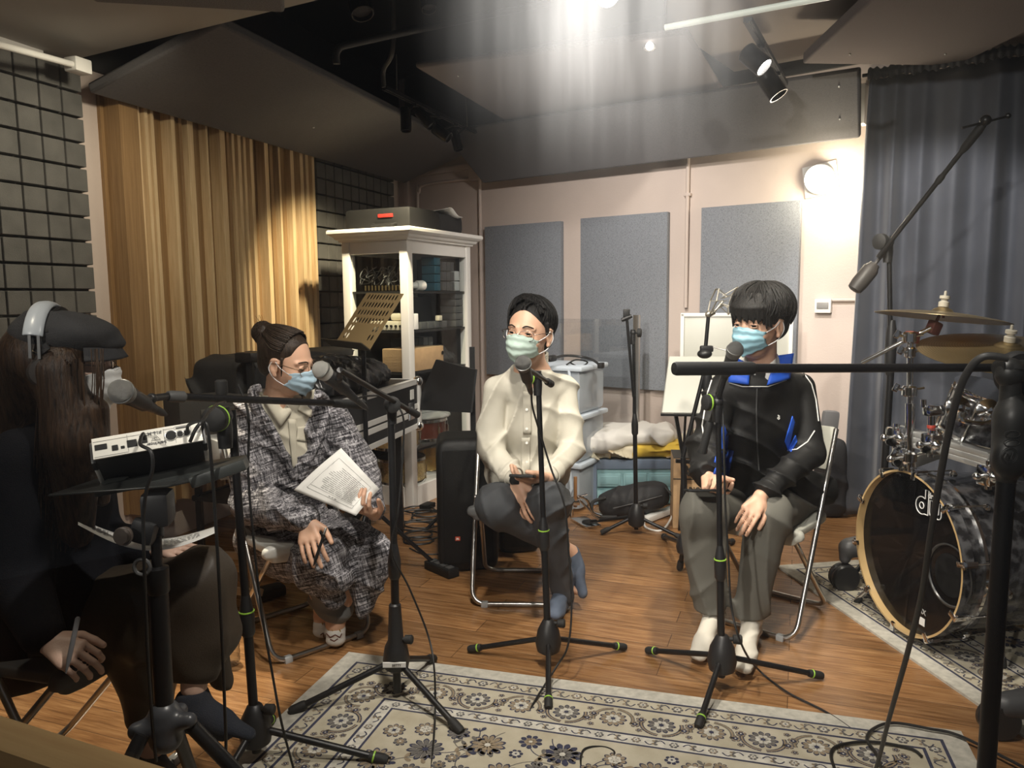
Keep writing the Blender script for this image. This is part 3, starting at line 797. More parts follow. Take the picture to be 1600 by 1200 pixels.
# shelf 1
for i, (lb, m) in enumerate((('lowest', blue_box), ('second from below', blue_box), ('third from below', blue_box), ('topmost', blue_box))):
    item('boxed_device', 'small teal-blue box in the top shelf stack of the cabinet, ' + lb, 'box', CB(.40, .08, SZ[1] + .028 + i * .056), (.075, .10, .052), m, group='teal boxes on the top cabinet shelf')
for j in range(3):
    for i in range(3):
        item('cassette_box', 'dark grey flat box in the grid of boxes on the top cabinet shelf', 'box', CB(.475 + j * .052, .08, SZ[1] + .033 + i * .066), (.046, .12, .06), dgrey, group='dark grey boxes on the top cabinet shelf')
for i in range(2): item('boxed_device', 'pale grey box at the right end of the top cabinet shelf, ' + ('lower', 'upper')[i], 'box', CB(.66, .08, SZ[1] + .035 + i * .07), (.06, .10, .065), lgrey)
th = thing('paper_tube', 'white round-ended tube lying on the top cabinet shelf', 'tube', CB(.17, .1, SZ[1]))
mb = MB(); mb.lathe(CB(.09, .10, SZ[1] + .034), bx * .8 - by * .35, [(.02, 0), (.022, .10), (.032, .105), (.034, .15), (.028, .165), (0, .17)], 20); mb.build('tube_body', white_plastic, parent=th)
th = thing('cable_bundle', 'tangle of cables and brass plugs in a clear bag on the top cabinet shelf', 'cables', CB(.06, .3, SZ[1]))
mb = MB(); rs = random.Random(2)
for i in range(16):
    c = CB(.10, .12 + rs.random() * .26, SZ[1] + .03); mb.tube([c + Vector((rs.uniform(-.05, .05), rs.uniform(-.05, .05), rs.uniform(0, .13))) for _ in range(5)], .003, 6, sm=5)
mb.build('cable', dgrey, parent=th)
mb = MB()
for i in range(12): mb.cyl(CB(.035, .06 + i * .026, SZ[1] + .004), CB(.035, .06 + i * .026, SZ[1] + .036), .006, n=8)
mb.build('brass_plug', mat('brass', (.55, .42, .2), .3, 1), parent=th)
th = thing('folded_tripod', 'black folded tripod leaning on the top cabinet shelf', 'tripod', CB(.2, .3, SZ[1]))
mb = MB(); mb.cyl(CB(.16, .3, SZ[1] + .01), CB(.42, .36, SZ[1] + .2), .018, .012); mb.cyl(CB(.20, .3, SZ[1] + .01), CB(.42, .34, SZ[1] + .12), .014, .01); mb.build('tripod_leg', blk, parent=th)
# shelf 2
def knobs(th):
    mb = MB()
    for i in range(7): mb.cyl(CB(.028, .08 + i * .034, SZ[2] + .028), CB(.018, .08 + i * .034, SZ[2] + .028), .008, n=10)
    mb.build('knob', blk, parent=th)
item('preamp', 'cream audio preamp with black knobs on the second cabinet shelf', 'audio device', CB(.11, .19, SZ[2] + .03), (.16, .26, .056), cream, extra=knobs)
item('white_gadget', 'cream rounded gadget sitting on the preamp in the cabinet', 'device', CB(.11, .14, SZ[2] + .085), (.10, .085, .05), cream, bev=.02)
item('small_box', 'small white carton beside the cabinet corner post, second shelf', 'box', CB(.10, .035, SZ[2] + .055), (.05, .05, .10), white_plastic)
for i in range(5): item('black_box', 'black box in the tall stack at the right of the second cabinet shelf', 'box', CB(.68, .09, SZ[2] + .025 + i * .048), (.11, .12, .044), dgrey, group='black boxes stacked on the second shelf')
item('black_device', 'large black device standing at the back of the second cabinet shelf', 'device', CB(.45, .25, SZ[2] + .11), (.28, .10, .20), blk)
for i in range(4): item('cassette_case', 'small dark case lying in front on the second cabinet shelf', 'case', CB(.24 + i * .085, .08, SZ[2] + .025), (.07, .08, .046), dgrey, group='small dark cases on the second shelf')
item('small_box', 'tiny cream box among dark cases on the second cabinet shelf', 'box', CB(.43, .045, SZ[2] + .068), (.045, .03, .034), cream)
# shelf 3
def hole(th):
    mb = MB(); mb.lathe(CB(.42, -.002 + .018, SZ[3] + .10), -by, [(.0, .0), (.014, .0005)], 16); mb.build('hole', blk, parent=th)
item('cardboard_box', 'open tan cardboard file box with a round hole on the third cabinet shelf', 'box', CB(.23, .12, SZ[3] + .075), (.42, .2, .145), card, extra=hole)
for i in range(5): item('storage_case', 'grey upright plastic case behind the cardboard file box', 'case', CB(.36 + i * .065, .3, SZ[3] + .10), (.055, .14, .19), lgrey if i > 2 else dgrey, group='upright cases on the third cabinet shelf')
th = thing('black_pouch', 'crumpled black pouch with straps on the third cabinet shelf', 'bag', CB(.60, .15, SZ[3]))
s = SDF(CB(.6, .15, SZ[3]) - Vector((.25, .25, .02)), CB(.6, .15, SZ[3]) + Vector((.25, .25, .25)), .008)
s.ell(CB(.60, .15, SZ[3] + .05), (.11, .10, .055)); s.ell(CB(.57, .15, SZ[3] + .10), (.06, .06, .05), k=.03); s.folds([(60, 20, 30), (-30, 50, 40)], .012)
s.plane(CB(.6, .15, SZ[3] + .002), (0, 0, -1)); s.mesh('pouch_body', MATS['black_nylon'], th)
# drums stored in the cabinet
def drum_simple(name, label, c, r, h, shell, group=None, axis=(0, 0, 1), lugs=8, cat='drum'):
    "c: centre of the bottom rim"
    th = thing(name, label, cat, c, 0, group); a = Vector(axis).normalized(); c = Vector(c)
    mb = MB(); mb.lathe(c, a, [(r * .97, .012), (r * .97, h - .012)], 32); mb.build('shell', shell, parent=th)
    mb = MB()
    for z0 in (0, h - .022): mb.lathe(c + a * z0, a, [(r * .985, 0), (r * 1.03, .002), (r * 1.02, .02), (r * .985, .022), (r * .985, 0)], 32)
    x, y, _ = frame(a)
    for i in range(lugs):
        t = 2 * math.pi * i / lugs; q = c + (x * math.cos(t) + y * math.sin(t)) * r * 1.02
        mb.cyl(q + a * .01, q + a * (h - .01), .003, n=6); mb.cyl(q + a * (h * .35), q + a * (h * .65), .008, n=8)
    mb.build('hoop', chrome, parent=th)
    mb = MB(); mb.lathe(c + a * (h - .012), a, [(0, .004), (r * .96, .004)], 32); mb.build('drum_head', mat('white_drum_head', (.6, .6, .57), .5), parent=th)
    return th
maple = mat('tan_maple_shell', (.46, .30, .13), .3, var=.25, vscale=60, coat=.4); burst = mat('red_brown_burst', (.085, .018, .010), .2, coat=.6, var=.3, vscale=10); brass_s = mat('brass_shell', (.5, .34, .12), .25, .8)
drum_simple('snare_drum', 'dark red-brown snare drum on the fourth cabinet shelf', CB(.45, .20, SZ[4]), .165, .15, burst)
drum_simple('snare_drum', 'tan maple snare drum on the fourth cabinet shelf behind the corner post', CB(.10, .19, SZ[4]), .15, .15, maple)
drum_simple('snare_drum', 'speckled tan snare drum on the cabinet floor', CB(.17, .2, SZ[5]), .16, .17, mat('speckled_shell', (.50, .36, .17), .35, var=.4, vscale=90))
drum_simple('snare_drum', 'brass snare drum on the cabinet floor at the right', CB(.54, .24, SZ[5]), .16, .20, brass_s)
drum_simple('small_tom', 'small chrome-rimmed drum above the snares in the cabinet', CB(.12, .2, SZ[4] + .30), .09, .14, dgrey, lugs=6)
th = thing('plastic_cover', 'clear crinkled plastic cover over the red-brown snare drum', 'plastic cover', CB(.45, .2, SZ[4] + .155))
s = SDF(CB(.45, .2, SZ[4] + .14) - Vector((.25, .25, .02)), CB(.45, .2, SZ[4] + .15) + Vector((.25, .25, .12)), .008)
s.ell(CB(.45, .20, SZ[4] + .165), (.19, .19, .055)); s.folds([(50, 20, 10), (-30, 60, 10)], .008); s.plane(CB(.6, .15, SZ[4] + .156), (0, 0, -1))
s.mesh('cover_sheet', mat('clear_plastic', (.55, .55, .52), .15, alpha=.45), th)

# ------------------------------------------------------------------ keyboard flight case, bags and amp along the left side
fd = Vector((.24, .97, 0)).normalized(); fn_ = Vector((.97, -.24, 0)).normalized()
F1 = Vector((-.545, 4.42, 0)); FL = 1.15
RF = Matrix((fn_, fd, Z)).transposed()
fc = thing('flight_case', 'long black flight case with aluminium edges in front of the cabinet', 'flight case', F1 - fd * FL / 2 - fn_ * .2 + Z * .57)
zt, zb = .865, .585
mb = MB(); mb.box(F1 - fd * (FL / 2) - fn_ * .2 + Z * (zt + zb) / 2, (.40, FL, zt - zb), RF); mb.build('case_body', mat('black_laminate', (.008, .008, .009), .5, spec=.3), parent=fc)
alu = mat('aluminium_edge', (.72, .71, .68), .4, .3)
mb = MB(); cc = F1 - fd * (FL / 2) - fn_ * .2
for z in (zt - .012, zb + .012, .675, .715):
    for off in (.2, -.2): mb.box(cc + fn_ * off + Z * z, (.008, FL + .01, .03), RF)
    for off in (.5, -.5): mb.box(cc + fd * (off * FL) + Z * z, (.41, .008, .03), RF)
for off in (.19, -.19): mb.box(cc + fn_ * off + Z * (zt + .002), (.03, FL, .006), RF)
for a in (-.5, .5):
    for b in (-.2, .2): mb.box(cc + fd * (a * FL) + fn_ * b + Z * (zt + zb) / 2, (.03, .03, zt - zb), RF)
mb.build('edge_extrusion', alu, parent=fc, bevel=.002)
for a in (-.5, .5):
    for z in (zt - .01, zb + .01): MB().sph(cc + fd * (a * FL) + fn_ * .2 + Z * z, .03, 12, 8).build('ball_corner', chrome, parent=fc)
mb = MB(); mb.box(F1 - fd * .13 + fn_ * .006 + Z * .70, (.014, .09, .10), RF, .008); mb.box(F1 - fd * .13 + fn_ * .015 + Z * .70, (.014, .04, .05), RF, .006); mb.build('butterfly_latch', chrome, parent=fc)
mb = MB(); mb.box(F1 - fd * .10 + fn_ * .003 + Z * .79, (.004, .05, .055), RF); mb.build('label_plate', white_plastic, parent=fc)
# stand holding it
th = thing('keyboard_stand', 'black metal stand carrying the long flight case', 'stand', cc)
mb = MB()
for a in (-.35, .35):
    for b in (-.14, .14): mb.bar(cc + fd * a * FL + fn_ * b, cc + fd * a * FL + fn_ * b + Z * .582, .04, .04, (1, 0, 0))
    mb.bar(cc + fd * a * FL - fn_ * .14 + Z * .55, cc + fd * a * FL + fn_ * .14 + Z * .55, .04, .04)
mb.bar(cc - fd * .35 * FL + Z * .2, cc + fd * .35 * FL + Z * .2, .03, .03)
mb.build('stand_frame', black_metal, parent=th)
# crumpled black covers on the flight case
th = thing('crumpled_cover', 'crumpled glossy black cover heaped on the long flight case', 'cover', cc + Z * zt)
s = SDF((-1.3, 3.25, zt - .01), (-.4, 4.6, zt + .30), .011)
s.ell(cc + fd * .05 - fn_ * .02 + Z * (zt + .05), (.17, .50, .10), R=np.array(RF)); s.ell(cc - fd * .1 - fn_ * .05 + Z * (zt + .11), (.12, .26, .06), R=np.array(RF), k=.05)
s.folds([(30, 12, 24), (-14, 30, 20), (10, 44, 0)], .03, wf=11); s.plane((0, 0, zt + .005), (0, 0, -1))
s.mesh('cover_cloth', mat('glossy_black_vinyl', (.016, .016, .017), .32), th)
# padded keyboard bag on its rack
g0 = Vector((-1.48, 3.86, 0)); g1 = Vector((-1.13, 4.74, 0)); gd = (g1 - g0).normalized(); gn = Vector((gd.y, -gd.x, 0)); RG = Matrix((gn, gd, Z)).transposed(); gL = (g1 - g0).length
th = thing('keyboard_bag', 'black padded keyboard bag lying on a rack before the wooden slats', 'bag', (g0 + g1) / 2 + Z * .82)
s = SDF((-1.95, 3.6, .7), (-.6, 5.3, 1.15), .014)
s.ell((g0 + g1) / 2 + Z * .925, (.24, gL / 2, .12), R=np.array(RG), pw=6); s.folds([(14, 7, 9), (-8, 12, 6)], .014, wf=5)
s.mesh('bag_body', MATS['black_nylon'], th)
mb = MB()
for k in (.0, .03): mb.tube([g0 + gd * (.45 + k) + gn * .235 + Z * .97, g0 + gd * .36 + gn * .27 + Z * (.95 + k), g0 + gd * .38 + gn * .265 + Z * .91, g0 + gd * .6 + gn * .235 + Z * .86], .006, 6, sm=6)
mb.build('pale_strap', mat('tan_strap', (.32, .26, .19), .7), parent=th)
th = thing('equipment_rack', 'black open metal rack under the padded keyboard bag', 'rack', (g0 + g1) / 2)
mb = MB()
for a in (g0 + gd * .03, g1 - gd * .06):
    for b in (-.2, .2): mb.bar(a + gn * b, a + gn * b + Z * (.80 if b < 0 else .80), .03, .03, (1, 0, 0))
    mb.bar(a - gn * .22 + Z * .79, a + gn * .22 + Z * .79, .03, .03)
for b in (-.2, .2): mb.bar(g0 + gn * b + Z * .79, g1 + gn * b + Z * .79, .03, .03); mb.bar(g0 + gn * b + Z * .3, g1 + gn * b + Z * .3, .03, .03)
mb.box(g0 + gn * .2 - gd * .02 + Z * 1.05, (.1, .06, .05), RG, .01); mb.bar(g0 + gn * .22 - gd * .02 + Z * .0, g0 + gn * .22 - gd * .02 + Z * 1.06, .03, .03, (1, 0, 0))
mb.box((g0 + g1) / 2 + Z * .30, (.44, gL, .02), RG); mb.build('rack_frame', black_metal, parent=th)
# amp
ac = P(328, 668, 3.75)
th = thing('guitar_amplifier', 'small black amplifier with a riveted badge plate on the rack at left', 'amplifier', (ac.x, ac.y, ac.z - .17))
RA = Matrix((Vector((.75, .66, 0)), Vector((-.66, .75, 0)), Z)).transposed()
mb = MB(); mb.box(ac, (.36, .24, .32), RA, .015); mb.build('amp_body', mat('grey_tolex', (.045, .042, .038), .7, bump=.5, bscale=200), parent=th)
mb = MB(); mb.box(ac + Vector((.66, -.75, 0)) * .125 + Z * .04, (.17, .012, .14), RA, .01); mb.build('badge_plate', mat('badge_metal', (.12, .115, .10), .4, .5), parent=th)
mb = MB()
for i in range(5): mb.sph(ac + Vector((.66, -.75, 0)) * .132 + Vector((.75, .66, 0)) * (-.06 + i * .03) + Z * .08, .007, 8, 6)
mb.build('rivet', cream, parent=th)
mb = MB(); 
item('monitor_box', 'pale grey box on the floor rack behind the black mixer stand', 'box', P(352, 712, 3.2), (.12, .2, .16), lgrey, R=RA)
# wooden stool behind
th = thing('wooden_stool', 'low pale wooden stool frame on the floor behind the chair at left', 'stool', G(350, 930))
mb = MB(); mb.bar(P(322, 868, 3.1), P(392, 918, 3.35), .03, .03); mb.bar(P(318, 921, 3.05), P(408, 925, 3.25), .03, .03)
for u in (326, 395): mb.bar(P(u, 868, 3.3), G(u + 4, 945), .03, .03, (1, 0, 0))
mb.bar(P(322, 868, 3.1), P(395, 868, 3.3), .03, .03)
mb.build('stool_frame', mat('pale_stool_wood', (.42, .29, .17), .6), parent=th)
item('red_box', 'small red box on the floor under the tweed-coated sitter', 'box', G(420, 872) + Z * .04, (.22, .14, .07), mat('red_card', (.32, .02, .015), .5), R=RA)
item('floor_pedal', 'small black pedal on the floor beside the wooden stool', 'pedal', G(420, 935) + Z * .03, (.14, .08, .05), blk, R=RA, bev=.015)

# ------------------------------------------------------------------ perforated music stand
def perf_desk(o, ux, uy, w, h, rows, mt, th):
    "desk plate from bottom-left o along ux (width) and uy (height)"
    ux = Vector(ux).normalized(); uy = Vector(uy); uy = (uy - ux * uy.dot(ux)).normalized(); n = ux.cross(uy)
    bm = bmesh.new()
    nx, ny = 13, len(rows) + 1
    import itertools
    vs = []
    mbd = MB(); cw = w / 12; rh = h / 9.5
    # build as strips of cells, perforated cells are frames around a slot
    def cell(x0, y0, x1, y1, holed):
        def q(x, y): return o + ux * x + uy * y
        if not holed:
            mbd.add([q(x0, y0), q(x1, y0), q(x1, y1), q(x0, y1)], [(0, 1, 2, 3)]); return
        cx, cy = (x0 + x1) / 2, (y0 + y1) / 2; rx, ry = (x1 - x0) * .33, (y1 - y0) * .37
        K = 16; outer = []; inner = []
        for k in range(K):
            a = 2 * math.pi * (k + .5) / K; c, s_ = math.cos(a), math.sin(a); m = max(abs(c), abs(s_))
            outer.append(q(cx + c / m * (x1 - x0) / 2, cy + s_ / m * (y1 - y0) / 2)); inner.append(q(cx + c * rx, cy + s_ * ry))
        # corners
        mbd.add(outer + inner, [(k, (k + 1) % K, K + (k + 1) % K, K + k) for k in range(K)])
        for (sxx, syy, kk) in ((1, 1, 1), (-1, 1, 5), (-1, -1, 9), (1, -1, 13)):
            mbd.add([q(cx + sxx * (x1 - x0) / 2, cy + syy * (y1 - y0) / 2), outer[kk], outer[kk + 1]], [(0, 1, 2)])
    m0 = cw; ys = 0
    for r, row in enumerate(rows):
        y0, y1 = h * r / len(rows), h * (r + 1) / len(rows)
        cell(0, y0, m0, y1, False); cell(w - m0, y0, w, y1, False)
        for c in range(10): cell(m0 + c * cw, y0, m0 + (c + 1) * cw, y1, row[c] == 'o')
    return mbd.build('desk', mt, parent=th, smooth=False, solid=.0025)
gold = mat('bronze_paint', (.28, .20, .095), .4, .35)
ms = thing('music_stand', 'bronze perforated music stand before the white cabinet', 'music stand', G(592, 915))
bl = P(522, 541, 3.62); brr = P(582, 551, 3.50); tl = P(566, 462, 3.80)
wdt = (brr - bl).normalized(); hgt = (tl - bl)
rows = ['..........', 'oo......oo', 'oo......oo', '.' * 10, 'oooooooooo', 'oooooooooo', 'oooooooooo', 'oooooooooo', '.' * 10]
rows = ['..........', 'oo......oo', 'oo......oo', 'oooooooooo', 'oooooooooo', 'oooooooooo', 'oooooooooo']
bl2 = P(521, 541, 3.62); ux = (P(583, 549, 3.36) - bl2).normalized()
perf_desk(bl2, ux, P(561, 470, 3.74) - bl2, .44 * .72, .50 * .62, rows, gold, ms)
uy_ = P(561, 470, 3.74) - bl2; uy_ = (uy_ - ux * uy_.dot(ux)).normalized(); un = ux.cross(uy_); un = -un if un.dot(CAM - bl2) < 0 else un
mb = MB(); mb.prism([bl2 - ux * .01, bl2 + ux * .33, bl2 + ux * .33 + un * .06, bl2 - ux * .03 + un * .06], uy_ * .004); mb.build('ledge', mat('dark_bronze', (.06, .05, .035), .4, .3), parent=ms)
top = bl2 + ux * .16 + uy_ * .05
ft = G(600, 905)
mb = MB(); mb.cyl(Vector((top.x + .02, top.y + .05, 0.05)), Vector((top.x + .02, top.y + .05, top.z + .04)), .0115); 
mb.build('pole', black_metal, parent=ms)
mb = MB(); mb.lathe(Vector((top.x + .02, top.y + .05, .33)), Z, [(.02, 0), (.03, .01), (.03, .05), (.016, .1)], 16); mb.build('hub', black_plastic, parent=ms)
for a in (20, 140, 260):
    d = Vector((math.cos(math.radians(a)), math.sin(math.radians(a)), 0)); b = Vector((top.x + .02, top.y + .05, .36))
    mb = MB(); mb.cyl(b, Vector((b.x, b.y, .015)) + d * .33, .01); mb.build('leg', black_metal, parent=ms)
# black desk of a folded music stand before the shelves
th = thing('music_stand', 'black solid music stand turned away, in front of the cabinet shelves', 'music stand', G(738, 850))
d0 = P(738, 556, 4.35)
mb = MB(); mb.prism([P(681, 562, 4.45), P(743, 578, 4.3), P(735, 645, 4.25), P(648, 640, 4.42)], Vector((.01, .02, 0))); mb.build('desk', black_metal, parent=th)
q = P(738, 575, 4.36); mb = MB(); mb.bar(Vector((q.x, q.y, .25)), Vector((q.x, q.y, q.z + .12)), .03, .03, (1, 0, 0)); mb.cyl(Vector((q.x, q.y, .05)), Vector((q.x, q.y, .5)), .011); mb.build('pole', black_metal, parent=th)
for a in (200, 320, 80):
    d = Vector((math.cos(math.radians(a)), math.sin(math.radians(a)), 0)); mb = MB(); mb.cyl(Vector((q.x, q.y, .28)), Vector((q.x, q.y, .012)) + d * .30, .01); mb.build('leg', black_metal, parent=th)

# ------------------------------------------------------------------ floor speakers
def speaker(label, c, w, d, h, ang, logo=None):
    th = thing('loudspeaker', label, 'loudspeaker', (c.x, c.y, 0)); R = Matrix.Rotation(ang, 3, 'Z')
    s = SDF((c.x - .35, c.y - .35, -.01), (c.x + .35, c.y + .35, h + .03), .01)
    s.ell((c.x, c.y, h / 2), (w / 2, d / 2, h / 2), R=np.array(R), pw=9)
    s.mesh('cabinet', mat('speaker_shell', (.006, .006, .006), .55, spec=.3, bump=.3, bscale=300), th)
    mb = MB(); mb.box(c + R @ Vector((0, -d / 2 + .0, h * .5)), (w * .8, .014, h * .84), R, .006); mb.build('grille', mat('speaker_grille', (.004, .004, .004), .8, spec=.2, bump=.5, bscale=500), parent=th)
    for dx in (-1, 1): pass
    if logo:
        f = c + R @ Vector((-w * .18, -d / 2 - .010, h * .27))
        mb = MB(); mb.box(f, (.024, .004, .020), R); lo = mb.build('logo_badge', mat('orange_red', (.40, .05, .02), .5), parent=th)
        text('logo_lettering', logo, .0115, basis(f + R @ Vector((0, -.003, 0)), R @ Vector((1, 0, 0)), Z), white_paint, lo, bold=.0006)
    return th
sp = G(728, 898)
speaker('tall black loudspeaker with a small badge standing on the floor at centre left', sp + Vector((.0, .17, 0)), .30, .30, .66, math.radians(6), 'JBL')
speaker('lower black loudspeaker standing behind the chair of the man in the cream shirt', sp + Vector((.245, .42, 0)), .22, .26, .50, math.radians(10), 'JBL')
# pedal board / power strip
th = thing('power_strip', 'black multi-way power strip on the floor before the loudspeaker', 'power strip', G(690, 893)); c = G(690, 895); dd = (G(718, 903) - G(664, 880)).normalized()
RS = Matrix((dd, Vector((-dd.y, dd.x, 0)), Z)).transposed()
mb = MB(); mb.box(c + Z * .022, (.20, .065, .042), RS, .005); mb.build('strip_body', blk, parent=th)
mb = MB()
for i in range(4): mb.box(c + dd * (-.07 + i * .045) + Z * .045, (.03, .035, .006), RS, .002)
mb.build('outlet', dgrey, parent=th)
# cables on the floor by the cabinet
th = thing('cable_coil', 'black cables coiled on the floor in front of the white cabinet', 'cable', G(665, 830))
mb = MB(); rs = random.Random(8)
for i in range(9):
    c = G(662 + rs.uniform(-14, 14), 822 + rs.uniform(-22, 26)); r = rs.uniform(.06, .13)
    mb.tube([c + Vector((r * 1.2 * math.cos(a * .7 + i), r * math.sin(a * .7 + i), .006 + .003 * i)) for a in range(9)], .005, 6, sm=5, closed=True)
mb.tube([G(640, 858) + Z * .006, G(660, 867) + Z * .006, G(690, 868) + Z * .006, G(690, 880) + Z * .03], .004, 6, sm=5)
mb.build('cable', cable_black, parent=th)
item('small_hub', 'small black box with a blue light on the floor before the cabinet', 'device', G(668, 795) + Z * .02, (.10, .06, .03), blk, extra=lambda th: MB().sph(G(663, 797) + Z * .03, .004, 8, 6).build('blue_led', mat('blue_led', (.1, .1, 1), .4, emit=(.15, .15, 1), estr=4), parent=th))

# ------------------------------------------------------------------ right background: bins, crate, bedding, bag, cartons
clear = mat('clear_bin_plastic', (.62, .69, .76), .25, alpha=.5, bump=.1, bscale=20)
frost = mat('bin_lid_plastic', (.60, .67, .74), .35, alpha=.85)
b0 = G(905, 803); bxv = Vector((.50, .87, 0)).normalized(); byv = Vector((-.87, .50, 0)).normalized(); RBN = Matrix((bxv, byv, Z)).transposed()
for i, (lb) in enumerate(('lowest clear plastic storage bin of the stack behind the man in cream', 'middle clear plastic storage bin of the stack behind the man in cream', 'topmost clear plastic storage bin, with cables lying on its lid')):
    z = i * .300; th = thing('storage_bin', lb, 'storage bin', b0 + Z * z, 0, 'clear bins stacked behind the man')
    th['label'] = lb
    c = b0 + bxv * .20 + byv * .22 + Z * (z + .15)
    mb = MB()
    k = len(mb.v); mb.box(c, (.38, .44, .265), RBN, .03); mb.build('bin_body', clear, parent=th)
    mb = MB(); mb.box(c + Z * .145, (.42, .48, .03), RBN, .012); mb.build('lid', frost, parent=th)
    mb = MB(); mb.tube([c - byv * .0 - bxv * .20 + byv * .15 + Z * .14, c - bxv * .215 + byv * .15 - Z * .05, c - bxv * .215 - byv * .15 - Z * .05, c - bxv * .20 - byv * .15 + Z * .14], .010, 8, sm=3); mb.build('latch_rim', frost, parent=th)
    mb = MB(); mb.box(c - byv * .02, (.30, .35, .20), RBN, .03); mb.build('stored_contents', mat('bin_contents', (.18, .18, .19), .8, var=.8, vscale=14), parent=th)
th = thing('loose_cable', 'black adapters and cable draped over the topmost storage bin', 'cable', b0 + Z * .92)
mb = MB(); zc = .955
mb.tube([P(858, 563, 4.6), P(880, 556, 4.75), P(905, 557, 4.8), P(925, 562, 4.75), P(938, 571, 4.7)], .008, 8, sm=6)
mb.tube([P(885, 570, 4.75), P(900, 562, 4.8), P(918, 566, 4.8), P(905, 573, 4.75), P(890, 566, 4.8)], .005, 6, sm=6)
mb.box(P(939, 571, 4.7), (.05, .03, .035), RBN, .006); mb.box(P(862, 560, 4.65), (.08, .04, .04), RBN, .015); mb.build('cable', cable_black, parent=th)

cr0 = G(992, 790); RC = Matrix((Vector((.999, -.03, 0)), Vector((.03, .999, 0)), Z)).transposed()
cr = thing('folding_crate', 'pale blue folding crate with recessed panels under the bedding', 'crate', cr0 + Vector((0, .18, 0)))
teal = mat('pale_teal_plastic', (.26, .44, .47), .4); slate = mat('slate_blue_plastic', (.17, .22, .30), .4)
W, H_, D = .545, .30, .36; c = cr0 + Vector((0, D / 2 + .01, H_ / 2))
mb = MB(); mb.box(c, (W - .02, D - .02, H_ - .01), RC); mb.build('crate_wall', teal, parent=cr)
mb = MB(); fy = c.y - D / 2
for i in range(3):
    for zz_, hh_ in ((.165, .085), (.055, .085)):
        x = c.x + (-1 + i) * .165; q = Vector((x, fy + .003, zz_))
        mb.box(q, (.15, .012, hh_), RC, .005); mb.box(q - Vector((0, .006, 0)), (.12, .008, hh_ - .03), RC, .004)
mb.build('recessed_panel', teal, parent=cr)
mb = MB(); mb.box(c + Z * (H_ / 2 - .035), (W, D, .062), RC, .006)
for sx_ in (-1, 1): mb.box(c + Vector((sx_ * (W / 2 - .015), -D / 2 + .008, 0)), (.03, .02, H_ - .01), RC, .004)
mb.build('rim', slate, parent=cr)
bed = thing('folded_bedding', 'folded white and yellow printed bedding heaped on the blue crate', 'bedding', cr0 + Vector((0, .2, H_)))
s = SDF((cr0.x - .42, cr0.y - .15, H_ - .02), (cr0.x + .50, cr0.y + .62, H_ + .30), .009)
s.ell(cr0 + Vector((.02, .22, H_ + .045)), (.34, .22, .05), pw=4); s.folds([(0, 8, 60), (12, 0, 40), (40, 10, 10)], .014, wf=8); s.plane((0, 0, H_ + .003), (0, 0, -1))
t = NT('printed_bedding'); tc = t.n('TexCoord').outputs['Object']; nn = t.noise(tc, 7, 3); n5 = t.noise(tc, 4, 2)
cA = t.ramp(nn, [(.40, (.60, .54, .40)), (.52, (.50, .40, .26)), (.60, (.30, .20, .13)), (.66, (.58, .50, .36))], 'CONSTANT')
cB = t.mix(t.ramp(n5, [(.53, (0, 0, 0)), (.55, (1, 1, 1))]), cA, (.62, .42, .05)); t.l(cB, t.b.inputs['Base Color']); t.b.inputs['Roughness'].default_value = .85
s.mesh('printed_blanket', t.m, bed)
s = SDF((cr0.x - .42, cr0.y - .15, H_ + .0), (cr0.x + .50, cr0.y + .62, H_ + .34), .009)
s.ell(cr0 + Vector((-.04, .24, H_ + .125)), (.34, .23, .055), pw=3.5); s.ell(cr0 + Vector((-.22, .06, H_ + .085)), (.12, .10, .055), k=.06); s.folds([(6, 12, 20), (14, -8, 10)], .016, wf=5)
s.mesh('white_blanket', mat('white_linen', (.62, .60, .56), .85, bump=.2, bscale=300), bed)
# second pile to the right with a yellow cover
th = thing('cushion', 'yellow and cream soft cushion beside the black frame at right of the bedding', 'cushion', cr0 + Vector((.36, .2, .3)))
s = SDF((cr0.x + .15, cr0.y - .2, H_ - .02), (cr0.x + .70, cr0.y + .5, H_ + .30), .009)
s.ell(cr0 + Vector((.43, .12, H_ + .085)), (.13, .13, .09)); s.folds([(20, 10, 14)], .015)
s.mesh('cushion_body', t.m, th)
# backpack
bg = thing('backpack', 'black backpack lying on the floor against the blue crate', 'backpack', G(990, 812))
c = G(990, 806) + Z * .0
s = SDF((c.x - .36, c.y - .22, 0), (c.x + .36, c.y + .25, .33), .008); RK = Matrix.Rotation(math.radians(-12), 3, 'Y')
s.ell(c + Vector((.0, 0, .105)), (.22, .10, .085), R=np.array(RK), pw=3.2); s.ell(c + Vector((.03, -.06, .10)), (.14, .06, .06), R=np.array(RK), k=.02, pw=3); s.folds([(18, 10, 30), (-30, 10, 8)], .010)
s.plane((0, 0, .004), (0, 0, -1)); s.mesh('bag_body', mat('black_bag_cloth', (.016, .016, .018), .7, bump=.4, bscale=250), bg)
mb = MB(); mb.tube([c + Vector((-.18, -.06, .13)), c + Vector((-.26, -.09, .11)), c + Vector((-.25, -.12, .04)), c + Vector((-.12, -.13, .03))], .011, 8, sm=6)
mb.build('strap', black_rubber, parent=bg)
mb = MB(); mb.tube([c + Vector((.17, -.09, .2)), c + Vector((.23, -.12, .12)), c + Vector((.22, -.12, .02))], .009, 8, sm=6); mb.build('strap', black_rubber, parent=bg)
mb = MB(); mb.tube([c + Vector((-.14, -.115, .08)), c + Vector((0, -.135, .12)), c + Vector((.15, -.115, .155))], .003, 6, sm=5); mb.build('zip', dgrey, parent=bg)
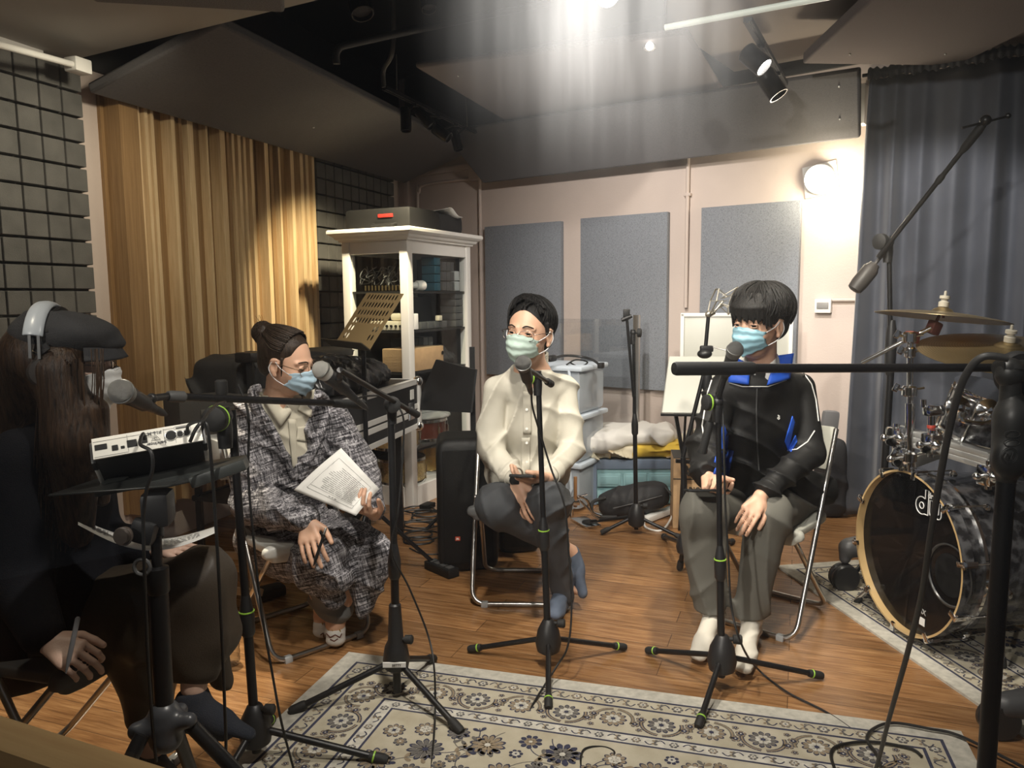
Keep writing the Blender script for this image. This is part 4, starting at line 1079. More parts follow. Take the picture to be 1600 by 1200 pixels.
# carton with letters
th = thing('carton', 'brown cardboard carton printed RICO half hidden behind the sitting youth', 'box', G(1085, 838))
c0 = G(1057, 828); c = c0 + Vector((.17, .13, .205)); RQ = Matrix.Rotation(math.radians(-8), 3, 'Z')
mb = MB(); mb.box(c, (.34, .24, .41), RQ, .003); mb.build('carton_body', card, parent=th)
mb = MB(); mb.box(c + RQ @ Vector((0, -.1205, .085)), (.34, .003, .006), RQ); mb.box(c + RQ @ Vector((0, 0, .206)), (.34, .24, .004), RQ); mb.build('printed_band', mat('dark_print', (.04, .035, .03), .7), parent=th)
text('carton_lettering', 'RICOH', .085, basis(c + RQ @ Vector((-.015, -.1225, .132)), RQ @ Vector((1, 0, 0)), Z), MATS['dark_print'], th, bold=.003, sx=.8)
text('carton_lettering', 'RICOH', .05, basis(c + RQ @ Vector((-.02, -.1225, .02)), RQ @ Vector((1, 0, 0)), Z), MATS['dark_print'], th, bold=.001, sx=.8)
# white power strip with lead
th = thing('power_strip', 'white power strip with a looping white lead beside the backpack', 'power strip', G(1030, 815))
mb = MB(); a = G(1008, 817) + Z * .02; b = G(1058, 800) + Z * .03; mb.bar(a, b, .055, .035, bev=.01); mb.build('strip_body', white_plastic, parent=th)
mb = MB(); mb.tube([G(1006, 818) + Z * .02, G(1010, 827) + Z * .008, G(1035, 830) + Z * .008, G(1052, 815) + Z * .05, P(1058, 780, 4.5), P(1052, 757, 4.6)], .006, 8, sm=8); mb.build('lead', white_plastic, parent=th)
# boards
brd = mat('white_board', (.52, .52, .46), .35, var=.05, vscale=3)
th = thing('whiteboard', 'white framed board standing against the back wall behind the youth', 'whiteboard', G(1150, 790))
pa = P(1068, 492, 4.75); mb = MB(); R = Matrix((Vector((.96, -.28, 0)), Vector((.28, .96, 0)), Z)).transposed()
cx = pa + Vector((.96, -.28, 0)) * .31 + Z * -.26
mb.box(cx, (.62, .02, .52), R, .004); mb.build('board_face', brd, parent=th)
mb = MB()
for dx, dz, w_, h_ in ((0, .26, .65, .022), (0, -.26, .65, .022), (.315, 0, .022, .54), (-.315, 0, .022, .54)): mb.box(cx + R @ Vector((dx, -.006, dz)), (w_, .03, h_), R, .003)
mb.build('board_frame', white_plastic, parent=th)
for dx in (-.25, .25): MB().cyl(cx + R @ Vector((dx, .02, -.2)), Vector(((cx + R @ Vector((dx, .02, 0))).x, (cx + R @ Vector((dx, .02, 0))).y, .0)), .012).build('board_leg', steel, parent=th)
th = thing('whiteboard', 'grey-white easel board leaning back, left behind the youth', 'whiteboard', G(1100, 840))
mb = MB(); tl_ = P(1046, 557, 4.3); bl_ = P(1034, 645, 4.12); ex = Vector((.98, -.17, 0)) * .56
mb.prism([tl_, tl_ + ex, bl_ + ex, bl_], Vector((0, .02, 0))); mb.build('board_face', brd, parent=th, bevel=.004)
mb = MB(); mb.bar(bl_ - Vector((.01, .02, .006)), bl_ + ex - Vector((0, .02, .006)), .03, .012); 
for dx in (.14, .5): mb.cyl(bl_ + ex * (dx / .56) + Vector((0, .06, -.02)), Vector(((bl_ + ex * (dx / .56)).x, bl_.y + .15, .0)), .007)
mb.build('easel_frame', black_metal, parent=th)
# black side frame
th = thing('side_table_frame', 'black angular metal frame beside the bedding', 'frame', G(1085, 850))
mb = MB(); mb.bar(P(1053, 646, 4.2), P(1112, 646, 4.2), .035, .03, bev=.006); mb.bar(P(1056, 650, 4.2), P(1069, 722, 4.2), .02, .02); mb.bar(P(1112, 650, 4.25), P(1112, 850, 4.25), .02, .02, (1, 0, 0)); mb.bar(P(1056, 720, 4.2), P(1112, 724, 4.2), .02, .02)
q = P(1069, 722, 4.2); mb.bar(q, Vector((q.x + .02, q.y, 0)), .02, .02, (1, 0, 0)); mb.build('metal_frame', black_metal, parent=th)
# clear acrylic screen and its silver post
th = thing('acrylic_screen', 'clear acrylic screen with a silver edge post behind the man in cream', 'screen', G(945, 790))
ag = bpy.data.materials.new('acrylic'); ag.use_nodes = True; nt = ag.node_tree; nt.nodes.clear()
o_ = nt.nodes.new('ShaderNodeOutputMaterial'); m_ = nt.nodes.new('ShaderNodeMixShader'); a_ = nt.nodes.new('ShaderNodeBsdfTransparent'); b_ = nt.nodes.new('ShaderNodeBsdfGlossy')
b_.inputs['Roughness'].default_value = .02; m_.inputs[0].default_value = .13; a_.inputs['Color'].default_value = (.90, .92, .93, 1)
nt.links.new(a_.outputs[0], m_.inputs[1]); nt.links.new(b_.outputs[0], m_.inputs[2]); nt.links.new(m_.outputs[0], o_.inputs[0])
t0_, z0_ = bt(874, 498, .32); t1_, _ = bt(995, 497, .32)
mb = MB(); mb.add([BW(t0_, .15, .32), BW(t1_, .15, .32), BW(t1_, z0_, .32), BW(t0_, z0_, .32)], [(0, 1, 2, 3)]); mb.build('clear_sheet', ag, parent=th, smooth=False)
mb = MB(); mb.box(BW(t1_, z0_ / 2 + .02, .32), (.045, .02, z0_ + .02), Matrix((BD, BN, Z)).transposed(), .003); mb.box(BW((t0_ + t1_) / 2, .02, .32), (abs(t0_ - t1_), .18, .03), Matrix((BD, BN, Z)).transposed(), .003); mb.build('edge_post', steel, parent=th)
# ------------------------------------------------------------------ ceiling lights
def spot_lamp(name, label, mount, c, aim, L=.13, r=.032, lit=False, group='black track spotlights'):
    c = Vector(c); a = Vector(aim).normalized()
    th = thing(name, label, 'spotlight', c, 0, group)
    mb = MB(); mb.lathe(c - a * L / 2, a, [(r * .9, 0), (r, .006), (r, L), (r * .88, L), (r * .84, L - .02)], 24); mb.build('lamp_housing', mat('black_satin', (.016, .016, .018), .3, .4), parent=th)
    mb = MB(); mb.lathe(c + a * (L / 2 - .018), a, [(0, 0), (r * .84, 0)], 20)
    mb.build('lamp_lens', mat('lit_lens', (1, 1, 1), .3, emit=(1, .95, .86), estr=25) if lit else mat('unlit_lens', (.12, .12, .12), .5), parent=th, smooth=False)
    if mount is not None:
        mb = MB(); mb.cyl(Vector(mount), c - a * L * .2, .007, n=8); mb.box(Vector(mount), (.03, .03, .03), bev=.004); mb.build('swivel_arm', black_metal, parent=th)
    return th
def track(label, a, b, w=.036):
    th = thing('light_track', label, 'track', (a + b) / 2); mb = MB(); mb.bar(a, b, w, .02); mb.bar(a + Z * -.012, b + Z * -.012, w * .3, .006); mb.build('rail', black_metal, parent=th); return th
ta, tb = G(600, 137, 2.55), G(742, 206, 2.55)
tr1 = track('black light track hanging left of the square ceiling cloud', ta, tb)
mb = MB(); mb.tube([ta + Z * .0, ta + Z * .10 + Vector((.0, 0, 0)), P(612, 85, 4.5) + Z * .0, P(615, 40, 4.5), P(613, -20, 4.5)], .014, 10, sm=6); mb.build('drop_pipe', mat('grey_pipe', (.09, .085, .075), .6), parent=tr1)
MB().cyl(P(619, 85, 4.52), P(620, 140, 4.52), .004, n=6).build('hanging_rod', MATS['grey_pipe'], parent=tr1); MB().cyl(P(728, 155, 5.4), P(730, 198, 5.4), .004, n=6).build('hanging_rod', MATS['grey_pipe'], parent=tr1)
def on(t_): return ta.lerp(tb, t_) - Z * .012
spot_lamp('track_spotlight', 'upright black spotlight, leftmost on the track left of the ceiling cloud', on(.28), P(634, 187, 4.75), (.02, -.1, -1), .14, .033)
spot_lamp('track_spotlight', 'dark slanted spotlight between its two neighbours on the left track', on(.55), P(664, 185, 4.95), (.5, -.2, -.6), .14, .033)
spot_lamp('track_spotlight', 'spotlight with a blue sheen tilted rightward on the left track', on(.75), P(690, 208, 5.05), (.72, -.2, -.52), .12, .036)
spot_lamp('track_spotlight', 'rightmost spotlight on the left track, pointing down', on(.85), P(713, 220, 5.25), (.25, -.1, -.9), .13, .032)
ra, rb = G(1168, 30, 2.5), G(1226, 131, 2.5)
track('black light track under the taupe ceiling panel at right', ra, rb)
spot_lamp('track_spotlight', 'lit black spotlight pointing down right at the upper right', ra.lerp(rb, .3) - Z * .012, P(1180, 93, 3.55), (.62, -.45, -.75), .12, .045, lit=True)
spot_lamp('track_spotlight', 'unlit black spotlight at the far end of the right track', ra.lerp(rb, .75) - Z * .012, P(1205, 132, 3.95), (.45, -.25, -.8), .14, .048)
spot_lamp('ceiling_spotlight', 'dark spotlight cut by the top frame edge, left of the drop pipe', None, P(562, 4, 3.5), (.25, -.3, -.9), .12, .05, group='dim spotlights at the top edge')
spot_lamp('ceiling_spotlight', 'dark spotlight cut by the top frame edge, right of the drop pipe', None, P(668, 0, 3.6), (.15, -.3, -.9), .10, .034, group='dim spotlights at the top edge')
gl_ = P(955, -6, 3.0)
spot_lamp('ceiling_spotlight', 'glaring spotlight at the top centre of the ceiling, aimed at the viewer', None, gl_ + Vector((.0, .12, .05)), (CAM - gl_), .12, .05, lit=True)
spot('glare_lamp', gl_ + (CAM - gl_).normalized() * .06, CAM, 210, 34, 1.0, (1, .96, .90), .04)
th = thing('lamp_ghost', 'small bright lamp reflection, modelled as a glowing bead under the grey ceiling cloud', 'reflection', G(1015, 72, 2.59))  # ghost reflection of the lit spotlight, added as a glowing bead with a rim
mb = MB(); mb.lathe(G(1015, 72, 2.60), -Z, [(.028, 0), (.030, .012), (.022, .02)], 20); mb.build('ghost_rim', white_plastic, parent=th)
mb = MB(); mb.sph(G(1015, 72, 2.575), .020, 14, 8); mb.build('ghost_bead', mat('ghost_glow', (1, 1, 1), .3, emit=(1, .98, .92), estr=6), parent=th)
th = thing('light_tube', 'pale slim tube lamp fixed across the ceiling at upper right of centre', 'lamp', G(1160, 20, 2.42))
mb = MB(); mb.cyl(G(1039, 43, 2.42), G(1300, -6, 2.42), .012, n=14); mb.build('tube', mat('milky_tube', (.75, .80, .70), .35, emit=(.8, .85, .75), estr=.25), parent=th)

# ------------------------------------------------------------------ microphone stands
def leg_set(th, hub, tips, r=.0095, foot=.015, ring=True):
    for t_ in tips:
        t_ = Vector(t_); a = hub + (Vector((t_.x, t_.y, hub.z)) - hub).normalized() * .02
        d = (t_ - a).normalized(); e = Vector((t_.x, t_.y, foot))
        mb = MB(); mb.cyl(a, e, r, n=14); lg = mb.build('leg', black_metal, parent=th)
        mb = MB(); d = (e - a).normalized(); mb.lathe(e - d * .05, d, [(r * 1.25, 0), (r * 1.45, .01), (r * 1.5, .045), (r * 1.2, .055), (0, .056)], 14); mb.build('rubber_foot', black_rubber, parent=lg)
        if ring: mb = MB(); mb.lathe(e - d * .038, d, [(r * 1.5, 0), (r * 1.58, .001), (r * 1.58, .004), (r * 1.5, .005)], 14); mb.build('green_band', green_ring, parent=lg)
def hubmesh(th, c, s=1.0, tall=False):
    mb = MB(); mb.lathe(c, Z, [(.022 * s, -.045 * s), (.036 * s, -.035 * s), (.041 * s, -.01 * s), (.034 * s, .03 * s), (.024 * s, .05 * s), (.018 * s, (.16 if tall else .062) * s), (.013 * s, (.165 if tall else .066) * s)], 20)
    kz = .055 * s
    h = mb.build('base_hub', black_plastic, parent=th)
    mb = MB(); mb.lathe(c + Vector((.015 * s, -.005, kz)), (1, -.15, 0), [(.006 * s, 0), (.006 * s, .012 * s), (.013 * s, .014 * s), (.014 * s, .034 * s), (.010 * s, .038 * s)], 14); mb.build('knob', black_rubber, parent=h)
def mic(label, head, tail, s=1.0, group='vocal microphones on stands', gm=None):
    head = Vector(head); tail = Vector(tail); a = (tail - head).normalized()
    th = thing('microphone', label, 'microphone', head, 0, group)
    mb = MB(); r = .0255 * s
    mb.lathe(head - a * r * .9, a, [(0, 0), (r * .55, .004 * s), (r * .88, .013 * s), (r, .027 * s), (r * .96, .04 * s), (r * .82, .052 * s)], 22)
    mb.build('grille', gm or mat('mic_grille', (.16, .16, .155), .45, .75, bump=1, bscale=900), parent=th)
    mb = MB(); mb.lathe(head - a * r * .9, a, [(r * .9, .024 * s), (r * 1.06, .026 * s), (r * 1.06, .031 * s), (r * .9, .033 * s)], 22); mb.build('grille_ring', mat('ring_metal', (.22, .22, .21), .35, .8), parent=th)
    L = .165 * s
    mb = MB(); mb.lathe(head - a * r * .9, a, [(r * .80, .05 * s), (r * .84, .055 * s), (r * .62, .11 * s), (.0115 * s, L), (.0105 * s, L + .01 * s), (0, L + .011 * s)], 20); mb.build('mic_body', mat('mic_body_grey', (.02, .02, .021), .4, .2), parent=th)
    e = head - a * r * .9 + a * (L + .008 * s); mb = MB(); mb.lathe(e, a, [(.0095 * s, 0), (.010 * s, .02 * s), (.0085 * s, .045 * s), (.004 * s, .065 * s)], 14); mb.build('plug', black_plastic, parent=th)
    return th, e + a * .06 * s, head - a * r * .9 + a * .10 * s, a
def clip(mount, micpt, a, parent, s=1.0):
    mb = MB(); mb.lathe(micpt - a * .03, a, [(.0155 * s, 0), (.019 * s, .003), (.018 * s, .06 * s), (.013 * s, .062 * s)], 18); mb.cyl(Vector(mount), micpt, .0085 * s, n=12); mb.sph(micpt.lerp(Vector(mount), .45), .012 * s, 12, 8)
    mb.build('mic_clip', black_plastic, parent=parent)
def clutch(th, c, axis, s=1.0, ring=True):
    c = Vector(c); ax = Vector(axis).normalized()
    mb = MB(); mb.sph(c, .019 * s, 14, 10); mb.lathe(c, Z, [(.015 * s, -.07 * s), (.017 * s, -.03 * s), (.014 * s, .02 * s)], 14)
    o = mb.build('boom_clutch', black_plastic, parent=th)
    mb = MB(); mb.lathe(c + ax * .012 * s, ax, [(.006 * s, 0), (.006 * s, .014 * s), (.026 * s, .016 * s), (.028 * s, .02 * s), (.027 * s, .036 * s), (.021 * s, .04 * s), (0, .041 * s)], 20); k_ = mb.build('clutch_knob', black_rubber, parent=o)
    if not ring: return
    mb = MB(); mb.lathe(c + ax * .030 * s, ax, [(.0275 * s, 0), (.0288 * s, .001), (.0288 * s, .005), (.0275 * s, .006)], 20); mb.build('green_band', green_ring, parent=k_) if False else mb.build('green_band', green_ring, parent=o)
def poles(th, foot, top, split=.45, r=.0125, r2=.0095, ring=True):
    foot = Vector(foot); top = Vector(top); m = foot.lerp(top, split)
    mb = MB(); mb.cyl(foot, m, r, n=18); mb.build('lower_pole', black_metal, parent=th)
    mb = MB(); mb.cyl(m - Z * .02, top, r2, n=16); mb.build('upper_pole', black_metal, parent=th)
    mb = MB(); mb.lathe(m, (top - foot), [(r * 1.1, -.07), (r * 1.5, -.06), (r * 1.6, -.01), (r * 1.3, .015), (r2 * 1.05, .05)], 18); c = mb.build('height_collar', black_plastic, parent=th)
    if not ring: return
    mb = MB(); mb.lathe(m, (top - foot), [(r * 1.3, .0), (r * 1.63, .001), (r * 1.63, .004), (r * 1.3, .005)], 18); mb.build('green_band', green_ring, parent=c)

# stand 3: in front of the man in cream
fo = G(857, 1042); st3 = thing('microphone_stand', 'black boom stand standing in front of the man in the cream shirt', 'microphone stand', fo)
d3 = fo.y
tp = P(841, 592, d3); poles(st3, Vector((fo.x, fo.y, .045)), tp, .46)
hb = Vector((fo.x, fo.y, .105)); hubmesh(st3, hb, 1.15)
leg_set(st3, hb, [G(734, 1020), G(976, 1017), G(857, 1112)])
h3, t3 = P(817, 567, d3 - .27), P(828, 608, d3 - .13)
m3, e3, c3, a3 = mic('black vocal microphone at the mouth of the man in cream', h3, t3)
bs, be = P(827, 578, d3 - .15), P(861, 600, d3 + .08)
mb = MB(); mb.cyl(bs, be, .0085, n=14); mb.build('boom_arm', black_metal, parent=st3)
mb = MB(); bdir = (be - bs).normalized(); mb.lathe(be - bdir * .05, bdir, [(.009, 0), (.013, .004), (.0135, .05), (.01, .054), (0, .055)], 14); mb.build('boom_grip', black_rubber, parent=st3)
clutch(st3, P(840, 588, d3), (-1, -.6, 0), .95); clip(bs, c3, a3, st3)
# stand 4: in front of the youth
fo = G(1127, 1077); st4 = thing('microphone_stand', 'black boom stand standing in front of the youth in the black jacket', 'microphone stand', fo); d4 = fo.y
poles(st4, Vector((fo.x, fo.y, .045)), P(1122, 612, d4), .42); hb = Vector((fo.x, fo.y, .115)); hubmesh(st4, hb, 1.2)
leg_set(st4, hb, [G(1012, 1022), G(1283, 1062), G(1091, 1142)])
m4, e4, c4, a4 = mic('vocal microphone at the chin of the youth in black', P(1149, 545, d4 - .10), P(1131, 590, d4 - .02))
mb = MB(); bs, be = P(1124, 605, d4 - .02), P(1099, 700, d4 + .05); mb.cyl(P(1137, 575, d4 - .04), be, .0085, n=14); mb.build('boom_arm', black_metal, parent=st4)
mb = MB(); bdir = (be - bs).normalized(); mb.lathe(be - bdir * .10, bdir, [(.009, 0), (.013, .006), (.014, .10), (.016, .105), (.0165, .115), (0, .117)], 14); mb.build('boom_grip', black_rubber, parent=st4)
clutch(st4, P(1121, 628, d4), (-1, -.3, 0), .95); clip(P(1137, 577, d4 - .04), c4, a4, st4)
# stand 2: in front of the woman in tweed
fo = G(621, 1094); st2 = thing('microphone_stand', 'black boom stand in front of the woman in the tweed coat, on the rug corner', 'microphone stand', fo); d2 = fo.y
poles(st2, Vector((fo.x, fo.y, .03)), P(611, 655, d2), .50, .0135, .0115, ring=False); hb = Vector((fo.x, fo.y, .155)); hubmesh(st2, hb, 1.1, tall=True)
leg_set(st2, hb + Z * -.02, [G(455, 1118), G(720, 1150), G(678, 1035)], r=.0105, ring=False)
mb = MB(); mb.box(hb + Vector((.0, -.043, -.01)), (.075, .006, .016), (0, 0, 0)); lab = mb.build('white_label_tape', white_paint, parent=st2)
text('tape_lettering', 'SETTY', .011, basis(hb + Vector((.008, -.0475, -.01)), (1, 0, 0), Z), MATS['dark_print'], lab)
bs, be = P(531, 578, d2 - .32), P(652, 648, d2 + .10)
m2, e2, c2_, a2_ = mic('silver-topped vocal microphone at the mouth of the woman in tweed', P(501, 577, d2 - .30), P(535, 606, d2 - .24), gm=mat('silver_mic_grille', (.50, .49, .46), .4, .75, bump=1, bscale=900))
mb = MB(); mb.cyl(bs, be, .0085, n=14); mb.build('boom_arm', black_metal, parent=st2)
bdir = (be - bs).normalized(); mb = MB(); mb.lathe(be - bdir * .07, bdir, [(.0095, 0), (.0115, .004), (.012, .07), (.009, .074), (0, .075)], 14); mb.build('boom_grip', black_rubber, parent=st2)
clutch(st2, P(612, 630, d2), (.2, -1, 0), .95, False); clip(bs, c2_, a2_, st2)
# stand 1: in front of the person in the cap
fo = G(402, 1192); st1 = thing('microphone_stand', 'black boom stand nearest the black mixer, left of the woman in tweed', 'microphone stand', fo); d1 = fo.y
poles(st1, Vector((fo.x, fo.y, .035)), P(362, 640, d1), .42, .0135, .0115); hb = Vector((fo.x, fo.y, .105)); hubmesh(st1, hb, 1.15)
leg_set(st1, hb, [G(603, 1195), G(330, 1260), G(425, 1130)], r=.0105)
h1, t1_ = P(188, 611, 1.60), P(240, 638, 1.74)
m1, e1, c1_, a1_ = mic('vocal microphone pointing at the white mask of the person in the cap', h1, t1_, gm=mat('mid_mic_grille', (.30, .295, .28), .4, .75, bump=1, bscale=900))
bs, be = P(262, 619, 1.80), P(567, 632, d1 + .22)
mb = MB(); mb.cyl(bs, be, .0095, n=14); mb.build('boom_arm', black_metal, parent=st1)
bdir = (be - bs).normalized(); mb = MB(); mb.lathe(be - bdir * .12, bdir, [(.010, 0), (.0125, .006), (.0155, .11), (.0155, .12), (.012, .126), (0, .127)], 14); mb.build('boom_grip', black_rubber, parent=st1)
mb = MB(); mb.lathe(bs, bdir, [(.012, 0), (.014, .01), (.014, .04), (.010, .045)], 14); mb.build('thread_adapter', dgrey, parent=st1)
clutch(st1, P(350, 650, d1 - .03), (-.1, -1, 0), 1.25); clip(bs, c1_, a1_, st1)
mb = MB(); q = P(346, 606, d1 - .02); mb.lathe(q - Z * .012, Z, [(.012, -.01), (.0165, 0), (.0165, .03), (.012, .034), (0, .035)], 16); mb.build('top_knob', black_rubber, parent=st1)
# stand 7: far stand behind, folded upright
fo = G(994, 835); st7 = thing('microphone_stand', 'slim folded boom stand in front of the blue crate', 'microphone stand', fo); d7 = fo.y
poles(st7, Vector((fo.x, fo.y, .03)), P(990, 520, d7), .55, .012, .009, False); hubmesh(st7, Vector((fo.x, fo.y, .10)), 1.2)
leg_set(st7, Vector((fo.x, fo.y, .10)), [G(912, 820), G(940, 836), G(1068, 846)], r=.010, ring=False)
mb = MB(); mb.cyl(P(979, 492, d7 - .04), P(990, 620, d7 - .04), .008, n=12); mb.build('boom_arm', black_metal, parent=st7); clutch(st7, P(989, 520, d7), (1, -.3, 0), .9, False)
mb = MB(); mb.box(P(979, 490, d7 - .04), (.035, .02, .05), bev=.005); mb.lathe(P(979, 497, d7 - .04), (1, 0, .4), [(.01, -.03), (.014, 0), (.01, .03)], 12); mb.build('mic_clip', black_plastic, parent=st7)
# stand 8: stand with a shock mount, left of the youth
st8 = thing('microphone_stand', 'black stand with a star-shaped shock mount beside the youth', 'microphone stand', G(1090, 880)); d8 = 3.55
mb = MB(); mb.cyl(P(1067, 715, d8), P(1102, 575, d8), .010, n=12); mb.cyl(P(1067, 715, d8), P(1070, 850, d8 - .02), .012, n=12); mb.build('lower_pole', black_metal, parent=st8)
mb = MB(); mb.cyl(P(1101, 560, d8), P(1107, 492, d8), .009, n=12); mb.build('upper_pole', black_metal, parent=st8)
mb = MB(); mb.sph(P(1101, 553, d8), (.035, .03, .022), 14, 8); mb.box(P(1104, 545, d8), (.06, .03, .03), bev=.008); mb.lathe(P(1105, 585, d8), Z, [(.012, -.09), (.024, -.06), (.022, 0), (.016, .05)], 16); mb.build('boom_clutch', black_plastic, parent=st8)
mb = MB(); mb.cyl(P(1108, 541, d8), P(1136, 548, d8 - .05), .003, n=8); mb.build('thin_rod', steel, parent=st8)
hb = Vector((P(1070, 850, d8 - .02).x, d8 - .02, .16)); hubmesh(st8, hb, 1.0)
leg_set(st8, hb, [G(1037, 842), G(1062, 893), G(1145, 850)], r=.011, ring=False)
sm_ = thing('shock_mount', 'star-shaped wire shock mount beside the hair of the youth', 'shock mount', P(1128, 468, d8))
mb = MB(); cc_ = P(1130, 470, d8); vx = Vector((1, 0, 0)); 
for off, ph in ((-.045, 0), (.045, .5)):
    ring_ = [cc_ + Vector((off, 0, 0)) + Vector((0.02 * math.sin(a), .055 * math.cos(a), .062 * math.sin(a))) for a in [math.pi * 2 * (i + ph) / 6 for i in range(6)]]
    mb.tube(ring_, .0035, 6, closed=True)
    for p in ring_: mb.cyl(p, cc_ - Vector((off * .6, 0, 0)) + (p - cc_) * .35, .0018, n=5)
mb.cyl(P(1107, 492, d8), P(1116, 487, d8), .012, n=10); mb.sph(P(1107, 491, d8), .016, 10, 8); mb.cyl(P(1116, 487, d8), cc_, .006, n=8); mb.build('wire_frame', mat('nickel_wire', (.5, .47, .40), .35, .8), parent=sm_)
# stand 6: tall boom behind the drums
st6 = thing('microphone_stand', 'tall black boom stand rising over the cymbals before the curtain', 'microphone stand', G(1395, 830)); d6 = 3.62
f6 = P(1393, 440, d6)
mb = MB(); mb.cyl(Vector((f6.x + .0, f6.y, .05)), P(1392, 575, d6), .016, n=16); mb.build('lower_pole', black_metal, parent=st6)
mb = MB(); mb.cyl(P(1392, 575, d6), P(1389, 385, d6), .011, n=16); mb.build('upper_pole', black_metal, parent=st6)
mb = MB(); mb.lathe(P(1392, 540, d6), Z, [(.016, -.14), (.022, -.12), (.026, -.02), (.024, .06), (.014, .12)], 16); mb.build('height_collar', black_plastic, parent=st6)
mb = MB(); b0_, b1_ = P(1372, 402, d6 - .02), P(1538, 192, d6 - .35); mb.cyl(b0_, b1_, .0105, n=14); mb.build('boom_arm', black_metal, parent=st6)
bd_ = (b1_ - b0_).normalized()
mb = MB(); mb.lathe(b0_.lerp(b1_, .80), bd_, [(.011, 0), (.017, .02), (.019, .10), (.014, .13), (.009, .16)], 14); mb.lathe(b0_.lerp(b1_, .58), bd_, [(.012, 0), (.014, .01), (.014, .03), (.011, .04)], 14); mb.build('boom_grip', black_rubber, parent=st6)
mb = MB(); cw0, cw1 = P(1384, 392, d6), P(1340, 446, d6 + .02); cd_ = (cw1 - cw0).normalized(); mb.cyl(cw0, cw0.lerp(cw1, .4), .008); mb.lathe(cw0.lerp(cw1, .38), cd_, [(.024, 0), (.027, .01), (.038, .03), (.038, .11), (.033, .145), (.02, .152)], 18); mb.build('counterweight', mat('grey_black_weight', (.05, .045, .042), .5), parent=st6)
clutch(st6, P(1388, 378, d6), (-1, -.5, 0), 1.35, False)
mb = MB(); q = P(1540, 188, d6 - .36); mb.cyl(P(1503, 200, d6 - .36), P(1574, 182, d6 - .36), .005, n=10); mb.sph(q, .022, 12, 8); mb.sph(P(1575, 181, d6 - .36), .012, 10, 8); mb.build('mic_bar', black_metal, parent=st6)
for a in (100, 220, 340):
    d = Vector((math.cos(math.radians(a)), math.sin(math.radians(a)), 0)); mb = MB(); mb.cyl(Vector((f6.x, f6.y, .14)), Vector((f6.x, f6.y, .015)) + d * .30, .011); mb.build('leg', black_metal, parent=st6)
# stand 5: big boom stand in the right foreground
st5 = thing('microphone_stand', 'large black boom stand in the right foreground crossing the frame', 'microphone stand', G(1543, 1500)); d5 = 1.08
a5 = P(1576, 690, d5)
mb = MB(); mb.cyl(Vector((a5.x - .005, a5.y, .05)), Vector((a5.x, a5.y, a5.z)), .0125, n=24); mb.build('lower_pole', black_metal, parent=st5)
mb = MB(); mb.cyl(a5, P(1577, 590, d5), .0105, n=20); mb.build('upper_pole', black_metal, parent=st5)
# sculpted height clutch with the pressed emblem
s = SDF(a5 - Vector((.06, .05, .09)), a5 + Vector((.06, .05, .09)), .002)
s.cap(a5 - Z * .028, a5 + Z * .035, .021, .022, .008); s.ell(a5 + Vector((-.004, -.012, -.022)), (.024, .016, .030), k=.01); s.ell(a5 + Vector((.002, -.010, .03)), (.020, .016, .032), k=.012); s.cap(a5 + Z * .03, a5 + Z * .062, .019, .015, .008); s.cap(a5 - Z * .03, a5 - Z * .052, .02, .014, .006)
hc = s.mesh('height_clutch', mat('soft_black', (.022, .022, .021), .42), st5)
mb = MB(); ec = P(1577, 712, d5 - .028)
for r_ in (.0115, .0095): mb.tube([ec + Vector((r_ * math.cos(a), 0, r_ * math.sin(a))) for a in [2 * math.pi * i / 28 for i in range(28)]], .0006, 6, closed=True)
mb.tube([ec + Vector((x * .0075, 0, z * .0075)) for x, z in ((-.9, -.4), (-.5, .55), (0, -.05), (.5, .55), (.9, -.4))], .0009, 6); mb.tube([ec + Vector((x * .0075, 0, z * .0075)) for x, z in ((-.7, .7), (-.25, -.8), (0, -.2), (.25, -.8), (.7, .7))], .0009, 6)
for zz_ in (.030, .018): mb.tube([ec + Vector((.011 * math.cos(a) + .003, 0.001, zz_ + .005 * math.sin(a))) for a in [2 * math.pi * i / 20 for i in range(20)]], .0007, 6, closed=True)
mb.build('pressed_emblem', mat('emblem_black', (.035, .035, .034), .35), parent=hc)
bL, bR = P(1052, 576, .98), P(1700, 574, 1.19)
bd_ = (bR - bL).normalized()
mb = MB(); mb.cyl(bL + bd_ * .10, bR, .0062, n=18); mb.build('boom_arm', black_metal, parent=st5)
mb = MB(); mb.lathe(bL, bd_, [(.0, 0), (.0078, .001), (.009, .004), (.009, .115), (.0078, .119), (.0062, .121)], 24); mb.build('boom_grip', black_rubber, parent=st5)
mb = MB(); q0 = P(1559, 575, d5); q1 = P(1640, 575, d5 + .02); mb.cyl(q0, q1, .0115, n=20); mb.sph(P(1578, 583, d5), (.02, .018, .022), 16, 10); mb.lathe(P(1577, 640, d5), Z, [(.013, -.01), (.014, .0), (.0135, .045), (.018, .06)], 18)
mb.build('boom_clutch', mat('soft_black', (.022, .022, .021), .42), parent=st5)
mb = MB(); mb.lathe(P(1584, 583, d5 + .03), (0, -1, 0), [(.03, 0), (.033, .004), (.033, .016), (.03, .02)], 24); mb.build('clutch_knob', black_rubber, parent=st5)
for a in (80, 200, 320):
    d = Vector((math.cos(math.radians(a)), math.sin(math.radians(a)), 0)); mb = MB(); mb.cyl(Vector((a5.x, a5.y, .12)), Vector((a5.x, a5.y, .015)) + d * .30, .011); mb.build('leg', black_metal, parent=st5)
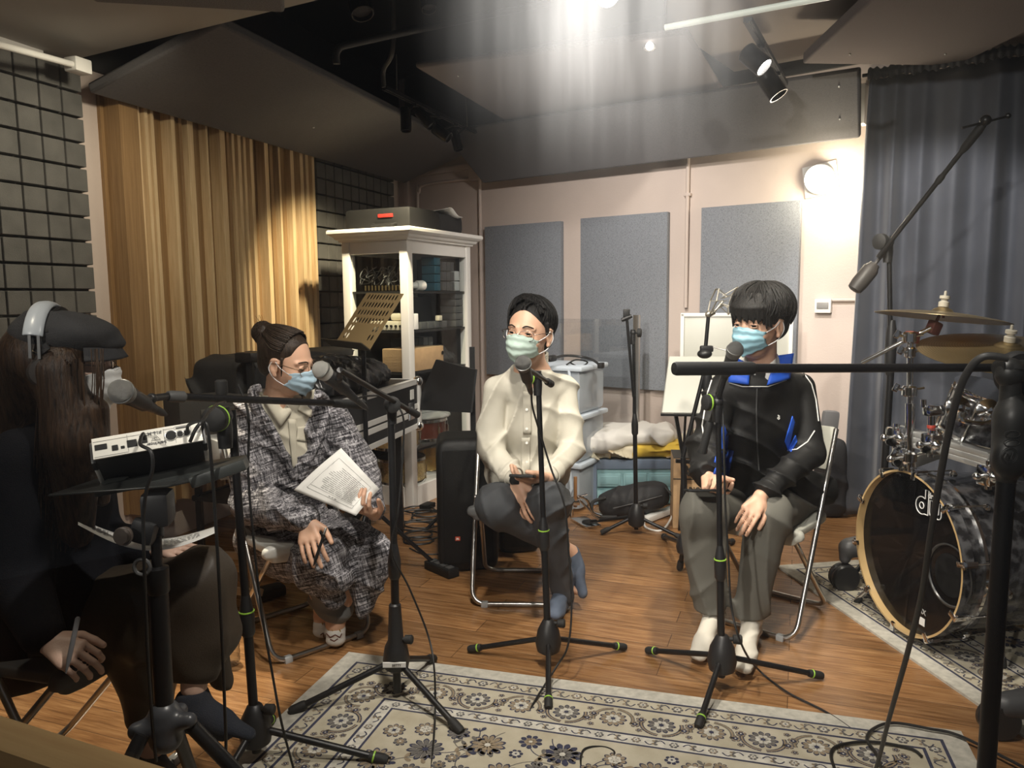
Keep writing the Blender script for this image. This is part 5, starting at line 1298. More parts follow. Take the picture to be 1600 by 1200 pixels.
# its cable
cb = thing('microphone_cable', 'black cable hanging from the foreground boom stand to the rug', 'cable', P(1500, 800, 1.2))
pts = [P(1575, 560, 1.04), P(1535, 558, 1.05), P(1507, 590, 1.07), P(1488, 650, 1.10), P(1470, 740, 1.15), P(1452, 850, 1.22), P(1440, 930, 1.30), P(1418, 1020, 1.45), P(1390, 1120, 1.7), P(1365, 1210, 2.0), G(1330, 1270) + Z * .01]
mb = MB(); mb.tube(pts, .0052, 12, sm=10); mb.build('cable', mat('grey_black_cable', (.035, .034, .033), .5), parent=cb)
# cables of the other stands
def cable(label, pts, r=.0032, group=None, parent_pt=None):
    th = thing('microphone_cable', label, 'cable', pts[-1], 0, group); mb = MB(); mb.tube(pts, r, 8, sm=8); mb.build('cable', cable_black, parent=th); return th
cable('thin black cable down the stand of the man in cream, looping on the rug', [e3, P(833, 640, d3 - .08), P(848, 690, d3 - .03), P(862, 735, d3 - .03), P(882, 790, d3 - .05), P(889, 870, d3 - .05), P(893, 950, d3 - .08), P(887, 1010, d3 - .12), G(868, 1070) + Z * .06, G(830, 1110) + Z * .008, G(826, 1145) + Z * .006, G(850, 1180) + Z * .005, G(900, 1198) + Z * .005, G(945, 1196) + Z * .005, G(960, 1180) + Z * .008, G(940, 1171) + Z * .008, G(912, 1178) + Z * .012, G(908, 1205) + Z * .006, G(920, 1240) + Z * .006], .0036)
cable('black cable falling from the youth\'s microphone across the floor', [e4, P(1128, 620, d4 + .02), P(1131, 700, d4 - .02), P(1133, 780, d4 - .03), P(1138, 870, d4 - .04), P(1143, 950, d4 - .06), P(1160, 1010, d4 - .08), G(1185, 1055) + Z * .02, G(1230, 1085) + Z * .008, G(1290, 1115) + Z * .006, G(1340, 1150) + Z * .006, G(1380, 1190) + Z * .006, G(1400, 1230) + Z * .006], .0036)
cable('black cable hanging down from the woman\'s microphone stand to the rug', [e2, P(560, 622, d2 - .2), P(600, 620, d2 - .03), P(628, 645, d2 - .03), P(630, 700, d2 - .02), P(622, 800, d2 - .03), P(612, 860, d2 - .04), P(640, 920, d2 - .04), P(668, 990, d2 - .04), P(678, 1040, d2 - .1), P(680, 1110, d2 - .15), G(676, 1180) + Z * .01, G(670, 1230) + Z * .008], .0032)
cable('black cable dropping beside the left stand pole to the rug', [P(372, 600, d1 - .03), P(388, 650, d1 - .03), P(388, 740, d1 - .03), P(395, 830, d1 - .04), P(408, 950, d1 - .05), P(425, 1050, d1 - .07), P(440, 1130, d1 - .1), G(460, 1210) + Z * .01], .0036)
th = thing('cable_coil', 'loops of black cable coiled on the rug at the lower right', 'cable', G(1330, 1180))
mb = MB(); mb.tube([G(1600, 1210) + Z * .02, G(1500, 1160) + Z * .02, G(1450, 1148) + Z * .02, G(1395, 1139) + Z * .02, G(1365, 1148) + Z * .02, G(1354, 1165) + Z * .02, G(1372, 1195) + Z * .02, G(1380, 1240) + Z * .02], .0045, 8, sm=8)
mb.tube([G(1440, 1190) + Z * .016, G(1420, 1177) + Z * .016, G(1360, 1168) + Z * .018, G(1310, 1174) + Z * .018, G(1298, 1190) + Z * .018, G(1310, 1225) + Z * .018], .0045, 8, sm=8, closed=False); mb.build('cable', cable_black, parent=th)
# ------------------------------------------------------------------ rugs with woven pattern
rug_c = NT('rug_cream'); tc = rug_c.n('TexCoord').outputs['Object']; n1 = rug_c.noise(tc, 700, 2); n2 = rug_c.noise(tc, 12, 4)
rug_c.l(rug_c.ramp(n2, [(.3, (.40, .355, .26)), (.7, (.52, .475, .37))]), rug_c.b.inputs['Base Color']); rug_c.b.inputs['Roughness'].default_value = .95; rug_c.bump(n1, .6, .003)
def rugm(name, c): return mat(name, c, .95, bump=.6, bscale=700, var=.18, vscale=45)
RM = [rug_c.m, rugm('rug_navy', (.035, .038, .072)), rugm('rug_grey', (.135, .125, .115)), rugm('rug_tan', (.27, .21, .14)), rugm('rug_edge', (.50, .475, .41)), rugm('rug_pale', (.56, .53, .46))]
def rug(label, o, ux, uy, L, Wd, seed):
    ux = Vector(ux).normalized(); uy = Vector(uy).normalized(); rs = random.Random(seed)
    th = thing('patterned_rug', label, 'rug', o + ux * L / 2 + uy * Wd / 2)
    mb = MB(); T = .009
    flip = ux.cross(uy).z < 0
    def q(x, y, lv=0): return o + ux * x + uy * y + Z * (T + lv * .00035)
    def add(pts, col, lv):
        pts = [q(x, y, lv) for x, y in pts if True]
        if flip: pts = pts[::-1]
        mb.m(col).add(pts, [list(range(len(pts)))])
    mb.m(4).box(o + ux * L / 2 + uy * Wd / 2 + Z * (T / 2 - .0001), (L, Wd, T), Matrix((ux, uy, ux.cross(uy))).transposed())
    def ring(d0, d1, col, lv):
        for a in ((d0, d0, L - d0, d0, L - d1, d1, d1, d1), (L - d0, d0, L - d0, Wd - d0, L - d1, Wd - d1, L - d1, d1), (L - d0, Wd - d0, d0, Wd - d0, d1, Wd - d1, L - d1, Wd - d1), (d0, Wd - d0, d0, d0, d1, d1, d1, Wd - d1)):
            pts = [(a[0], a[1]), (a[2], a[3]), (a[4], a[5]), (a[6], a[7])]
            A = sum(pts[i][0] * pts[(i + 1) % 4][1] - pts[(i + 1) % 4][0] * pts[i][1] for i in range(4))
            add(pts if A > 0 else pts[::-1], col, lv)
    def poly(pts, col, lv):
        A = sum(pts[i][0] * pts[(i + 1) % len(pts)][1] - pts[(i + 1) % len(pts)][0] * pts[i][1] for i in range(len(pts)))
        add(pts if A > 0 else pts[::-1], col, lv)
    def petal(cx, cy, a, r0, r1, w, col, lv):
        ca, sa = math.cos(a), math.sin(a); pts = []
        for t_, s_ in ((0, 0), (.35, .7), (.7, 1), (.9, .6), (1, 0), (.9, -.6), (.7, -1), (.35, -.7)):
            r = r0 + (r1 - r0) * t_; y = w * s_; pts.append((cx + ca * r - sa * y, cy + sa * r + ca * y))
        poly(pts, col, lv)
    def flower(cx, cy, r, n, c1, c2, c3, rot=0, lv=1):
        for i in range(n): petal(cx, cy, rot + 2 * math.pi * i / n, r * .25, r, r * 2.1 / n, 1, lv); petal(cx, cy, rot + 2 * math.pi * i / n, r * .3, r * .87, r * 1.6 / n, c1, lv + 1)
        m = max(5, n - 3)
        for i in range(m): petal(cx, cy, rot + .4 + 2 * math.pi * i / m, 0, r * .55, r * 1.3 / m, c2, lv + 2)
        poly([(cx + r * .17 * math.cos(a), cy + r * .17 * math.sin(a)) for a in [2 * math.pi * i / 8 for i in range(8)]], c3, lv + 3)
    def stroke(pts, w, col, lv):
        for i in range(len(pts) - 1):
            (x0, y0), (x1, y1) = pts[i], pts[i + 1]; dx, dy = x1 - x0, y1 - y0; l = math.hypot(dx, dy) + 1e-9; nx, ny = -dy / l * w, dx / l * w
            poly([(x0 + nx, y0 + ny), (x1 + nx, y1 + ny), (x1 - nx, y1 - ny), (x0 - nx, y0 - ny)], col, lv)
    ring(.065, .075, 1, 1); ring(.075, .125, 0, 1); ring(.125, .135, 1, 1); ring(.135, .275, 0, 1); ring(.275, .284, 1, 1); ring(.284, .325, 5, 1); ring(.325, .333, 1, 1)
    poly([(.333, .333), (L - .333, .333), (L - .333, Wd - .333), (.333, Wd - .333)], 0, 1)
    def along(d, step):
        out = []
        for (x0, y0, x1, y1) in ((d, d, L - d, d), (L - d, d, L - d, Wd - d), (L - d, Wd - d, d, Wd - d), (d, Wd - d, d, d)):
            l = math.hypot(x1 - x0, y1 - y0); n = max(1, round(l / step)); a = math.atan2(y1 - y0, x1 - x0)
            for i in range(n): out.append((x0 + (x1 - x0) * (i + .5) / n, y0 + (y1 - y0) * (i + .5) / n, a, i))
        return out
    for d, hw in ((.10, .022), (.304, .017)):
        for x, y, a, i in along(d, .055):
            ca, sa = math.cos(a), math.sin(a)
            if i % 2 == 0:
                flower(x, y, hw * .85, 6, 3 if i % 4 else 2, 5, 1, a, 2)
            else:
                pts = [(x + ca * t_ * .03 - sa * hw * .8 * math.sin(t_ * math.pi) * (1 if i % 4 == 1 else -1), y + sa * t_ * .03 + ca * hw * .8 * math.sin(t_ * math.pi) * (1 if i % 4 == 1 else -1)) for t_ in [-1 + .25 * k for k in range(9)]]
                stroke(pts, .0022, 1, 2)
                for sgn in (-1, 1): petal(x, y, a + sgn * 1.2, .002, hw * .9, .006, 2, 3); petal(x, y, a + math.pi + sgn * 1.0, .002, hw * .8, .005, 3, 3)
    for x, y, a, i in along(.205, .155):
        ca, sa = math.cos(a), math.sin(a)
        flower(x, y, .045, 11, (2, 3)[i % 2], 5, 1, a, 2)
        for sgn in (-1, 1):
            pts = [(x + ca * (.062 * math.cos(t_)) * sgn - sa * (.058 * math.sin(t_)), y + sa * (.062 * math.cos(t_)) * sgn + ca * (.058 * math.sin(t_))) for t_ in [-.3 + .22 * k for k in range(9)]]
            if i % 2: pts = [(2 * x - p[0], 2 * y - p[1]) for p in pts]
            stroke(pts, .0065, (1, 2)[i % 2], 2); stroke(pts, .0028, 3, 3)
        cx, cy = x + ca * .078, y + sa * .078
        for k in range(4): flower(cx + .0 - sa * (-.045 + .03 * k) + ca * (.008 if k % 2 else -.008), cy + ca * (-.045 + .03 * k) + sa * (.008 if k % 2 else -.008), .011 if k in (0, 3) else .017, 5, 3, 1, 5, k, 2)
    # field: scrolling vines, blossoms and leaves
    m = .36; occ = []
    def freep(x, y, r):
        if not (m + r * .6 < x < L - m - r * .6 and m + r * .6 < y < Wd - m - r * .6): return False
        return all((x - a) ** 2 + (y - b) ** 2 > (r + c) ** 2 for a, b, c in occ)
    for r, tries, n in ((.062, 260, 12), (.040, 700, 9), (.024, 1500, 7)):
        for _ in range(tries):
            x, y = rs.uniform(m, L - m), rs.uniform(m, Wd - m)
            if freep(x, y, r * 1.05):
                occ.append((x, y, r)); a = rs.random() * 6.28
                flower(x, y, r * .92, n, rs.choice((1, 2, 3, 3)), rs.choice((5, 2, 3)), rs.choice((1, 5)), a, 3)
                if r > .03:
                    pts = []; ang = a; px_, py_ = x, y
                    for k in range(16):
                        px_ += math.cos(ang) * r * .28; py_ += math.sin(ang) * r * .28; ang += .17 * (1 if rs.random() < 2 and a > 3.1 else -1)
                        if not (m < px_ < L - m and m < py_ < Wd - m): break
                        pts.append((px_, py_))
                        if k > 4 and k % 3 == 0:
                            for sgn in (-1, 1): petal(px_, py_, ang + sgn * .8, 0, .028, .007, rs.choice((1, 2, 3)), 4)
                    if len(pts) > 2: stroke(pts, .0017, rs.choice((1, 2)), 2)
    mb.build('rug_pile', RM, parent=th, smooth=False)
    return th
R0 = G(545, 1022); RX = (G(1490, 1145) - R0); RLn = RX.length; RX.normalize(); RY = Vector((RX.y, -RX.x, 0)); RY = RY if RY.y < 0 else -RY
rug('cream and navy floral rug under the microphone stands in the foreground', R0, RX, RY, RLn + .02, 1.35, 3)
Q0 = G(1213, 886); QY = (G(1552, 1120) - Q0); QY.z = 0; QY.normalize(); QX = Vector((-QY.y, QY.x, 0)); QX = QX if QX.x > 0 else -QX
rug('grey and navy floral rug under the drum kit', Q0, QX, QY, 1.62, 1.9, 9)

# ------------------------------------------------------------------ drum kit
pearl = NT('black_pearl'); tc = pearl.n('TexCoord').outputs['Object']; n1 = pearl.noise(tc, 16, 6, .7)
v = pearl.n('TexVoronoi'); v.inputs['Scale'].default_value = 26; pearl.l(tc, v.inputs['Vector'])
pearl.l(pearl.ramp(pearl.math('ADD', n1, pearl.math('MULTIPLY', v.outputs['Distance'], .5)), [(.50, (.010, .010, .011)), (.70, (.022, .022, .024)), (.88, (.085, .085, .09))]), pearl.b.inputs['Base Color'])
pearl.b.inputs['Roughness'].default_value = .18; pearl.b.inputs['Coat Weight'].default_value = .5; pearl = pearl.m
hoopm = mat('natural_maple_hoop', (.52, .36, .17), .3, coat=.4, var=.06, vscale=20)
bhead = mat('black_drum_head', (.010, .010, .011), .12, coat=.3)
kc = Vector((1.492, 2.85, .348)); ka = math.radians(188); kn = Vector((math.cos(ka), math.sin(ka), .0)).normalized(); kr = .315
kx, ky, kz = frame(kn)      # kx,ky in the head plane
bd = thing('bass_drum', 'large black bass drum with natural maple front hoop', 'drum', (kc.x + .2, kc.y, 0))
mb = MB(); mb.lathe(kc - kn * .50, kn, [(kr * .93, 0), (kr * .93, .46)], 64); mb.build('shell', pearl, parent=bd)
mb = MB(); mb.lathe(kc - kn * .045, kn, [(kr * .974, 0), (kr * 1.0, 0), (kr, .045), (kr * .974, .045), (kr * .974, 0)], 72); mb.mi = [1 if (f_i // 72) == 1 else 0 for f_i in range(len(mb.f))]; mb.build('front_hoop', [hoopm, pearl], parent=bd, auto=30)
mb = MB(); mb.lathe(kc - kn * .51, kn, [(kr * .955, 0), (kr * 1.0, 0), (kr, .04), (kr * .955, .04)], 64); mb.build('rear_hoop', hoopm, parent=bd, auto=30)
mb = MB(); mb.lathe(kc - kn * .03, kn, [(0, 0), (kr * .975, 0)], 64); hd = mb.build('front_head', bhead, parent=bd, smooth=False)
mb = MB()
for h0 in (.10, ): mb.lathe(kc - kn * (h0 + .012), kn, [(kr * .935, 0), (kr * .955, 0), (kr * .955, .012), (kr * .935, .012)], 64)
mb.build('chrome_band', chrome, parent=bd)
hp = kc - kn * .028
hc_ = onplane(1484, 899, hp, kn)
mb = MB(); mb.lathe(hc_ + kn * .0, kn, [(.105, 0), (.112, .001), (.114, .004), (.108, .005), (.105, 0)], 48); mb.build('port_ring', mat('port_ring_black', (.03, .03, .03), .3), parent=hd)
mb = MB(); mb.lathe(hc_ - kn * .0005, kn, [(0, 0.001), (.078, .001)], 40); mb.build('port_hole', mat('hole_black', (.002, .002, .002), .9), parent=hd, smooth=False)
mb = MB()
for i in range(10):
    t_ = 2 * math.pi * (i + .3) / 10; q = kc + (kx * math.cos(t_) + ky * math.sin(t_)) * kr * 1.03; rad = (kx * math.cos(t_) + ky * math.sin(t_))
    R = Matrix((rad, kn, rad.cross(kn))).transposed()
    mb = MB(); mb.box(q - kn * .02, (.016, .055, .022), R, .004); mb.box(q - rad * .012 + kn * .004, (.036, .010, .02), R, .004); mb.cyl(q + kn * .01, q - kn * .15, .0035, n=8); mb.cyl(q - kn * .0 + rad.cross(kn) * .016, q - rad.cross(kn) * .016, .004, n=8)
    mb.lathe(q - kn * .16 - rad * .018, rad, [(.012, -.004), (.014, .005), (.009, .014), (0, .018)], 12); mb.build('claw', chrome, parent=bd)
for (u0, v0, u1, v1, dd0, dd1) in ((1566, 925, 1567, 1040, 2.56, 2.50), (1366, 912, 1336, 952, 3.13, 3.2)):
    a = P(u0, v0, dd0); b = P(u1, v1, dd1); b = Vector((b.x, b.y, max(.012, b.z)))
    mb = MB(); mb.cyl(a, b, .008, n=12); mb.sph(a, .024, 14, 10); mb.lathe(a, (0, -1, 0), [(.022, 0), (.026, .012), (.018, .03), (0, .034)], 16); sp_ = mb.build('spur', chrome, parent=bd)
    mb = MB(); mb.lathe(b - Z * .01, (a - b), [(.010, -.0), (.013, .01), (.010, .04)], 12); mb.build('rubber_tip', black_rubber, parent=sp_)
# the logo: outlined d and w with small lettering
def lp(x, y): return lo_ + lx * x + ly * y + kn * .0012
lo_ = onplane(1448, 792, hp, kn); lx = Vector((kn.y, -kn.x, 0)); lx = -lx if (lx.x * .5 - lx.y) < 0 else lx; ly = Z
def arc(cx, cy, r, a0, a1, n=14): return [(cx + r * math.cos(math.radians(a0 + (a1 - a0) * i / n)), cy + r * math.sin(math.radians(a0 + (a1 - a0) * i / n))) for i in range(n + 1)]
logo = mat('logo_white', (.75, .75, .73), .5)
mb = MB(); k = .0019
dl = [(-.010, .062), (.006, .062)] + arc(.006 - .006, -.0, .0, 0, 0)[:0]
d_out = [(.010, -.030), (.010, .062), (-.008, .062), (-.008, .028)] + arc(-.026, -.001, .033, 60, 300) + [(-.008, -.030), (.010, -.030)]
mb.tube([lp(*p) for p in d_out], k, 6, closed=True)
mb.tube([lp(*p) for p in arc(-.026, -.001, .012, 0, 360)[:-1]], k, 6, closed=True)
w_out = [(.018, .030), (.018, -.012)] + arc(.034, -.014, .016, 180, 330) + arc(.064, -.014, .016, 210, 360) + [(.080, .030), (.066, .030), (.066, -.012), (.060, -.015), (.056, -.010), (.056, .020), (.042, .020), (.042, -.010), (.036, -.015), (.032, -.010), (.032, .030)]
mb.tube([lp(*p) for p in w_out], k, 6, closed=True)
lg_ = mb.build('logo_outline', logo, parent=hd)
text('logo_lettering', 'drums', .030, basis(lp(.044, .046), lx, ly), logo, hd, bold=.0008)
sp2 = onplane(1441, 968, hp, kn)
text('logo_lettering', 'AX', .026, basis(sp2 + kn * .001 + Z * .03, lx, ly), mat('grey_print', (.35, .35, .34), .5), hd, bold=.001)
mb = MB(); mb.box(sp2 + kn * .0008 - Z * .008, (.03, .03, .001), Matrix((lx, ly, kn)).transposed()); mb.build('small_badge', logo, parent=hd, smooth=False)
# toms
def tom(label, c, axis, r, h):
    th = thing('tom_drum', label, 'drum', c); a = Vector(axis).normalized(); b = Vector(c) - a * h / 2
    mb = MB(); mb.lathe(b, a, [(r * .96, .01), (r * .96, h - .01)], 48); mb.build('shell', pearl, parent=th)
    for z0, nm in ((0, 'lower_hoop'), (h - .03, 'upper_hoop')):
        mb = MB(); mb.lathe(b + a * z0, a, [(r * .97, 0), (r * 1.02, 0), (r * 1.045, .006), (r * 1.02, .012), (r * 1.02, .024), (r * 1.04, .03), (r * .98, .03)], 48); mb.build(nm, chrome, parent=th)
    mb = MB(); mb.lathe(b + a * .004, a, [(0, 0), (r * .96, 0)], 40); mb.build('lower_head', mat('white_drum_head', (.6, .6, .57), .5), parent=th)
    mb = MB(); mb.lathe(b + a * (h - .006), a, [(0, 0), (r * .96, 0)], 40); mb.build('upper_head', MATS['white_drum_head'], parent=th)
    x, y, _ = frame(a)
    for i in range(6):
        t_ = 2 * math.pi * (i + .25) / 6; rd = x * math.cos(t_) + y * math.sin(t_); q = b + rd * r * 1.04
        mb = MB(); mb.cyl(q + a * .0, q + a * h, .0035, n=8); mb.cyl(q + a * .02, q + a * .06, .006, n=8); mb.cyl(q + a * (h - .06), q + a * (h - .02), .006, n=8)
        mb.lathe(q + a * h * .5 - rd * .02, rd, [(.016, 0), (.017, .012), (.009, .018), (0, .021)], 14); mb.build('lug', chrome, parent=th)
    return th
tom('pearl black rack tom tilted above the bass drum', P(1535, 648, 2.80), (.16, -.30, .93), .125, .20)
tom('pearl black tom at the right frame edge beyond the foreground pole', P(1632, 665, 2.85), (-.05, -.28, .93), .15, .22)
# tom mount ring
th = thing('tom_mount', 'chrome suspension mount holding the rack tom', 'drum hardware', P(1520, 640, 2.68))
mb = MB(); mb.tube([P(1484, 640, 2.72), P(1500, 655, 2.62), P(1530, 662, 2.60), P(1560, 655, 2.62)], .009, 8, sm=6)
for u_, v_ in ((1494, 637), (1541, 641)): mb.lathe(P(u_, v_, 2.64), (-.1, -1, .1), [(.014, 0), (.036, .004), (.040, .014), (.020, .026), (.012, .04), (0, .044)], 20)
mb.build('mount_bracket', chrome, parent=th)
# cymbals
cymb = NT('cymbal_bronze'); tc = cymb.n('TexCoord').outputs['Object']
wv = cymb.n('TexWave'); wv.wave_type = 'RINGS'; wv.rings_direction = 'SPHERICAL'; wv.inputs['Scale'].default_value = 38; wv.inputs['Distortion'].default_value = .3; cymb.l(tc, wv.inputs['Vector'])
n3 = cymb.noise(tc, 4, 3)
cymb.l(cymb.mix(.35, cymb.ramp(n3, [(.3, (.34, .25, .13)), (.7, (.56, .44, .24))]), cymb.ramp(wv.outputs['Fac'], [(0, (.25, .18, .09)), (1, (.65, .52, .30))])), cymb.b.inputs['Base Color'])
cymb.b.inputs['Metallic'].default_value = .95; cymb.b.inputs['Roughness'].default_value = .33; cymb = cymb.m
def cymbal(label, c, n, r):
    th = thing('cymbal', label, 'cymbal', c); n = Vector(n).normalized()
    mb = MB(); mb.lathe(c, n, [(.006, .028), (r * .07, .027), (r * .13, .020), (r * .17, .010), (r * .5, .004), (r * .85, -.006), (r, -.014), (r, -.0155), (r * .85, -.0075), (r * .5, .002), (r * .17, .008), (r * .12, .018), (.006, .026)], 72); mb.build('cymbal_plate', cymb, parent=th, auto=60)
    mb = MB(); mb.lathe(Vector(c) + n * .028, n, [(.018, 0), (.019, .018), (.012, .022), (.012, .03), (.018, .031), (.018, .042), (.005, .044), (.005, .06), (0, .062)], 18); mb.build('wing_nut_felt', mat('grey_felt_washer', (.35, .33, .28), .8), parent=th)
    return th
cymbal('golden crash cymbal, nearly edge on, highest over the drum kit', P(1472, 491, 2.95), (.125, .02, 1), .235)
cymbal('large brownish ride cymbal just below the crash cymbal, tipped forward', P(1575, 546, 2.72), (-.02, -.20, 1), .29)
cymbal('brown cymbal cut by the right frame edge behind the foreground pole', P(1685, 572, 2.95), (.0, -.12, 1), .22)
# stand hardware
hw = thing('cymbal_stand', 'chrome cymbal stand rising from the drum rack with an angled boom', 'drum hardware', P(1423, 735, 2.85))
mb = MB(); mb.cyl(P(1421, 735, 2.85), P(1422, 630, 2.85), .017, n=20); mb.cyl(P(1422, 630, 2.85), P(1422, 535, 2.85), .011, n=18); mb.build('upright_tube', chrome, parent=hw)
mb = MB(); mb.cyl(P(1346, 567, 3.0), P(1455, 512, 2.88), .0085, n=14); mb.build('boom_arm', chrome, parent=hw)
mb = MB(); mb.cyl(P(1462, 505, 2.92), P(1468, 492, 2.95), .006, n=10); mb.cyl(P(1474, 497, 2.95), P(1472, 478, 2.95), .005, n=10); mb.box(P(1459, 512, 2.90), (.05, .035, .05), (.2, .3, .5), .008); mb.box(P(1425, 527, 2.85), (.045, .04, .045), (0, .2, .4), .01)
mb.build('tilter', mat('dark_red_memory_lock', (.14, .045, .035), .4, .3), parent=hw)
for u_, v_, s_ in ((1421, 527, 1), (1422, 552, .8), (1421, 610, 1.1), (1420, 712, 1.2)):
    mb = MB(); c = P(u_, v_, 2.84); mb.lathe(c - Z * .02 * s_, Z, [(.018 * s_, 0), (.024 * s_, .004), (.024 * s_, .034), (.018 * s_, .04)], 18); mb.cyl(c, c + Vector((-.045 * s_, -.01, .008)), .005, n=8); mb.box(c + Vector((-.05 * s_, -.01, .012)), (.02, .008, .03), (0, .5, 0), .003); mb.cyl(c, c + Vector((.045 * s_, -.01, .01)), .004, n=8); mb.build('clamp', chrome, parent=hw)
rk = thing('drum_rack', 'silver ribbed rack bar with chrome clamps above the bass drum', 'drum hardware', P(1500, 700, 2.75))
mb = MB()
a, b = P(1402, 677, 2.92), P(1548, 720, 2.62)
for dz in (-.022, 0, .022): mb.bar(a + Z * dz, b + Z * dz, .045, .019, bev=.004)
mb.bar(a, b, .04, .055); mb.bar(b, b + Vector((.5, .1, 0)), .04, .05, bev=.005)
mb.bar(P(1425, 722, 3.1), P(1490, 698, 3.15), .035, .045, bev=.004)
mb.build('rack_bar', mat('silver_rack', (.55, .55, .53), .3, .75), parent=rk)
for u_, v_, d_ in ((1400, 682, 2.92), (1456, 693, 2.78), (1410, 715, 2.9), (1545, 742, 2.62)):
    mb = MB(); c = P(u_, v_, d_ - .03); mb.box(c, (.055, .06, .075), (0, 0, .3), .012); mb.cyl(c, c + Vector((-.05, -.02, .0)), .006, n=10); mb.sph(c + Vector((-.055, -.022, 0)), .014, 12, 8); mb.cyl(c - Z * .05, c + Z * .05, .012, n=12); mb.lathe(c + Vector((0, -.03, 0)), (0, -1, 0), [(.018, 0), (.02, .008), (.008, .02), (0, .022)], 14); mb.build('clamp', chrome, parent=rk)
mb = MB(); mb.cyl(P(1455, 690, 2.78), P(1455, 645, 2.78), .013, n=16); mb.box(P(1459, 641, 2.77), (.07, .045, .042), (0, 0, .2), .012); mb.cyl(P(1443, 636, 2.77), P(1443, 624, 2.77), .010, n=12); mb.build('accessory_post', chrome, parent=rk)
mb = MB(); mb.lathe(P(1455, 669, 2.78), Z, [(.014, 0), (.015, .002), (.015, .010), (.014, .012)], 16); mb.build('red_collar', mat('red_plastic', (.4, .05, .03), .4), parent=rk)
mb = MB(); mb.box(P(1475, 643, 3.1), (.13, .09, .02), (.1, -.25, .2), .009)
tag(mb.build('practice_pad', mat('grey_rubber', (.09, .09, .095), .7)), 'small grey rubber pad floating on hardware before the curtain', 'drum pad')
# rolling feet
def caster(label, c, ang, s=1.0):
    th = thing('caster_foot', label, 'caster', (c.x, c.y, 0)); R = Matrix.Rotation(ang, 3, 'Z')
    s_ = SDF(c - Vector((.2, .2, .14)), c + Vector((.25, .2, .14)), .006)
    s_.cap(c + R @ Vector((-.05, 0, .02)), c + R @ Vector((.16, 0, .04)), .035 * s, .055 * s, .02); s_.cap(c + R @ Vector((-.07, 0, .02)), c + R @ Vector((-.07, 0, -.03)), .022 * s, .02 * s, .015)
    s_.mesh('plastic_arm', mat('dark_grey_cast', (.06, .06, .062), .45), th)
    w_ = Vector((c.x, c.y, .05 * s)) + R @ Vector((-.07, 0, 0))
    mb = MB(); ax = R @ Vector((0, 1, 0)); mb.lathe(w_ - ax * .03, ax, [(.0, 0), (.045 * s, 0), (.050 * s, .008), (.050 * s, .022), (.045 * s, .026), (.02, .028), (.02, .034), (.045 * s, .036), (.050 * s, .042), (.050 * s, .056), (.045 * s, .06), (0, .06)], 28); mb.build('wheel', mat('wheel_black', (.02, .02, .02), .3), parent=th)
    return th
caster('dark grey arm and caster wheel just left of the bass drum hoop', P(1345, 862, 3.35), math.radians(0), 1.25)
caster('dark grey arm and caster wheel at the bottom right corner', P(1600, 1112, 2.18) + Vector((0, 0, -.0)), math.radians(-5), 1.1)

# ------------------------------------------------------------------ folding chairs
def chair(name, label, loc, ang, seat_m, back=True, rear_h=.78):
    th = thing(name, label, 'chair', loc, ang)
    L = lambda *p: Vector(p)
    ym, R_ = .0, .05
    def loop(xw, y0, z0, y1, r=.07):
        "one bent tube: down from (y0,z0) to the floor bar at y1 and up again"
        pts = []
        top = [L(-xw, y0, z0)]; zf = .0115; w2 = xw + .012
        c1 = L(-w2, y1, zf)
        dirn = (L(-w2, y1, zf) - top[0]).normalized()
        a = c1 - dirn * r; b = c1 + L(r, 0, 0)
        left = top + [top[0].lerp(a, .5)] + [a * (1 - t_) ** 2 + c1 * 2 * t_ * (1 - t_) + b * t_ * t_ for t_ in [i / 6 for i in range(7)]]
        right = [L(-p.x, p.y, p.z) for p in left[::-1]]
        return left + right
    mb = MB(); mb.tube(loop(.195, -.20, rear_h, .20), .0105, 12); o = mb.build('front_frame', steel, parent=th, world=False)
    mb = MB(); mb.tube(loop(.165, .15, .405, -.22), .0105, 12); mb.build('rear_frame', steel, parent=th, world=False)
    s = SDF((-.24, -.20, .36), (.24, .24, .50), .006)
    s.ell((0, .02, .425), (.200, .185, .022), pw=7); s.ell((0, .185, .408), (.200, .018, .032), pw=5, k=.01); s.ell((0, .02, .475), (.19, .175, .036), pw=4, k=.01, sub=True)
    s.mesh('seat', seat_m, None).parent = th
    if back:
        mb = MB()
        def f(u, v): 
            x = -.185 + u * .37; z = rear_h - .16 + v * .165; y = -.20 + (rear_h - z) * .52 - .012 - .02 * math.cos((u - .5) * math.pi)
            return L(x, y, z)
        mb.grid(f, 12, 6); mb.build('backrest', seat_m, parent=th, world=False, solid=.012, bevel=.003)
    mb = MB()
    for sx_ in (-1, 1): mb.cyl(L(sx_ * .176, -.02, .43), L(sx_ * .206, -.02, .43), .008, n=10)
    mb.build('pivot_bolt', steel, parent=th, world=False)
    for sx_ in (-1, 1):
        mb = MB(); mb.box(L(sx_ * .15, .20, .011), (.03, .026, .024), bev=.004); mb.build('rubber_cap', lgrey, parent=th, world=False)
    return th
def face(dx, dy): return math.atan2(dy, dx) - math.pi / 2
pale_seat = mat('pale_grey_seat', (.50, .50, .44), .5); white_seat = mat('white_seat', (.66, .66, .63), .45)
CY = (Vector((1.063, 2.80, 0)) + Vector((1.352, 3.123, 0))) / 2 + Vector((-.155, .14, 0))
chair('folding_chair', 'pale grey folding chair with chrome tubes under the youth in black', CY, face(-.666, -.746), pale_seat)
chair('folding_chair', 'chrome folding chair with dark seat under the man in the cream shirt', Vector((.03, 3.40, 0)), face(-.04, -1), dgrey, rear_h=.74)
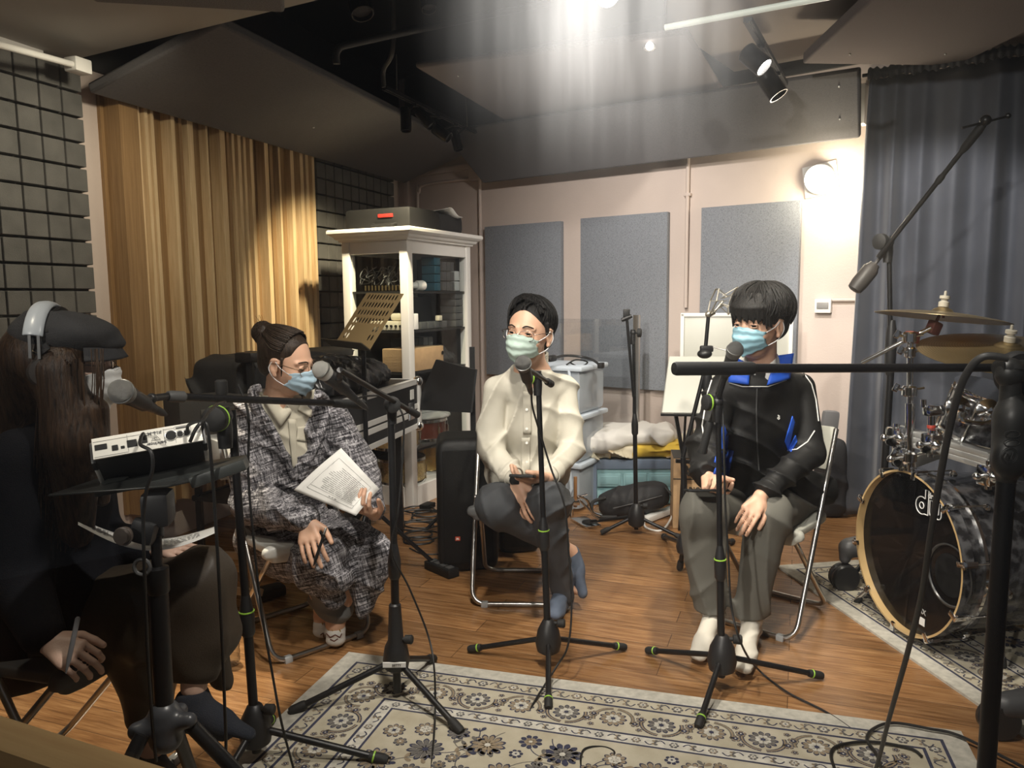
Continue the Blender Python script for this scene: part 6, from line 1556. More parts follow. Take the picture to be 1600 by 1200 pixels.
chair('folding_chair', 'white folding chair with chrome tubes under the woman in tweed', (Vector((-.864, 2.673, 0)) + Vector((-.585, 2.946, 0)) + Vector((-1.119, 2.988, 0)) + Vector((-.872, 3.229, 0))) / 4, face(.67, -.74), white_seat)
chair('folding_chair', 'chrome folding chair at far left under the person in the flat cap', Vector((-1.22, 2.0, 0)), face(1, -.28), dgrey)

# chrome clamp and wooden piece beside the man's chair
th = thing('drum_pedal', 'chrome drum pedal with a brown wooden beater post beside the blue crate', 'drum pedal', G(915, 815))
mb = MB(); d_ = 4.25; mb.cyl(P(899, 745, d_), P(899, 792, d_), .010, n=12); mb.build('beater_post', mat('brown_wood', (.30, .15, .06), .5), parent=th)
mb = MB(); mb.cyl(P(900, 775, d_), P(935, 812, d_), .007, n=10); mb.cyl(P(893, 778, d_), P(918, 772, d_), .006, n=10); mb.tube([P(905, 775, d_), P(918, 782, d_), P(926, 800, d_), P(940, 806, d_)], .008, 8, sm=4); mb.box(P(899, 785, d_), (.05, .04, .03), bev=.008); mb.cyl(P(893, 795, d_), P(893, 808, d_), .012); mb.box(G(915, 818) + Z * .008, (.10, .2, .012), (0, 0, .4), .003); mb.build('pedal_frame', chrome, parent=th)
# gig bag behind the youth's chair
th = thing('gig_bag', 'black padded gig bag standing behind the pale folding chair', 'bag', G(1305, 815))
c = G(1300, 812); s = SDF((c.x - .15, c.y - .15, 0), (c.x + .2, c.y + .3, .85), .012); s.ell((c.x + .02, c.y + .1, .24), (.07, .11, .24), pw=5); s.folds([(10, 8, 20)], .012); s.plane((0, 0, .004), (0, 0, -1)); s.mesh('bag_body', MATS['black_bag_cloth'], th)
mb = MB(); mb.box(P(1296, 664, 4.1), (.09, .05, .16), (0, .1, 0), .03); mb.build('grey_handle_pad', mat('mid_grey_plastic', (.2, .2, .21), .5), parent=th)

# ------------------------------------------------------------------ personal mixer on its stand, front left
TL, TR = P(137, 687, 1.50), P(317, 657, 1.585); BL = P(147, 717, 1.505); LO = P(122, 762, 1.575)
mw = (TR - TL); Wm = mw.length; mw.normalize(); ml = (LO - BL); ml = ml - mw * ml.dot(mw); ml.normalize(); mh = (TL - BL) * 1.0; mh = mh - mw * mh.dot(mw) - ml * mh.dot(ml); Hm = .046; mh.normalize(); Dm = .165
mx_ = thing('personal_mixer', 'small silver and black monitor mixer seen from its connector side on a stand', 'mixer', TL.lerp(TR, .5) + ml * Dm / 2)
RMx = Matrix((mw, ml, mh)).transposed(); cM = TL + mw * Wm / 2 - mh * Hm / 2 + ml * Dm / 2
if RMx.determinant() < 0: RMx = Matrix((mw, ml, -mh)).transposed()
mb = MB(); mb.box(cM + ml * .004, (Wm - .014, Dm - .008, Hm - .004), RMx, .003); mb.build('mixer_body', mat('dark_body', (.020, .020, .020), .4), parent=mx_)
rear = mat('silver_rear_panel', (.66, .64, .58), .45, .1)
mb = MB(); mb.box(cM - ml * (Dm / 2 - .002), (Wm - .012, .005, Hm), RMx, .0015); rp_ = mb.build('rear_panel', rear, parent=mx_)
for sgn in (-1, 1):
    mb = MB(); e = cM + mw * (sgn * (Wm / 2 - .004)); o_s = -mh * .0
    mb.box(e - ml * .05, (.010, .035, Hm + .002), RMx, .004); mb.m(1).box(e + ml * .02, (.010, .105, Hm - .002), RMx, .004); mb.build('end_cheek', [black_plastic, rear], parent=mx_)
def rp(x, y, o=0.0): return cM - ml * (Dm / 2 + .0008 + o) + mw * (x * Wm / 2) + mh * (y * Hm / 2)
mb = MB()
for x, y, w_, h_ in ((-.80, .05, .022, .012), (-.57, -.25, .011, .012), (-.44, -.32, .007, .006), (-.28, -.1, .018, .016), (-.08, .1, .014, .018)): mb.box(rp(x, y), (w_, .003, h_), RMx, .001)
mb.build('socket', blk, parent=rp_)
mb = MB()
for x, r_ in ((.40, .0105), (.56, .0065), (.68, .0065)): mb.lathe(rp(x, .0), -ml, [(0, .001), (r_, .0012), (r_, 0)], 20)
mb.build('jack_socket', blk, parent=rp_)
mb = MB()
for x, r_ in ((.40, .012), (.56, .0082), (.68, .0082), (.88, .003)): mb.lathe(rp(x, .0), -ml, [(r_ * .85, .001), (r_, .0018), (r_, 0)], 20)
mb.build('socket_ring', silver, parent=rp_)
prt = mat('panel_print', (.10, .10, .10), .5)
mb = MB()
for x0, x1, y in ((-.92, -.35, .62), (-.92, -.35, -.85), (-.34, .26, .62), (.28, .46, .7), (.48, .72, .8)): mb.bar(rp(x0, y), rp(x1, y), .0008, .0006)
for x in (-.35, .28, .47, .76): mb.bar(rp(x, .8), rp(x, -.8), .0006, .0006)
mb.bar(rp(.5, .62), rp(.72, .62), .002, .006, -ml); mb.build('printed_lines', prt, parent=rp_)
flipM = basis(rp(.12, .55, .0004), -mw, -mh)
text('printed_lettering', 'P16-M', .010, flipM, prt, rp_, ext=.0002, bold=.0002)
text('printed_lettering', 'behringer', .0095, basis(rp(.13, -.50, .0004), -mw, -mh), prt, rp_, ext=.0002, bold=.0002)
mb = MB(); tri = [rp(.05, -.18), rp(.21, -.18), rp(.13, .35)]; mb.tube(tri, .0005, 6, closed=True); mb.tube([rp(.13 + .02 * math.cos(a), .0 + .15 * math.sin(a)) for a in [i * .5 for i in range(10)]], .0005, 6); mb.build('printed_emblem', prt, parent=rp_)
# stand
fs = thing('mixer_stand', 'heavy black tripod stand with a tray, carrying the small mixer', 'stand', (P(245, 850, 1.5).x, P(245, 850, 1.5).y + .02, 0))
mb = MB(); tray = [P(75, 776, 1.46), P(262, 762, 1.50), P(386, 734, 1.54), P(386, 713, 1.60), P(160, 748, 1.72)]
mb.prism(tray, Z * .004); mb.build('tray', mat('black_tray', (.018, .019, .018), .28, .2), parent=fs, bevel=.001)
mb = MB(); mb.bar(P(300, 752, 1.53), P(386, 722, 1.55), .05, .024, bev=.006); mb.bar(P(150, 772, 1.50), P(386, 727, 1.55), .012, .010); mb.box(P(178, 757, 1.55), (.04, .05, .016), (.2, 0, -.1), .003); mb.build('tray_arm', mat('grey_black_rail', (.035, .038, .036), .35), parent=fs)
mb = MB(); mb.box(P(247, 793, 1.53), (.055, .07, .07), (0, 0, .2), .012); mb.cyl(P(238, 775, 1.55), P(242, 840, 1.52), .018, n=14); mb.box(P(225, 830, 1.5), (.05, .03, .05), (0, .3, 0), .012); mb.build('tilt_joint', black_plastic, parent=fs)
mb = MB(); cN = P(196, 836, 1.47); mb.lathe(cN, (-.15, -1, .1), [(0, 0), (.017, .0), (.017, .012), (.015, .016), (0, .0165)], 24); mb.tube([cN + Vector((.017 * math.cos(a), -.01, .017 * math.sin(a))) for a in [2 * math.pi * i / 24 for i in range(24)]], .0022, 8, closed=True); mb.build('round_wing_knob', mat('dark_wood_knob', (.07, .055, .045), .4), parent=fs)
T0, T1, T2 = P(243, 815, 1.52), P(246, 890, 1.52), P(258, 1130, 1.52)
mb = MB(); mb.cyl(T0, T1, .0105, n=20); mb.build('upper_pole', black_metal, parent=fs)
mb = MB(); mb.cyl(T1, Vector((T2.x, T2.y, T2.z)), .019, n=24); mb.lathe(T1, Z, [(.019, -.05), (.022, -.045), (.022, .004), (.012, .008)], 20); mb.build('lower_pole', black_metal, parent=fs)
mb = MB(); cN = P(222, 886, 1.50); mb.tube([cN + Vector((.016 * math.cos(a), 0, .016 * math.sin(a))) for a in [2 * math.pi * i / 20 for i in range(20)]], .004, 8, closed=True); mb.build('height_knob', dgrey, parent=fs)
hubc = T2
s = SDF(hubc - Vector((.10, .10, .07)), hubc + Vector((.12, .10, .08)), .004)
s.cap(hubc - Z * .03, hubc + Z * .02, .034, .032, .01); s.cap(hubc, hubc + Vector((.055, -.01, .012)), .022, .016, .015); s.cap(hubc, hubc + Vector((-.05, -.02, -.005)), .024, .018, .015); s.cap(hubc, hubc + Vector((.01, .05, 0)), .022, .016, .015)
s.mesh('tripod_hub', mat('blue_grey_plastic', (.05, .052, .058), .35), fs)
for ax_, ay_ in ((.42, -.0), (-.20, -.30), (-.1, .38)):
    mb = MB(); e = Vector((hubc.x + ax_, hubc.y + ay_, .02)); a0_ = hubc + Vector((ax_, ay_, 0)).normalized() * .05; mb.cyl(a0_, e, .015, n=16); lg = mb.build('leg', black_metal, parent=fs)
    mb = MB(); dd = (e - a0_).normalized(); mb.lathe(e - dd * .05, dd, [(.016, 0), (.02, .01), (.02, .05), (0, .052)], 14); mb.build('rubber_foot', black_rubber, parent=lg)
cable('black cable arching out of the mixer panel and down its stand', [rp(-.06, .1, .0), rp(-.06, .2, .02), P(219, 694, 1.44), P(236, 706, 1.42), P(238, 735, 1.42), P(229, 765, 1.43), P(224, 810, 1.44), P(225, 870, 1.44), P(228, 960, 1.45), P(232, 1050, 1.46), P(238, 1130, 1.47), P(244, 1190, 1.48)], .0034)
cable('black cable from the mixer\'s right side falling in front of the skirt', [rp(.70, 0, 0), rp(.74, .3, .02), P(318, 658, 1.5), P(325, 675, 1.49), P(330, 720, 1.5), P(336, 800, 1.52), P(342, 900, 1.53), P(347, 1000, 1.55), P(351, 1100, 1.57), P(353, 1165, 1.6), P(350, 1230, 1.65)], .0034)
cable('short cable looping from the clutch knob to the mixer', [P(297, 690, 1.47), P(305, 672, 1.47), P(318, 655, 1.50), P(336, 634, 1.7), P(352, 628, 1.9)], .0036)
# sheets and bottle
pap = mat('paper', (.72, .71, .68), .85)
btl = thing('water_bottle', 'clear plastic water bottle with a light blue cap on the floor', 'bottle', G(362, 1038))
c = G(362, 1038)
hB = .232
clearp = bpy.data.materials.new('bottle_plastic'); clearp.use_nodes = True; nt = clearp.node_tree; nt.nodes.clear()
o_ = nt.nodes.new('ShaderNodeOutputMaterial'); m_ = nt.nodes.new('ShaderNodeMixShader'); a_ = nt.nodes.new('ShaderNodeBsdfTransparent'); b_ = nt.nodes.new('ShaderNodeBsdfGlossy'); b_.inputs['Roughness'].default_value = .08
lw = nt.nodes.new('ShaderNodeLayerWeight'); lw.inputs[0].default_value = .45; a_.inputs['Color'].default_value = (.88, .90, .92, 1)
nt.links.new(lw.outputs['Facing'], m_.inputs[0]); nt.links.new(a_.outputs[0], m_.inputs[1]); nt.links.new(b_.outputs[0], m_.inputs[2]); nt.links.new(m_.outputs[0], o_.inputs[0])
pr = [(0, .004), (.02, 0), (.030, .006)] + [(.0305 + (.0015 if i % 2 else -.0006), .012 + i * .012) for i in range(11)] + [(.031, .15), (.028, .168), (.018, .188), (.0125, .198), (.0125, .212)]
mb = MB(); mb.lathe(c, Z, pr, 24); mb.build('bottle_body', clearp, parent=btl)
mb = MB(); mb.lathe(c + Z * .208, Z, [(.0145, 0), (.0148, .002), (.0145, .02), (.013, .023), (0, .0235)], 24); mb.build('cap', mat('sky_blue_cap', (.10, .40, .72), .4), parent=btl)
mb = MB(); mb.lathe(c + Z * .095, Z, [(.0325, 0), (.0325, .045)], 24); mb.build('label', mat('blue_white_label', (.35, .48, .65), .5, var=.5, vscale=60), parent=btl)
# ------------------------------------------------------------------ people
def sdf_f(s, p):
    q = (np.array(p) - s.lo) / s.h; i = np.floor(q).astype(int)
    if (i < 0).any() or (i >= s.n - 1).any(): return .06
    f = q - i; c = s.F[i[0]:i[0] + 2, i[1]:i[1] + 2, i[2]:i[2] + 2].astype(float)
    c = c[0] * (1 - f[0]) + c[1] * f[0]; c = c[0] * (1 - f[1]) + c[1] * f[1]; return c[0] * (1 - f[2]) + c[1] * f[2]
def hit(s, u, v, dflt=3.0, off=.0):
    r = ray(u, v); r = r / r.length
    # clip to the box
    t = .3; last = None
    lo, hi = s.lo, s.lo + s.h * s.n
    t0, t1 = 0.0, 9.0
    for a in range(3):
        if abs(r[a]) > 1e-9:
            x0, x1 = (lo[a] - CAM[a]) / r[a], (hi[a] - CAM[a]) / r[a]
            t0 = max(t0, min(x0, x1)); t1 = min(t1, max(x0, x1))
    t = t0
    while t < t1:
        if sdf_f(s, CAM + r * t) < 0:
            for _ in range(6):
                t -= s.h * .25
                if sdf_f(s, CAM + r * t) > 0: break
            return CAM + r * (t - off)
        t += s.h * .8
    return P(u, v, dflt)
def patch(s, quad, nu, nv, off=.003, bulge=0):
    "grid over four photo corners (tl, tr, br, bl) laid on the surface of s"
    tl, tr_, br_, bl_ = [Vector((a, b, 0)) for a, b in quad]
    d0 = [hit(s, *q, off=off) for q in quad]; dm = sum((p.y for p in d0)) / 4
    pts = []
    for j in range(nv + 1):
        for i in range(nu + 1):
            u_, v_ = i / nu, j / nv; p = tl.lerp(tr_, u_).lerp(bl_.lerp(br_, u_), v_)
            h_ = hit(s, p.x, p.y, dm, off + bulge * math.sin(math.pi * u_))
            pts.append(h_)
    w_ = nu + 1
    mb = MB(); mb.add(pts, [(j * w_ + i, (j + 1) * w_ + i, (j + 1) * w_ + i + 1, j * w_ + i + 1) for j in range(nv) for i in range(nu)])
    return mb
def line_on(s, px, r, off=.001, n=6, sub_=5):
    pts = []
    for (a, b) in zip(px[:-1], px[1:]):
        for k in range(sub_): t_ = k / sub_; pts.append(hit(s, a[0] + (b[0] - a[0]) * t_, a[1] + (b[1] - a[1]) * t_, off=off))
    pts.append(hit(s, *px[-1], off=off))
    # reject jumps
    out = [pts[0]]
    for p in pts[1:]:
        if (p - out[-1]).length < .09: out.append(p)
    mb = MB()
    if len(out) > 1: mb.tube(out, r, n)
    return mb
def headR(fwd, roll=0.0, pitch=0.0):
    f = Vector((fwd[0], fwd[1], 0)).normalized(); x = f.cross(Z); R = Matrix((x, f, Z)).transposed()
    return R @ Euler((math.radians(pitch), math.radians(roll), 0)).to_matrix()
skinA = mat('skin_light', (.60, .36, .245), .5, bump=.12, bscale=350, var=.06, vscale=14)
skinA.node_tree.nodes['Principled BSDF'].inputs['Subsurface Weight'].default_value = .08
skinA.node_tree.nodes['Principled BSDF'].inputs['Subsurface Radius'].default_value = (.02, .008, .005)
skinA.node_tree.nodes['Principled BSDF'].inputs['Subsurface Scale'].default_value = .5
skinB = mat('skin_pale', (.66, .44, .34), .5, bump=.12, bscale=350, var=.05, vscale=14)

def hairmat(name, c1, c2, sc=(160, 160, 8), rough=.42):
    t = NT(name); tc = t.n('TexCoord').outputs['Object']; n1 = t.noise(t.mapping(tc, sc), 1, 4, .6)
    t.l(t.ramp(n1, [(.3, c1), (.7, c2)]), t.b.inputs['Base Color']); t.b.inputs['Roughness'].default_value = rough; t.b.inputs['Specular IOR Level'].default_value = .25; t.bump(n1, .8, .004); return t.m
hair_black = hairmat('black_hair', (.003, .003, .003), (.012, .011, .0105), rough=.6)
hair_brown = hairmat('dark_brown_hair', (.010, .007, .005), (.045, .028, .018))
hair_long = hairmat('long_brown_hair', (.007, .004, .0025), (.060, .032, .016), (120, 120, 5))

def head(S, c, R, k=1.0):
    def W(*p): return np.array(c + R @ (Vector(p) * k))
    RR = np.array(R)
    S.ell(W(0, -.016, .036), np.array((.077, .094, .084)) * k, RR, k=.004)
    S.ell(W(0, .022, -.015), np.array((.064, .070, .090)) * k, RR, k=.02)
    S.ell(W(0, .036, -.078), np.array((.040, .042, .032)) * k, RR, k=.025)
    for sx_ in (-1, 1):
        S.ell(W(sx_ * .040, .052, -.030), np.array((.022, .022, .024)) * k, RR, k=.015)
        S.cap(W(sx_ * .012, .084, .026), W(sx_ * .048, .068, .024), .008 * k, .006 * k, k=.012)
    for sx_ in (-1, 1): S.ell(W(sx_ * .032, .094, .006), np.array((.018, .014, .011)) * k, RR, k=.010, sub=True)
    S.cap(W(0, .082, .012), W(0, .104, -.026), .007 * k, .0105 * k, k=.010); S.ell(W(0, .098, -.031), np.array((.016, .012, .009)) * k, RR, k=.006)
    S.ell(W(0, .088, -.058), np.array((.024, .010, .007)) * k, RR, k=.006); S.ell(W(0, .086, -.068), np.array((.020, .010, .006)) * k, RR, k=.004)
    for sx_ in (-1, 1):
        # lids round the eye
        S.cap(W(sx_ * .019, .0835, .009), W(sx_ * .032, .086, .0145), .0035 * k, .0035 * k, k=.004); S.cap(W(sx_ * .032, .086, .0145), W(sx_ * .046, .078, .009), .0035 * k, .003 * k, k=.004)
        S.cap(W(sx_ * .020, .083, .002), W(sx_ * .044, .078, .002), .003 * k, .003 * k, k=.004)
        S.ell(W(sx_ * .078, -.006, -.004), np.array((.009, .019, .031)) * k, RR, k=.006)
        S.ell(W(sx_ * .088, -.001, -.002), np.array((.008, .010, .017)) * k, RR, k=.004, sub=True)
        S.cap(W(sx_ * .082, -.018, .018), W(sx_ * .083, .004, .024), .0045 * k, .004 * k, k=.003)
        S.ell(W(sx_ * .078, .002, -.032), np.array((.007, .009, .009)) * k, RR, k=.004)
    return W
def eyes(th, c, R, k, look=(0, 0)):
    for sx_ in (-1, 1):
        e = c + R @ (Vector((sx_ * .032, .0755, .0065)) * k); f = (R @ Vector((look[0], 1, look[1]))).normalized()
        mb = MB(); mb.sph(e, .0112 * k, 16, 12)
        ir = e + f * .0090 * k
        mb.m(1).lathe(ir, f, [(.0074 * k, 0), (.0060 * k, .0022 * k), (.003 * k, .0032 * k), (0, .0034 * k)], 16)
        mb.build('eye', [mat('eye_white', (.62, .58, .54), .25), mat('dark_iris', (.008, .005, .004), .15)], parent=th)
def lids(th, c, R, k, m, up=14, lo=-16):
    for sx_ in (-1, 1):
        e = Vector((sx_ * .032, .0755, .0065)); mb = MB()
        for a0, a1 in ((up, 88), (lo, -80)):
            def f(u, v, o=.0124):
                az = math.radians(-78 + 156 * u); w_ = math.cos(az) ** .7; el = math.radians(a0 * w_ + (-2 + sx_ * 0) * (1 - w_) + (a1 - a0 * w_) * v)
                return c + R @ ((e + Vector((o * math.sin(az) * math.cos(el), o * math.cos(az) * math.cos(el), o * math.sin(el)))) * k)
            mb.grid(f, 12, 5)
        mb.build('eyelids', m, parent=th, auto=0, solid=.0012)
        def g(u, el_):
            az = math.radians(-70 + 140 * u); w_ = math.cos(az) ** .7; el = math.radians(el_ * w_ - 2 * (1 - w_)); o = .0134; return c + R @ ((e + Vector((o * math.sin(az) * math.cos(el), o * math.cos(az) * math.cos(el), o * math.sin(el)))) * k)
        mb = MB(); mb.tube([g(i / 10, up) for i in range(11)], .0009 * k, 5); mb.build('lash_line', hair_black, parent=th)
def brows(th, c, R, k, m, y=.0):
    for sx_ in (-1, 1):
        mb = MB(); mb.tube([c + R @ (Vector(p) * k) for p in ((sx_ * .014, .0935, .028 + y), (sx_ * .030, .0915, .034 + y), (sx_ * .050, .074, .028 + y))], lambda t_: .0027 * math.sin(.5 + 2.2 * t_) * k, 8, sm=5); mb.build('eyebrow', m, parent=th)
def mask(th, c, R, k, m, name='face_mask', drop=0.0, loops=True):
    def f(u, v):
        a = (u - .5) * 2; th_ = a * 1.18
        z = .004 - .088 * v - .018 * (1 - abs(a)) * (v) + (-.020 * abs(a) ** 1.5) * (1 - v) + .018 * abs(a) * v
        prot = .030 * (1 - a * a) * math.sin(min(1, v * 1.15 + .18) * math.pi * .62 + .25)
        rx, ry = .068 - .004 * v, .078 - .020 * max(0, v - .55)
        x = rx * math.sin(th_); y = .018 + ry * math.cos(th_) ** .8 * .92 + prot - .028 * max(0, v - .72) * 2
        y += .0035 * math.sin(v * 20 + a * 1.2) * (1 - abs(a)) ** .5; z += .0015 * math.sin(a * 17 + v * 5)
        return c + R @ (Vector((x, y, z + drop)) * k)
    mb = MB(); mb.grid(f, 28, 20); o = mb.build(name, m, parent=th, auto=0, solid=.0022)
    mb = MB()
    for u_, v_ in ((.5, .03),): mb.tube([f(.34, .03) + R @ Vector((0, .0015, 0)), f(.43, .03) + R @ Vector((0, .002, 0)), f(.5, .02) + R @ Vector((0, .002, 0)), f(.57, .03) + R @ Vector((0, .002, 0)), f(.66, .03) + R @ Vector((0, .0015, 0))], .0018 * k, 6, sm=3)
    mb.build('nose_wire', m, parent=o)
    if loops:
        for sx_ in (-1, 1):
            e = 0.0 if sx_ < 0 else 1.0
            top_, bot = f(e, .04), f(e, .96)
            ea, eb = c + R @ (Vector((sx_ * .083, -.006, .020)) * k), c + R @ (Vector((sx_ * .086, -.020, -.010)) * k); ec = c + R @ (Vector((sx_ * .080, -.004, -.038)) * k)
            mb = MB(); mb.tube([top_, top_.lerp(ea, .5) + R @ Vector((sx_ * .008, 0, 0)), ea, eb, ec, ec.lerp(bot, .5) + R @ Vector((sx_ * .006, 0, 0)), bot], .0016 * k, 6, sm=5); mb.build('ear_loop', mat('white_elastic', (.72, .72, .72), .7), parent=o)
    return o
def glasses(th, c, R, k, m, kind='round', r=.0235, fill=True):
    g_ = None
    mb = MB()
    for sx_ in (-1, 1):
        o = Vector((sx_ * .033, .1005, .000))
        pts = []
        for i in range(28):
            a = 2 * math.pi * i / 28; x, z = math.cos(a), math.sin(a)
            if kind == 'rect': x = math.copysign(abs(x) ** .6, x) * 1.12; z = math.copysign(abs(z) ** .6, z) * .72
            pts.append(c + R @ ((o + Vector((x * r, -abs(o.x + x * r) * .16, z * r))) * k))
        mb.tube(pts, .00105 * k, 6, closed=True)
        mb.tube([c + R @ (Vector(p) * k) for p in ((sx_ * (.033 + r * 1.02), .090, .006), (sx_ * .074, .075, .010), (sx_ * .084, .0, .012), (sx_ * .083, -.02, .0))], .0012 * k, 6, sm=3)
    mb.tube([c + R @ (Vector(p) * k) for p in ((-.010, .104, .002), (0, .1065, .006), (.010, .104, .002))], .0011 * k, 6, sm=4)
    return mb.build('eyeglasses', m, parent=th)
def hand(S, Wp, d, n, s_, curls, spread=.10, thumb=(.6, .5), sc=1.0):
    "Wp wrist, d toward the fingertips, n out of the palm, s_ toward the thumb"
    d = Vector(d).normalized(); n = Vector(n); n = (n - d * n.dot(d)).normalized(); sd = Vector(s_); sd = (sd - d * sd.dot(d) - n * sd.dot(n)).normalized(); Wp = Vector(Wp)
    tips = []
    bases = [Wp + d * (.088 - .004 * abs(i - 1)) * sc + sd * (.031 - .0205 * i) * sc for i in range(4)]
    for b in bases: S.cap(Wp + (b - Wp) * .15, b, .0165 * sc, .0115 * sc, k=.010, flat=(n, .85))
    S.cap(Wp + d * .03 * sc - sd * .012 * sc + n * .004, Wp + d * .07 * sc - sd * .022 * sc, .015 * sc, .012 * sc, k=.010)
    S.cap(Wp + d * .015 * sc + sd * .012 * sc, Wp + d * .055 * sc + sd * .026 * sc, .017 * sc, .013 * sc, k=.010)
    Ls = [(.043, .026, .021), (.047, .030, .022), (.043, .028, .022), (.034, .021, .019)]; rr = [.0092, .0094, .0090, .0080]
    for i in range(4):
        cu = curls[i] if isinstance(curls, (list, tuple)) else curls
        ang = 0; p = bases[i]; sp = spread * (1.2 - i) * .6
        for j, L_ in enumerate(Ls[i]):
            ang += cu * (1.0, 1.15, .8)[j]
            dv = (d * math.cos(ang) + n * math.sin(ang) + sd * sp * math.cos(ang)).normalized(); q = p + dv * L_ * sc
            S.cap(p, q, rr[i] * (1 - .06 * j) * sc, rr[i] * (1 - .06 * (j + 1)) * sc, k=.0015); p = q
        tips.append(p)
    b = Wp + d * .024 * sc + sd * .026 * sc + n * .004; a1, a2 = thumb
    v1 = (d * .62 + sd * .70 * (1 - a1 * .4) + n * a1 * .6).normalized(); q = b + v1 * .042 * sc; S.cap(b, q, .0155 * sc, .0115 * sc, k=.008)
    v2 = (d * .85 + sd * .30 * (1 - a2) + n * a2 * .75).normalized(); q2 = q + v2 * .033 * sc; S.cap(q, q2, .0112 * sc, .0102 * sc, k=.002); q3 = q2 + (v2 + n * .12 - sd * .1).normalized() * .024 * sc; S.cap(q2, q3, .0102 * sc, .0085 * sc, k=.002)
    return tips, q3
def foot(S, ankle, toe, r=.036, k=.02):
    ankle = Vector(ankle); toe = Vector(toe); f = toe - ankle; f.z = 0; f.normalize(); heel = Vector((ankle.x, ankle.y, toe.z + .006)) - f * .03; sd = f.cross(Z)
    S.cap(ankle, heel + Z * .012, r * 1.0, r * .95, k=k); S.cap(ankle + Z * -.01, toe.lerp(heel, .35) + Z * .022, r * .98, r * .85, k=k); S.cap(toe.lerp(heel, .35) + Z * .02, toe - f * .02 + Z * .008, r * .95, r * .55, k=k, flat=(Z, .72)); S.cap(toe.lerp(heel, .3) + sd * .015, toe - f * .03 + sd * .016 + Z * .003, r * .6, r * .48, k=k, flat=(Z, .8)); S.cap(toe.lerp(heel, .3) - sd * .015, toe - f * .02 - sd * .014 + Z * .003, r * .6, r * .48, k=k, flat=(Z, .8)); S.cap(heel, toe.lerp(heel, .3), r * .9, r * .8, k=k, flat=(Z, .8))
def bbox(pts, pad): a = np.array([tuple(p) for p in pts]); return a.min(0) - pad, a.max(0) + pad
def strands(th, c, R, k, m, n, start, end_fn, r=.0022, seed=1, name='hair_strands', lift=.004, rad=(.086, .100, .092), ctr=(0, -.018, .044), flick=.0):
    "locks lying on the scalp, from a crown point outwards"
    rs = random.Random(seed); mb = MB()
    for _ in range(n):
        a = rs.uniform(-math.pi, math.pi); e = end_fn(a, rs)
        if e is None: continue
        ph0 = rs.uniform(.02, .55); ph1 = e + rs.uniform(-.10, .10); pts = []; li = rs.uniform(.15, 1) * lift / .09
        sw = rs.uniform(-.35, .35); fl = rs.uniform(-.2, 1) * flick
        for i in range(7):
            t_ = i / 6; ph = ph0 + (ph1 - ph0) * t_; aa = a + sw * t_ * t_; lf = 1 + li * math.sin(math.pi * min(1, t_ * .75 + .12)) + fl * t_ ** 4
            p = Vector((start[0] * (1 - t_) ** 2, start[1] * (1 - t_) ** 2, 0)) + Vector((ctr[0] + rad[0] * math.sin(ph) * math.sin(aa) * lf, ctr[1] + rad[1] * math.sin(ph) * math.cos(aa) * lf, ctr[2] + rad[2] * math.cos(ph) * lf))
            pts.append(c + R @ (p * k))
        mb.tube(pts, lambda t_: r * k * (1 - .85 * t_ ** 1.5) * (.5 + min(.5, t_ * 3)), 5, sm=2)
    return mb.build(name, m, parent=th)
nails = mat('fingernail', (.62, .42, .34), .3)
def bodymesh(th, J, hc, hR, hk, hands, m, h=.004, feet=True):
    pts = [p for p in J.values()] + [hc + Z * .14 * hk]
    lo, hi = bbox(pts, .13); lo[2] = max(lo[2], -.004)
    S = SDF(lo, hi, h); sc = hk / 1.0
    head(S, hc, hR, hk)
    nb = J['neck']; S.cap(hc + hR @ Vector((0, -.02, -.06)) * hk, nb, .050 * sc, .055 * sc, k=.018)
    ch, pv = J['chest'], J['pelvis']
    sv = (J['shR'] - J['shL']).normalized()
    S.cap(J['shR'].lerp(nb, .25) - Z * .02, J['shL'].lerp(nb, .25) - Z * .02, .045, .045, k=.03); S.cap(nb - Z * .03, ch, .07, .095, k=.03, flat=(sv, 1.25)); S.cap(ch, pv, .095, .10, k=.04, flat=(sv, 1.2))
    for a in 'RL':
        S.cap(J['sh' + a], J['el' + a], .044, .036, k=.02); S.cap(J['el' + a], J['wr' + a], .037, .0245 * sc, k=.012, )
        S.cap(J['hip' + a], J['kn' + a], .068, .050, k=.03); S.cap(J['kn' + a], J['an' + a], .048, .034, k=.02)
        S.cap(J['kn' + a].lerp(J['an' + a], .15), J['kn' + a].lerp(J['an' + a], .5), .050, .042, k=.02)
        foot(S, J['an' + a], J['toe' + a], .030)
    info = {}
    for key, kw in hands.items(): info[key] = hand(S, **kw)
    S.mesh('body', m, th, 1)
    return S, info

# ================= youth in the black track jacket =================
J = dict(neck=P(1189, 580, 2.98), chest=P(1188, 655, 3.05), pelvis=P(1200, 785, 3.25), shR=P(1130, 605, 2.98), shL=P(1250, 602, 3.05), elR=P(1102, 705, 2.90), elL=P(1266, 708, 2.98),
         wrR=P(1104, 742, 2.72), wrL=P(1188, 776, 2.74), hipR=P(1158, 792, 3.22), hipL=P(1240, 790, 3.20), knR=P(1099, 802, 2.84), knL=P(1200, 803, 2.78), anR=P(1115, 968, 2.90), anL=P(1174, 980, 2.84),
         toeR=G(1088, 1030, .03), toeL=G(1160, 1050, .03))
J['anR'].z = .10; J['anL'].z = .10
hc, hk = P(1186, 508, 2.90), 1.07; hR = headR((-.78, -.63), roll=-2, pitch=-4)
py = thing('person', 'sitting person in a black track jacket with blue collar and grey trousers', 'person', Vector((J['pelvis'].x, J['pelvis'].y, .42)))
hd_ = (P(1152, 832, 2.64) - J['wrL'])
